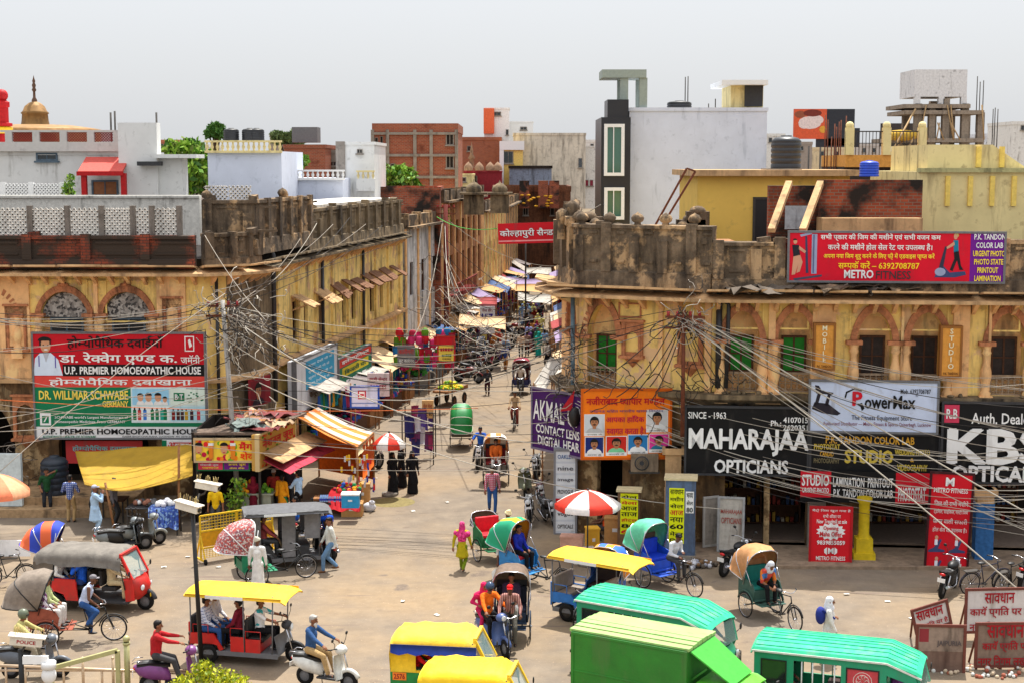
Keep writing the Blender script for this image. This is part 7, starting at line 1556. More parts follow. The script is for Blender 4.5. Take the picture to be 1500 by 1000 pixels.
# orange canopy stall
cs=root('canopy_stall','orange striped canopy stall with orange side cloths','stall',(-6.2,56,0)); T=M.Translation(-V(cs.location))
TL,TR,BL,BR=at(436,611,55),at(466,596,59.5),at(523,655,53.4),at(547,633,57.5); b=B(T=T)
OC=[mat((226,130,50),.75),mat((226,206,184),.75)]
for k in range(6):
 b.use(OC[k%2]); q0,q1=k/6,(k+1)/6; b.grid([[TL.lerp(TR,q).lerp(BL.lerp(BR,q),t)-V((0,0,.12*math.sin(math.pi*t)))for t in(0,.25,.5,.75,1)]for q in(q0,q1)],.012)
b.build('canopy',cs); b=B(mat((206,190,150),.8),T); b.grid([[BL.lerp(BR,q),BL.lerp(BR,q)+V((.02*(k%2),-.02,-.35+.05*(k%2)))]for k,q in enumerate([i/8 for i in range(9)])],.01); b.build('valance',cs)
OCL=mat((228,100,20),.8,var=.12); b=B(OCL,T)
b.grid([[V((p.x,p.y+.03*(i%2),z))for z in(p.z-.15,1.5,.3)]for i,p in enumerate([TL.lerp(TR,1).lerp(BL.lerp(BR,1),t)for t in[k/10 for k in range(11)]])],.01)
b.grid([[V((p.x+.03*(i%2),p.y,z))for z in(p.z-.1,1.2,.9)]for i,p in enumerate([BL.lerp(BR,q)for q in[.3+.7*k/8 for k in range(9)]])],.01); b.build('side_cloth',cs)
b=B(WOOD,T)
for p in(TL,TR,BL,BR): b.cyl((p.x,p.y,0),p,.04,n=6)
b.cyl(BL,BR,.035,n=5); b.cyl(TL,BL,.035,n=5); b.build('posts',cs)
pb=gr(507,757)
table('snack table with a red cloth at the orange stall',pb.x-.6,pb.x+.5,pb.y,pb.y+.9,.85,WOOD,mat((196,30,40),.8)); heap('snack_packets','bright snack packets piled on the red cloth table',(pb.x,pb.y+.45,.86),(.5,.4,.35),[pc(200,40,40),pc(230,160,30),pc(40,90,180),pc(120,30,60),pc(40,140,80)],60,.07,'snacks',6,(1.2,.6,1))
b=B(); rn=random.Random(8); p=at(520,705,53.4)
for k in range(46): b.use(rn.choice((pc(200,40,40),pc(230,180,40),pc(60,60,140),pc(200,200,200)))); x,z=p.x+rn.uniform(-.5,.7),p.z+rn.uniform(-.3,.9); b.cbox((x,53.45+rn.uniform(-.05,.05),z),(.07,.02,.2),rz=rn.uniform(-.4,.4))
tag(b.build('hanging_sachets'),'strips of small sachets hanging at the orange stall front','sachets',None,'stuff')
def crate(label,px,py,w,d,h,m,lid=None,z=0,rz=0,name='box',grp=None):
 p=gr(px,py,z); t=root(name,label,name.replace('_',' '),(p.x,p.y+d/2,z),rz,grp); b=B(m); b.box(-w/2,w/2,-d/2,d/2,0,h); b.build('body',t,.015); b=B(lid or m)
 b.box(-w/2-.02,w/2+.02,-d/2-.02,d/2+.02,h,h+.07); o=b.build('lid',t,.015); b=B(WHM); b.box(-w*.12,w*.12,-d/2-.015,-d/2,h*.55,h*.68); b.build('handle',t); return t
CARD=mat((190,140,84),.85,var=.1)
crate('blue cool box with white lid on a carton at the orange stall',513,744,.62,.45,.45,mat((30,140,190),.4),WHM,.5,0,'cool_box'); crate('brown carton under the blue cool box',515,757,.75,.6,.43,CARD,name='carton'); crate('tall tan carton right of the blue cool box',531,742,.5,.5,.8,CARD,name='carton')
crate('low plank bench carrying water packs',486,752,1.3,.6,.5,WOODD,WOOD,0,0,'bench')
for i in range(3):
 p=gr(474+i*11,734,.57); t=root('water_pack',['shrink wrapped water pack, left of three by the blue cool box','shrink wrapped water pack, middle of three by the blue cool box','shrink wrapped water pack, right of three by the blue cool box'][i],'water pack',(p.x,p.y,.57),0,'packs of water bottles'); b=B(mat((150,180,220),.2,var=.1))
 for k in range(4):
  for j in range(3): b.lathe([(.035,0),(.035,.18),(.015,.22)],(k*.075-.11,j*.075,0),8)
 b.build('bottles',t); b=B(mat((40,60,170),.3)); b.box(-.15,.15,-.045,-.04,.05,.12); b.build('label',t)
b=B(mat((206,206,210),.7)); p=gr(541,748); b.ball(p+V((0,0,.15)),(.25,.2,.18),10,7); b.ball(p+V((.1,-.05,.32)),(.12,.1,.1),8,6); tag(b.build('white_sack'),'crumpled white plastic sack beside the cartons','sack')
b=B(mat((124,112,72),.95,var=.2)); p=gr(575,735); b.lathe([(0,.012),(.8,.012),(.84,.005)],p,24); tag(b.build('straw_mat'),'round olive mat lying on the road beside the orange stall','mat')
# barricade
bp,ba=tofrom((292,824),(402,806)); bc=root('barricade','yellow steel police barricade with mesh top','barricade',bp,ba); w=1.25; b=B(YELM)
for x in(-w,0,w): b.beam((x,0,.12),(x,0,1.5),.05)
for z in(.45,1.0,1.5): b.beam((-w,0,z),(w,0,z),.05)
for x in(-w,w): b.beam((x,-.35,.1),(x,.35,.1),.05); b.beam((x,-.35,.1),(x,0,.9),.04); b.beam((x,.35,.1),(x,0,.9),.04)
b.build('frame',bc); b=B(YELM)
for z0,z1 in((1.02,1.48),(.14,.44)):
 for k in range(26): x=-w+2*w*k/25; b.beam((x,0,z0),(x,0,z1),.012)
 for k in range(6): z=z0+(z1-z0)*k/5; b.beam((-w,0,z),(w,0,z),.012)
b.build('mesh',bc); b=B(mat((226,160,20),.5)); b.box(-w+.04,w-.04,-.015,.015,.5,.96); b.build('panel',bc)
for x in(-w,w): b=B(RUBBER); b.lathe([(0,-.03),(.09,-.03),(.09,.03),(0,.03)],(x,-.35,.09),12,True,(1,0,0)); b.build('castor',bc)
# right: kiosks, boards, boxes
def kiosk(label,px,py,w,d,h,m,posters):
 p=gr(px,py); t=root('meter_box',label,'cabinet',(p.x,p.y+d/2,0),R(-8)); b=B(m); b.box(-w/2,w/2,-d/2,d/2,.12,h); b.use(CONC).box(-w/2-.04,w/2+.04,-d/2-.04,d/2+.04,0,.12); b.build('body',t,.01); b=B(mat((206,190,150),.8)); b.box(-w/2-.05,w/2+.05,-d/2-.06,d/2+.05,h,h+.07); b.build('top',t)
 for i,(x0,x1,z0,z1,c_,lines,side)in enumerate(posters):
  rot=M.Rotation(R(90),4,'Z')if side else M.Identity(4); y=-(w if side else d)/2-.004; b=B(c_,rot); b.add([(x0,y,z0),(x1,y,z0),(x1,y,z1),(x0,y,z1)],[(0,1,2,3)])
  for j,(tx,lc)in enumerate(lines): b.use(lc); zz_=z1-(z1-z0)*(j+.88)/len(lines); letters(b,tx,x0+.03,zz_,x1-.03,zz_+(z1-z0)/len(lines)*.66,y-.004,.03)
  b.build('poster',t)
FY=pc(226,232,10); K=BKM
kiosk('narrow cabinet pasted with a fluorescent yellow poster by the umbrella',922,806,.72,.5,1.95,mat((120,90,66),.8,streak=.5),[(-.27,.3,.55,1.9,FY,[('सेल',K),('मेला',pc(206,20,30)),('आज',K),('ताज',K),('होटल',pc(206,20,30)),('80',K),('60',pc(206,20,30))],False)])
kiosk('tall grey blue cabinet pasted with yellow posters next to the black sign',998,818,.95,.7,2.55,mat((90,110,140),.7,streak=.6,dark=(60,56,50)),[(-.36,.12,.5,2.3,FY,[('सावधान',K),('मशीन',K),('सेल',K),('आज',pc(206,20,30)),('नया',K),('60',K),('मेला',K),('जिम',K)],False),(.16,.42,1.5,2.2,WHM,[('भव्य',K),('सेल',K),('80',K)],False),(-.2,.25,.7,1.9,pc(240,200,30),[('भारत',pc(206,20,90)),('सेल',pc(206,20,90)),('30',K),('80',K)],True)])
FM=Fac((6.2,47.4),(8.3,46.9)); g=Sign('board','dirty white Maharajaa board leaning by the black motorcycle','board',FM,1052,1090,728,806,0,.06,mat((176,170,160),.8,streak=.5,dark=(120,110,100)),(0,0,40,80),mat((150,150,150),.6)); g.text('MAHARAJAA',4,18,37,26,pc(150,70,60),.012).text('OPTICIANS',5,30,36,39,pc(150,70,60),.012).done(); g.t.rotation_euler.x=R(-6)
g=Sign('board','dull grey blank board leaning left of the Maharajaa board','board',Fac((5.4,47.4),(6.5,47.9)),1031,1052,728,800,0,.05,mat((150,142,132),.8,streak=.5),None,mat((170,166,160),.6)); g.done()
t=root('air_conditioner','dusty air conditioner unit on the wall under the orange board','air conditioner',at(944,690,48.6)); b=B(mat((130,112,92),.8,streak=.5)); b.box(-.45,.45,-.1,.3,0,.6); b.build('casing',t,.02); b=B(DGREY); b.lathe([(.24,-.005),(.24,-.02),(.2,-.02)],(-.1,-.1,.3),20,True,(0,1,0)); b.lathe([(0,-.012),(.08,-.012)],(-.1,-.1,.3),14,True,(0,1,0))
for k in range(4): b.ring((-.1,-.115,.3),.06+.05*k,.006,(0,1,0),16,4)
b.build('fan_grille',t)
b=B(STEEL); b.box(-.5,.5,-.1,.3,-.05,0); b.build('bracket',t)
for l,px,py,w_,h_,m1,z in(('pinkish carton at the left of the snack umbrella stall',838,822,.7,.75,mat((206,160,140),.8),0),('white carton in front of the snack umbrella stall',855,826,.65,.42,pc(222,216,206),0),('orange and yellow biscuit tin box by the umbrella pole',868,812,.4,.8,pc(226,170,50),0),('open brown carton behind the orange vest man',902,800,.7,.9,CARD,0),('small red carton beside the crouching man',874,822,.35,.3,pc(196,50,40),0)): crate(l,px,py,w_,.4,h_,m1,None,z,rj.uniform(-.2,.2),'carton')
b=B(mat((110,90,74),.9)); p=gr(924,818); b.lathe([(.2,0),(.26,.3),(.24,.34)],p,12); b.use(pc(30,40,130)).ball(p+V((.1,0,.42)),.16,8,6); tag(b.build('refuse_bin'),'brown bin heaped with dark plastic near the yellow posters','bin')
heap('rubbish','litter heaped at the foot of the tall cabinet',tuple(gr(1020,830)),(.7,.35,.25),[pc(150,150,160),pc(90,80,70),pc(200,200,206),pc(120,90,60)],46,.08,'rubbish',9)
for i,(px,py)in enumerate(((735,848),(752,848),(744,843))): p=gr(px,py); b=B(mat((216,214,206),.8,var=.06)); b.ball(p+V((0,0,.17)),(.32,.22,.2),12,8); b.ball(p+V((.22,0,.26)),(.1,.1,.08),8,6); tag(b.build('white_sack'),['bulging white sack left of the pair by the empty rickshaw','bulging white sack right of the pair by the empty rickshaw','white sack behind the other two by the empty rickshaw'][i],'sack','white sacks')
b=B(mat((36,50,130),.8)); p=gr(1213,968); b.ball((p.x-.22,p.y,1.2),(.13,.17,.23),12,8); b.beam((p.x-.2,p.y-.12,1.38),(p.x+.12,p.y-.14,1.15),.04); tag(b.build('backpack'),'blue backpack carried by the walker in white','backpack')
# ================================================================== work signs at the lower right, posts, cameras, railing
def board(label,rect,D,rzd,m,lines,legs=True,tilt=0):
 xl,xr,yt,yb=rect; c=at((xl+xr)/2,yb,D); a=R(rzd); F=Fac((c.x-math.cos(a)*3,c.y-math.sin(a)*3),(c.x+math.cos(a)*3,c.y+math.sin(a)*3))
 g=Sign('work_sign',label,'sign',F,xl,xr,yt,yb,0,.04,m,(0,0,100,60),mat((110,60,50),.7)); g.t.rotation_euler.y=R(tilt)
 for t_,x0,y0,x1,y1,c_,bo in lines: g.text(t_,x0,y0,x1,y1,c_,bo)
 if legs:
  b=B(RUST)
  for x in(.06,g.w-.06): b.beam((x,.06,-g.t.location.z),(x,.06,g.h),.05); b.beam((x,.06,g.h*.8),(x,.6,-g.t.location.z),.04)
  b.build('legs',g.t)
 g.done(); return g
MR=pc(160,16,30); DW=mat((206,200,196),.7,var=.06,streak=.2,dark=(160,150,140)); DB=mat((130,110,96),.8,var=.15,streak=.4,dark=(90,70,60))
board('white caution sign in dark red Hindi at the right edge, cleaner and larger',(1415,1530,862,926),38.6,4,DW,[('सावधान',24,6,62,20,MR,.03),('कार्य प्रगति पर है',6,24,82,40,MR,.03),('नगर निगम लखनऊ',6,45,84,57,MR,.03)])
board('small white caution sign tilted behind the police board',(1343,1396,892,928),38.2,10,DW,[('सावधान',10,8,84,30,MR,.04),('प्रगति पर है',20,38,92,54,MR,.03)],True,-14)
board('stained brown caution sign at the lower right corner',(1430,1530,912,976),36.2,2,DB,[('सावधान',16,2,70,20,MR,.03),('कार्य प्रगति पर है',10,24,90,40,MR,.03),('नगर निगम लखनऊ',4,44,92,58,MR,.03)])
g=board('faded brown board with a police name plate, nearest the right van',(1343,1415,914,1010),36.0,-4,mat((120,96,84),.8,var=.15,streak=.4,dark=(84,62,54)),[('JAIPURIA',42,14,92,20,pc(90,80,80),.02),('U.P. POLICE',14,48,96,56,pc(216,210,206),.02)]); g2=B(mat((150,130,116),.8,streak=.3)); g2.add([(.02,-.002,g.h*.6),(g.w-.02,-.002,g.h*.6),(g.w-.02,-.002,g.h-.02),(.02,-.002,g.h-.02)],[(0,1,2,3)]); g2.use(pc(140,50,56)).add([(.07,-.004,g.h*.74),(.3,-.004,g.h*.74),(.3,-.004,g.h-.1),(.07,-.004,g.h-.1)],[(0,1,2,3)]); g2.build('upper_panel',g.t)
heap('rubble','litter and broken bricks under the brown caution sign',tuple(gr(1460,985)),(1.6,.5,.12),[pc(196,176,150),pc(160,90,70),pc(206,206,200)],80,.05,'rubble',12)
def cctv(t,p,ang,s=1.0,text=None,spikes=True):
 L=M.Translation(p)@M.Rotation(ang,4,'Z')@M.Rotation(R(8),4,'Y'); WP=mat((214,206,190),.5,var=.1,streak=.2,dark=(150,140,124)); b=B(WP,L); b.box(-.3*s,.32*s,-.1*s,.1*s,0,.17*s); b.box(-.34*s,.38*s,-.13*s,.13*s,.17*s,.2*s); o=b.build('camera_housing',t,.01); b=B(BLACK,L); b.lathe([(.055*s,0),(.055*s,.03),(0,.03)],(.32*s,0,.08*s),12,True,(1,0,0)); b.build('lens',o)
 if text: b=B(MR,L); letters(b,text,-.16*s,.05*s,.2*s,.12*s,-.104*s,.02); b.build('lettering',o)
 if spikes:
  b=B(mat((206,180,120),.6),L)
  for k in range(18): x=random.uniform(-.3,.34)*s; y=random.uniform(-.1,.1)*s; b.cyl((x,y,.2*s),(x+random.uniform(-.03,.03),y+random.uniform(-.03,.03),.36*s),.005,n=3)
  b.build('bird_spikes',o)
 b=B(STEEL,L); b.tube([(0,0,0),(-.05,0,-.12),(-.15,.0,-.18)],.025*s,6); b.build('bracket',t)
def mast(name,label,px,py,D,pxb=None,r_=.06):
 p=at(px,py,D); t=root(name,label,'post',(p.x,p.y,0)); b=B(BLACK); b.cyl(((pxb or 0)/60,0,0),(0,0,p.z),r_,r_*.85,10); b.lathe([(r_*2,0),(r_*2,.06),(r_,.1)],((pxb or 0)/60,0,0),10); b.build('pole',t); return t,p.z
t,z=mast('camera_post','tall black street post with a bird spiked camera at top',282,748,36.3,8); cctv(t,(-.12,0,z+.02),R(-25),1.05); t2=t
b=B(STEEL); b.beam((0,0,z-.1),(.1,.4,z+.35),.04); b.build('arm',t); cctv(t,(.24,.6,z+.42),R(-10),.95)
t,z=mast('camera_post','short black post with a police camera at lower left',30,950,33.2,0,.07); cctv(t,(.12,0,z+.1),R(8),1.15,'POLICE'); b=B(W85); b.ball((.62,.02,z-.62),(.17,.17,.2),14,9); b.cyl((.62,.02,z-.45),(.62,.02,z-.3),.17,n=14); b.build('dome_camera',t); b=B(WHM); b.beam((.05,0,z-.25),(.62,0,z-.25),.1,.18); b.build('arm',t)
rl=root('railing','pale green and cream steel pedestrian railing with ball topped gate post','railing',(-9,34.6,0)); T=M.Translation(-V(rl.location)); GN=mat((176,172,120),.45,.2,var=.1); b=B(GN,T)
p=at(185,935,34.6); b.cyl((p.x,34.6,0),(p.x,34.6,p.z-.08),.07,n=10); b.ball((p.x,34.6,p.z),.085,12,8); b.cyl((p.x,34.6,p.z-.14),(p.x,34.6,p.z-.08),.09,n=10); b.build('gate_post',rl); b=B(GN,T); q0,q1=at(75,978,34.4),at(172,952,34.4); b.beam(q0,q1,.1,.1); b.beam(q1,(q1.x,34.4,0),.1,.1); b.beam(q0,(q0.x,34.4,0),.1,.1); b.build('gate',rl); b=B(mat((206,180,150),.4,.4),T); e0,e1=at(-20,973,34.7),at(290,986,34.7)
b.tube([e0,e1],.04,8); b.tube([V((e0.x,34.7,.5)),V((e1.x,34.7,.5))],.03,8)
for k in range(12): q=e0.lerp(e1,k/11); b.cyl((q.x,34.7,0),q,.03,n=6)
for px in(122,166): q=at(px,970,34.7); b.cyl((q.x,34.65,0),(q.x,34.65,q.z+.12),.035,n=8); b.ball((q.x,34.65,q.z+.13),.04,8,5)
b.build('rails',rl)
# ================================================================== trees and shrubs
def leaves(b,blobs,n,sz,cols,seed):
 rnd=random.Random(seed); tot=sum(r[1]**2 for r in blobs)
 for c,r_ in blobs:
  k=int(n*r_*r_/tot)
  for i in range(k):
   d=V((rnd.gauss(0,1),rnd.gauss(0,1),rnd.gauss(0,1))).normalized()*r_*(rnd.random()**.4)*rnd.uniform(.8,1.12); p=V(c)+V((d.x,d.y,d.z*.8)); q=V((rnd.uniform(-1,1),rnd.uniform(-1,1),rnd.uniform(-.5,1))).normalized(); u=q.orthogonal().normalized(); w=q.cross(u); s=sz*rnd.uniform(.6,1.3); u,w=(u*math.cos(i)+w*math.sin(i)),(w*math.cos(i)-u*math.sin(i))
   b.use(cols[rnd.randrange(len(cols))]); b.add([p-u*s,p-w*s*.45,p+u*s,p+w*s*.45],[(0,1,2,3)])
def tree(label,rect,D,n,sz,cols,seed,name='tree',dense=1):
 x0,x1,yt,yb=rect; a,zt=XZ(x0,yt,D); c,zb=XZ(x1,yb,D); W,Hh=c-a,zt-zb; t=root(name,label,'tree',((a+c)/2,D,0)); rnd=random.Random(seed); blobs=[]
 for i in range(16): rr=min(W,Hh)*rnd.uniform(.2,.31); blobs.append((V((rnd.uniform(-W/2+rr,W/2-rr),rnd.uniform(-W*.3,W*.3),zb+rr+rnd.uniform(0,1)*max(.1,Hh-2*rr))),rr))
 b=B(mat((84,66,50),.9)); b.tube([(0,0,0),(.1,0,zb*.6),(0,0,zb+Hh*.3)],[.3,.24,.14],8)
 for bc_,r_ in blobs: b.tube([(0,0,zb*.75),(bc_*.5+V((0,0,zb*.45))),bc_],[.12,.08,.03],5)
 b.build('trunk',t); b=B(); leaves(b,blobs,int(n*2.4),sz*1.15,cols,seed); b.build('crown',t)
def lf(r,g,b_): return mat((r,g,b_),.6,var=.2)
LG=[lf(120,160,44),lf(92,136,38),lf(150,182,66),lf(62,100,34),lf(110,124,52)]
tree('bright green tree between the grey house and the white baluster house',(230,322,184,292),88,2600,.22,LG,1); tree('small green treetop on the skyline behind the left tree',(300,330,180,204),126,900,.3,[lf(84,124,50),lf(64,104,44)],2); tree('pale olive tree on the skyline above the low brick house',(396,446,188,216),160,900,.35,[lf(110,128,76),lf(90,108,66)],3); tree('bright green tree in front of the brick frame building',(544,622,234,304),98,2600,.24,LG,4); tree('small light green tree behind the white balustrade',(408,452,226,252),94,800,.22,LG,5)
t=root('shrub','yellow green leafy shrub at the bottom edge by the black post','shrub',(at(308,990,31).x,31,0)); z0=at(308,990,31).z; b=B(mat((90,70,50),.9))
bl=[(V((x,y,z0+z)),r_)for x,y,z,r_ in((-.55,0,-.2,.33),(-.2,.1,.1,.3),(.1,-.1,.0,.36),(.5,.1,-.2,.36),(.75,0,-.4,.3),(-.8,0,-.4,.25),(0,0,-.6,.5))]
for c,r_ in bl: b.tube([(0,0,0),(c.x*.5,c.y,z0*.6),c],[.06,.04,.015],5)
b.build('trunk',t); b=B(); leaves(b,bl,2600,.055,[lf(190,190,30),lf(150,160,30),lf(206,206,50),lf(110,130,30)],9); b.build('crown',t)
for i,(px,py,D,r_)in enumerate(((436,348,68.5,.35),(345,725,51.4,.45),(648,320,96,.7),(100,272,67.5,.35))):
 p=at(px,py,D); b=B(); leaves(b,[(p,r_),(p+V((.1,0,r_)),r_*.7),(p-V((0,0,r_)),r_*.8)],260,.1,LG,20+i); b.use(mat((84,66,50),.9)).tube([p-V((0,0,r_*2)),p],.02,4); tag(b.build('wild_plant'),['small wild fig plant sprouting from the side parapet','leafy green plant standing at the juice shop post','green creeper on the brown ornate house roof','yellow green potted plant on the left white terrace'][i],'plant')
# ================================================================== the bazaar: awnings, goods
def awning(label,a,b_,c,d,m,sag=.1,post=True,grp=None):
 t=root('awning',label,'awning',(a[0],a[1],0),0,grp); T=M.Translation(-V(t.location)); q=B(m,T); A,Bq,C,D_=V(a),V(b_),V(c),V(d)
 q.grid([[A.lerp(Bq,u).lerp(D_.lerp(C,u),v)-V((0,0,sag*math.sin(math.pi*u)*math.sin(math.pi*min(1,v+.15))))+V((0,0,.03*math.sin(u*11)))for u in[i/8 for i in range(9)]]for v in(0,.25,.5,.75,1)],.015); q.build('canopy',t)
 if post:
  q=B(WOOD,T)
  for p in(C,D_): q.cyl((p.x,p.y,0),p,.035,n=5)
  q.build('posts',t)
 return t
def LW(D):  # the left building line at a depth
 pts=[(60,-9.8),(84,-6.1),(112,-2.3),(152,.5)]
 for i in range(3):
  if D<=pts[i+1][0]: f=(D-pts[i][0])/(pts[i+1][0]-pts[i][0]); return pts[i][1]+f*(pts[i+1][1]-pts[i][1])
 return .5
def RWl(D): return 3.5+(D-71)*.024
TAN=[mat((206,176,136),.85,var=.12,streak=.3,dark=(150,120,90)),mat((170,160,150),.85,var=.15,streak=.3),mat((190,150,100),.85,var=.15),mat((120,110,110),.85),mat((150,60,60),.8),mat((70,90,130),.8),mat((176,170,160),.85,streak=.3),mat((146,128,160),.8)]
AWN=['tan','grey','sandy','dark grey','dull red','blue','white','lilac']
rq=random.Random(11); D=62.5; i=0
while D<146:
 L=rq.uniform(2.6,4.4); k=[1,3,6,0,2,1,0,5,2,6,0,7,2,5,0,6,4,2,0,7][i%20]; x=LW(D); x2=LW(D+L); o=rq.uniform(1.4,2.0); zz_=rq.uniform(2.8,3.5); z2=zz_-rq.uniform(.3,.9)
 awning('%s cloth awning number-free row on the left shops'.replace(' number-free','')%AWN[k],(x+.1,D,zz_),(x2+.1,D+L,zz_+rq.uniform(-.2,.2)),(x2+o,D+L,z2),(x+o,D,z2+rq.uniform(-.15,.15)),TAN[k],.15,True,'awnings of the left shop row')
 t=root('shop_counter','crowded shop counter under the left row of awnings','counter',((x+x2)/2+.9,D+L/2,0),math.atan2(L,x2-x),'counters of the left shop row'); q=B(rq.choice((WOOD,WOODD,MGREY))); q.box(-L/2+.2,L/2-.2,-.45,.45,0,.8); q.build('body',t); q=B(rq.choice((mat((150,40,40),.8),mat((40,60,120),.8),TAN[6]))); q.box(-L/2+.15,L/2-.15,-.5,.5,.8,.84); q.build('top',t)
 cols=[rq.choice((pc(200,40,40),pc(230,170,40),pc(40,90,180),pc(200,60,120),pc(60,140,60),pc(220,220,220),pc(90,40,110),pc(30,140,150)))for _ in range(5)]
 heap('goods','colourful goods piled on counters of the left row',((x+x2)/2+.9,D+L/2,.84),(.6,L*.4,.5),cols,46,.13,'goods',30+i,(1,1.2,.7))
 q=B()  # hanging clothes along the awning edge
 for j in range(int(L*4)): f=j/(L*4); px_=x+(x2-x)*f+o*.75; q.use(rq.choice(cols)); rag(q,(px_,D+L*f,z2-.35+rq.uniform(-.15,.1)),.34,rq.uniform(.5,.9),1.57+rq.uniform(-.6,.6))
 tag(q.build('hanging_clothes'),'clothes hanging from the awning edge of the left row','clothes',None,'stuff'); D+=L+rq.uniform(.1,.6); i+=1
D=72; i=0
while D<146:
 L=rq.uniform(3,5); k=[6,0,2,7,4,0,6,5,2,0][i%10]; x=RWl(D); o=rq.uniform(1.0,1.6); zz_=rq.uniform(2.9,3.4)
 awning('%s cloth awning on the right shop row of the bazaar'%AWN[k],(x-.1,D+L,zz_),(x-.1,D,zz_),(x-o,D,zz_-.7),(x-o,D+L,zz_-.6),TAN[k],.12,True,'awnings of the right shop row')
 cols=[rq.choice((pc(200,40,40),pc(40,60,120),pc(120,40,90),pc(220,220,220),pc(40,40,50)))for _ in range(4)]; q=B()
 for j in range(int(L*3)): q.use(rq.choice(cols)); rag(q,(x-o*.6,D+j/3,2.0+rq.uniform(-.2,.1)),.4,rq.uniform(.6,1),1.57+rq.uniform(-.5,.5))
 tag(q.build('hanging_clothes'),'dark clothes hanging along the right shop row','clothes',None,'stuff'); D+=L+.4; i+=1
for i,(px,py,D,w_,k)in enumerate(((765,420,122,3.2,2),(782,412,128,2.4,7),(750,405,136,2.6,5),(790,436,112,1.6,6),(715,470,92,1.8,0),(690,458,98,2.0,2),(700,440,104,2.2,4),(780,395,142,3,6))):
 p=at(px,py,D); awning(['sandy sheet slung high across the far street','lilac sheet slung across the far street','blue sheet slung across the far street','white sheet slung on the right of the far street','tan sheet tilted over the mid street stalls','sandy sheet tilted over the mid street stalls','dull red sheet over the mid street stalls','white sheet highest at the far end of the street'][i],(p.x-w_,D+1.5,p.z+.3),(p.x+w_*.6,D+2,p.z+.1),(p.x+w_*.6,D-1,p.z-.4),(p.x-w_,D-1,p.z-.1),TAN[k],.3,True)
p=at(600,505,76); q=B(); cb=[pc(190,26,40),pc(90,140,30),pc(30,110,170),pc(200,50,110),pc(170,30,60)]
for j in range(70): w_=rq.uniform(-1.4,1.6); q.use(cb[(j+int(w_*2))%5]); (rag(q,(at(620,520,76).x+w_,76+rq.uniform(-.3,.3),rq.uniform(2.2,4)),.34,.45,rq.uniform(-.5,.5))if j%3 else q.ball((at(620,520,76).x+w_,76,rq.uniform(2.2,4)),(.2,.14,.26),8,6))
tag(q.build('toy_bags'),'bright toy bags hung in a cluster at the mid left stall','bags',None,'stuff')
fc=root('fruit_cart','wooden fruit cart with green and yellow fruit in the left street','cart',tuple(gr(660,592)),R(70)); b=B(WOOD); b.box(-1.1,1.1,-.55,.55,.75,.85); b.box(-1.1,1.1,-.55,-.5,.85,.95); b.box(-1.1,1.1,.5,.55,.85,.95); b.build('deck',fc)
for x in(-.7,.7):
 for y in(-.5,.5): wheel(fc,(x,y,.3),.3,.06,rim=WOODD)
l=fc.location; heap('cart_fruit','green and yellow fruit heaped on the wooden cart',(l.x,l.y,.86),(.6,.9,.45),[pc(200,200,40),pc(110,160,40),pc(230,190,40)],120,.09,'fruit',78)
q=B(); p=gr(628,680); cols=[pc(80,60,130),pc(170,60,100),pc(50,50,110),pc(200,196,206),pc(110,50,100)]
for j in range(20): q.use(cols[j%5]); rag(q,(p.x-.5+rq.uniform(-.5,.6),p.y+1+rq.uniform(-.9,.9),rq.uniform(.7,2.0)),.4,rq.uniform(.5,.9),rq.uniform(-.8,.8))
tag(q.build('clothes_rack_goods'),'purple and pink garments hanging on the corner rack','clothes',None,'stuff')
b=B(STEEL); b.beam((p.x-1.1,p.y,0),(p.x-1.1,p.y,2.2),.05); b.beam((p.x+.2,p.y,0),(p.x+.2,p.y,2.2),.05); b.beam((p.x-1.1,p.y,2.2),(p.x+.2,p.y,2.2),.05); b.beam((p.x-1.1,p.y+1.8,0),(p.x-1.1,p.y+1.8,2.2),.05); b.beam((p.x+.2,p.y+1.8,0),(p.x+.2,p.y+1.8,2.2),.05); tag(b.build('clothes_rack'),'steel rack carrying the purple and pink garments','rack')
awning('white plank awning sloping from the right corner wall',at(806,522,60),at(826,525,57),at(795,575,54.5),at(782,560,59),TAN[6],.05)
# ================================================================== poles and overhead cables
def pole(label,base,top,r_,m,arms=True):
 t=root('utility_pole',label,'utility pole',(base[0],base[1],0)); T=M.Translation(-V(t.location)); b=B(m,T); b.cyl(base,top,r_,r_*.8,10); b.build('shaft',t)
 if arms:
  b=B(RUST,T); tp=V(top)
  for dz in(-.2,-.55): b.beam(tp+V((-.6,0,dz)),tp+V((.6,0,dz)),.07)
  b.build('cross_arm',t); b=B(mat((150,30,34),.4),T)
  for dx in(-.5,-.2,.2,.5): b.lathe([(.03,0),(.06,.04),(.04,.08),(.06,.12),(.02,.16)],tp+V((dx,0,-.18)),8)
  b.build('insulators',t)
 return t
PG=mat((170,166,160),.6,.2,var=.15,streak=.3)
pA=at(326,440,52.6); pb=at(342,640,52.6); pole('leaning grey utility pole with a huge cable tangle, left of the juice shop',(pb.x+.15,52.6,0),tuple(pA),.1,PG)
pB=at(839,435,50.2); pole('bluish steel pole at the right street corner',(pB.x+.05,50.2,0),tuple(pB),.09,mat((96,116,126),.6,streak=.4),False); b=B(STEEL); b.beam(pB+V((-.4,0,0)),pB+V((.5,0,.05)),.08); tag(b.build('pole_bracket'),'flat bracket on the bluish corner pole','bracket')
pC=at(1002,455,47.6); pole('short rusty bracket pole standing out from the right wall',(pC.x,47.6,3.8),tuple(pC),.07,RUST); pD=at(653,300,92); pole('tall rusty red lattice pole in the left street',(pD.x,92,0),tuple(pD),.16,mat((110,44,36),.8,var=.2)); pE=at(770,335,110); pole('thin pole in the far bazaar',(pE.x,110,0),tuple(pE),.07,STEEL)
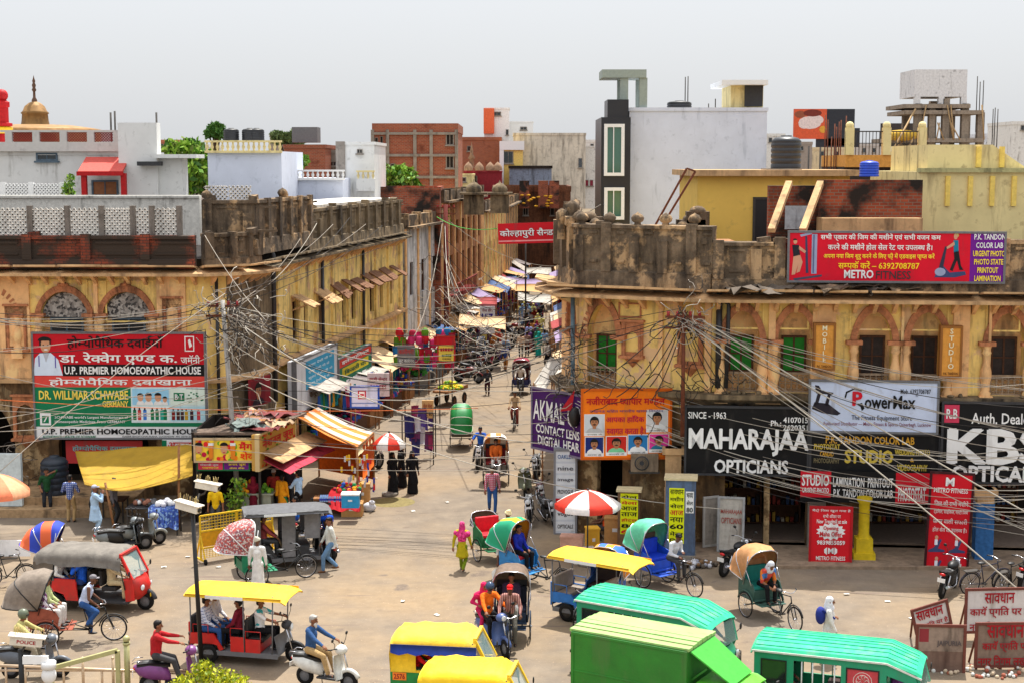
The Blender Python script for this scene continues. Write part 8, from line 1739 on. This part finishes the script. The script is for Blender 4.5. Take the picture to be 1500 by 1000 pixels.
CW=[mat((180,172,158),.7,var=.1),mat((170,160,146),.7,var=.1),mat((54,50,48),.7),mat((40,38,38),.7),mat((150,140,128),.7)]
LBL=['pale slack overhead cable','greyish overhead cable','dark overhead cable','black overhead cable','dull overhead cable']
def wire(p,q,sag,k,r_=.014,lab='',name='overhead_cable'):
 p,q=V(p),V(q); n=14; b=B(CW[k]if isinstance(k,int)else k); b.tube([p.lerp(q,i/n)-V((0,0,sag*4*(i/n)*(1-i/n)))for i in range(n+1)],r_,4)
 return tag(b.build(name),(LBL[k]if isinstance(k,int)else 'orange overhead cable')+' '+lab,'cable','cables '+lab)
rw=random.Random(21)
def jit(p,s): return V((p[0]+rw.uniform(-s,s),p[1]+rw.uniform(-s,s),p[2]+rw.uniform(-s,s)))
for i in range(12): y=rw.choice((448,455,462,470,480,492,500)); wire(at(-40,y+rw.uniform(-8,20),51.5),jit(pA-V((0,0,.3)),.35),rw.uniform(.15,.6),rw.choice((0,1,2,3,3,4)),rw.choice((.01,.013,.017)),'from the left edge to the tangled pole')
for i in range(7): wire(at(-40,rw.uniform(535,660),51),at(rw.uniform(330,420),rw.uniform(480,600),rw.uniform(51,55)),rw.uniform(-.1,.5),rw.choice((0,0,1,4)),.013,'crossing before the left hoarding')
for i in range(13): wire(jit(pA-V((0,0,.5)),.5),jit(pC-V((0,0,.2)),.3)if i%2 else jit(pB-V((0,0,1.2)),.7),rw.uniform(.6,2.4),rw.choice((0,1,2,3,4,0)),rw.choice((.013,.018)),'across the street between the two corner buildings')
for i in range(9): y=rw.uniform(545,690); wire(at(rw.uniform(230,440),y,rw.uniform(50,53)),at(rw.uniform(840,870),y+rw.uniform(-15,40),50),rw.uniform(.1,.6),rw.choice((0,1,2,4)),.012,'low across the street mouth')
wire(at(-30,583,50.5),at(700,597,55),.25,mat((220,110,50),.6),.014,'low across the left signs'); wire(at(360,480,51),at(812,650,49.6),.9,0,.02,'diagonally down to the purple sign'); wire(at(380,560,51),at(1060,745,47),.8,0,.018,'diagonally down to the right cabinets'); wire(at(0,690,45),at(330,430,51),-.2,1,.012,'rising to the tangled pole')
for i in range(15): wire(jit(pC-V((0,0,.25)),.25),at(1540,rw.choice((560,600,625,640,655,700,742,770))+rw.uniform(-15,25),rw.uniform(44,46)),rw.uniform(.2,1.1),rw.choice((0,0,0,1,4,2)),rw.choice((.011,.015)),'fanning out from the bracket pole to the right edge')
for i in range(19): y0=rw.uniform(520,625); wire(at(rw.uniform(842,870),y0,49.6),at(1540,640+(y0-520)*1.3+rw.uniform(-20,30),rw.uniform(43.5,45.5)),rw.uniform(.3,1.5),rw.choice((0,0,0,1,1,4,2)),rw.choice((.01,.013,.017)),'sweeping past the opticians sign to the right edge')
wire(at(1015,480,47.4),at(1540,905,41.5),-.2,0,.024,'the thick one descending to the caution signs'); wire(at(1030,470,47.4),at(1540,770,43),.1,0,.024,'second thick one above the caution signs')
for i in range(9): wire(jit(pC,.2),at(rw.uniform(850,1130),rw.uniform(560,590),48),rw.uniform(.1,.5),rw.choice((2,3)),.02,'draped black below the bracket pole')
for i in range(14): p=at(rw.uniform(590,660),rw.uniform(400,520),rw.uniform(62,90)); wire(p,at(rw.uniform(760,830),rw.uniform(380,520),rw.uniform(55,100)),rw.uniform(.2,1.4),rw.choice((0,1,2,3,4)),.016,'crossing the narrow bazaar street')
for i in range(12): wire(jit(pD-V((0,0,rw.uniform(.5,4))),.3),at(rw.uniform(560,840),rw.uniform(380,500),rw.uniform(56,120)),rw.uniform(.3,1.2),rw.choice((0,1,2,4)),.017,'strung from the rusty red pole')
for i in range(7): wire(jit(pA,.4),at(440+i*24,330+rw.uniform(-20,90),62+i*3),rw.uniform(.1,.8),rw.choice((0,4,2)),.013,'from the tangled pole to the side wall roof')
wire(at(300,345,55),at(390,470,51),.2,1,.012,'from the left parapet'); wire(at(728,335,61),at(640,318,90),.3,mat((60,170,60),.6),.02,'tying the red banner'); wire(at(812,330,60.5),at(880,300,55),.1,1,.015,'tying the red banner to the right roof')
def tangle(label,c,r_,n,seed,cols=CW):
 rnd=random.Random(seed); b=B()
 for i in range(n):
  p=V(c)+V((rnd.gauss(0,r_[0]),rnd.gauss(0,r_[1]),rnd.gauss(0,r_[2]))); pts=[p]; d=V((rnd.uniform(-1,1),rnd.uniform(-1,1),rnd.uniform(-1,1)))
  for k in range(6): d=(d+V((rnd.uniform(-1,1),rnd.uniform(-1,1),rnd.uniform(-1.1,.9)))).normalized(); p=p+d*rnd.uniform(.1,.3); pts.append(p)
  b.use(cols[rnd.randrange(len(cols))]).tube(pts,rnd.choice((.012,.016)),4)
 for i in range(n//9): b.use(cols[i%len(cols)]); b.ring(V(c)+V((rnd.gauss(0,r_[0]*.7),-.15,rnd.gauss(0,r_[2]*.7))),rnd.uniform(.12,.3),.012,(rnd.uniform(-.4,.4),1,rnd.uniform(-.4,.4)),14,4)
 tag(b.build('cable_tangle'),label,'cable tangle',None,'stuff')
tangle('great knot of cables round the leaning left pole',pA+V((.5,-.1,-.7)),(.6,.25,.55),95,1); tangle('cables hanging below the left pole knot',pA+V((.9,.3,-2.2)),(.5,.3,.9),34,2); tangle('cables knotted on the bluish corner pole',at(838,560,50),(.25,.2,1.0),60,3,CW[1:]); tangle('loops of cable on the rusty bracket pole',pC-V((0,.1,.4)),(.3,.1,.3),26,4); tangle('thicket of cables over the bazaar stalls',at(660,460,84),(1.2,2,1.2),90,5); tangle('second thicket of cables deeper in the bazaar',at(690,500,78),(1.5,3,.6),60,6); tangle('black cables hanging under the opticians string course',at(1000,560,48),(1.2,.1,.3),26,7,CW[2:4]); tangle('cables sagging on the wall beside the left plinth',at(20,690,55),(.5,.1,.7),30,8)
b=B(mat((180,30,40),.7)); p=at(842,570,49.7); b.add([p,p+V((-.1,-.02,-.7)),p+V((-.5,.05,-.75))],[(0,1,2)]); b.use(BLACK).ball(at(842,610,49.6),(.2,.15,.35),8,6); tag(b.build('pennant'),'torn red pennant and black junction box on the corner pole','pennant')
rg=random.Random(44)
for i,(px,py)in enumerate(((812,735),(275,815),(240,830),(605,748),(655,735),(1290,830),(1300,880),(1335,905),(700,905),(590,880),(550,700),(640,900),(320,830),(1240,870))):
 p=gr(px,py,.02); b=B(pc(220,216,206)); a=rg.uniform(0,3); b.grid([[p+V((math.cos(a)*u*.08-math.sin(a)*v*.055,math.sin(a)*u*.08+math.cos(a)*v*.055,rg.uniform(0,.03)))for u in(-1,0,1)]for v in(-1,0,1)],.003); tag(b.build('paper_scrap'),'small pale scrap of litter lying on the road','litter','paper scraps on the road')
junk('torn cloth and planks lying on the juice shop roof',(-9.1,53.4,3.2),(.7,1.4,.3),30,5,[mat((150,120,116),.9),mat((176,150,120),.9),mat((120,60,60),.9),mat((110,120,116),.9),WOOD])
junk('broken boards and scrap on the right roof edge',(9.5,47.6,8.5),(3.2,.2,.08),13,6,[mat((96,86,76),.9),mat((80,66,54),.9),MOLD])
g=Sign('film_poster','torn dark red picture poster on the stained corner wall','poster',Fac((-10.3,57),(-8.9,60.6)),364,396,556,598,.3,.03,pc(130,30,40),(0,0,40,40)); g.face(4,4,30,38,pc(110,24,36),pc(40,30,40),False).done()
def showcase(label,px,py,w,m,shelves=3,h=1.9):
 p=gr(px,py)+V((0,1.1,0)); t=root('display_case',label,'display case',(p.x,p.y,.14),R(-4)); b=B(m); b.box(-w/2,w/2,.4,.46,0,h); b.box(-w/2,-w/2+.05,0,.4,0,h); b.box(w/2-.05,w/2,0,.4,0,h); b.build('cabinet',t)
 rr=random.Random(px)
 for k in range(shelves+1):
  z=.05+(h-.1)*k/shelves; b=B(m); b.box(-w/2+.05,w/2-.05,.02,.4,z-.02,z+.02); s_=b.build('shelf',t)
  if k<shelves:
   b=B()
   for j in range(int(w*6)): b.use(rr.choice((pc(200,190,170),pc(150,60,50),pc(60,80,120),pc(40,40,46),pc(190,150,60)))); x=-w/2+.14+j*(w-.26)/max(1,int(w*6)-1); b.box(x-.05,x+.05,.1,.3,z+.02,z+rr.uniform(.12,.36))
   b.build('wares',s_)
for px,w in((1090,1.5),(1155,1.2),(1300,1.5),(1345,1.0),(1470,1.6)): showcase(['dim shelf of wares left inside the black sign shop','dim shelf of wares right inside the black sign shop','dim shelf of wares inside the arch right of the yellow pillar','second dim shelf of wares inside the arch by the tall red poster','dim shelf of wares behind the bicycles at the right edge'][(1090,1155,1300,1345,1470).index(px)],px,784,w,WOODD)
bpy.data.objects.remove(tobj)
def split(o):
 """each loose island of a repeated part becomes a part of its own"""
 me=o.data; par=list(range(len(me.vertices)))
 def fd(i):
  while par[i]!=i: par[i]=par[par[i]]; i=par[i]
  return i
 for e in me.edges:
  a,c=fd(e.vertices[0]),fd(e.vertices[1])
  if a!=c: par[a]=c
 islands={}
 for p in me.polygons: islands.setdefault(fd(p.vertices[0]),[]).append(p)
 if not 1<len(islands)<=40: return
 nm=o.name.split('.')[0]
 for ps in islands.values():
  b=B(); mp={}
  for p in ps:
   for v in p.vertices:
    if v not in mp: mp[v]=len(b.v); b.v.append(tuple(me.vertices[v].co))
   b.f.append([mp[v]for v in p.vertices]); b.mi.append(p.material_index); b.sm.append(p.use_smooth)
  b.mats=list(me.materials); k=b.build(nm,o.parent)
 bpy.data.objects.remove(o)
for o in list(COL.objects):
 if o.type=='MESH' and o.parent and not o.children and o.name.split('.')[0]in('bracket','pilaster','railing_posts','posts','curtain','arm_rail','wall_panel','rusty_struts','roof_pipes','hood_struts','legs','grip','hinge'): split(o)
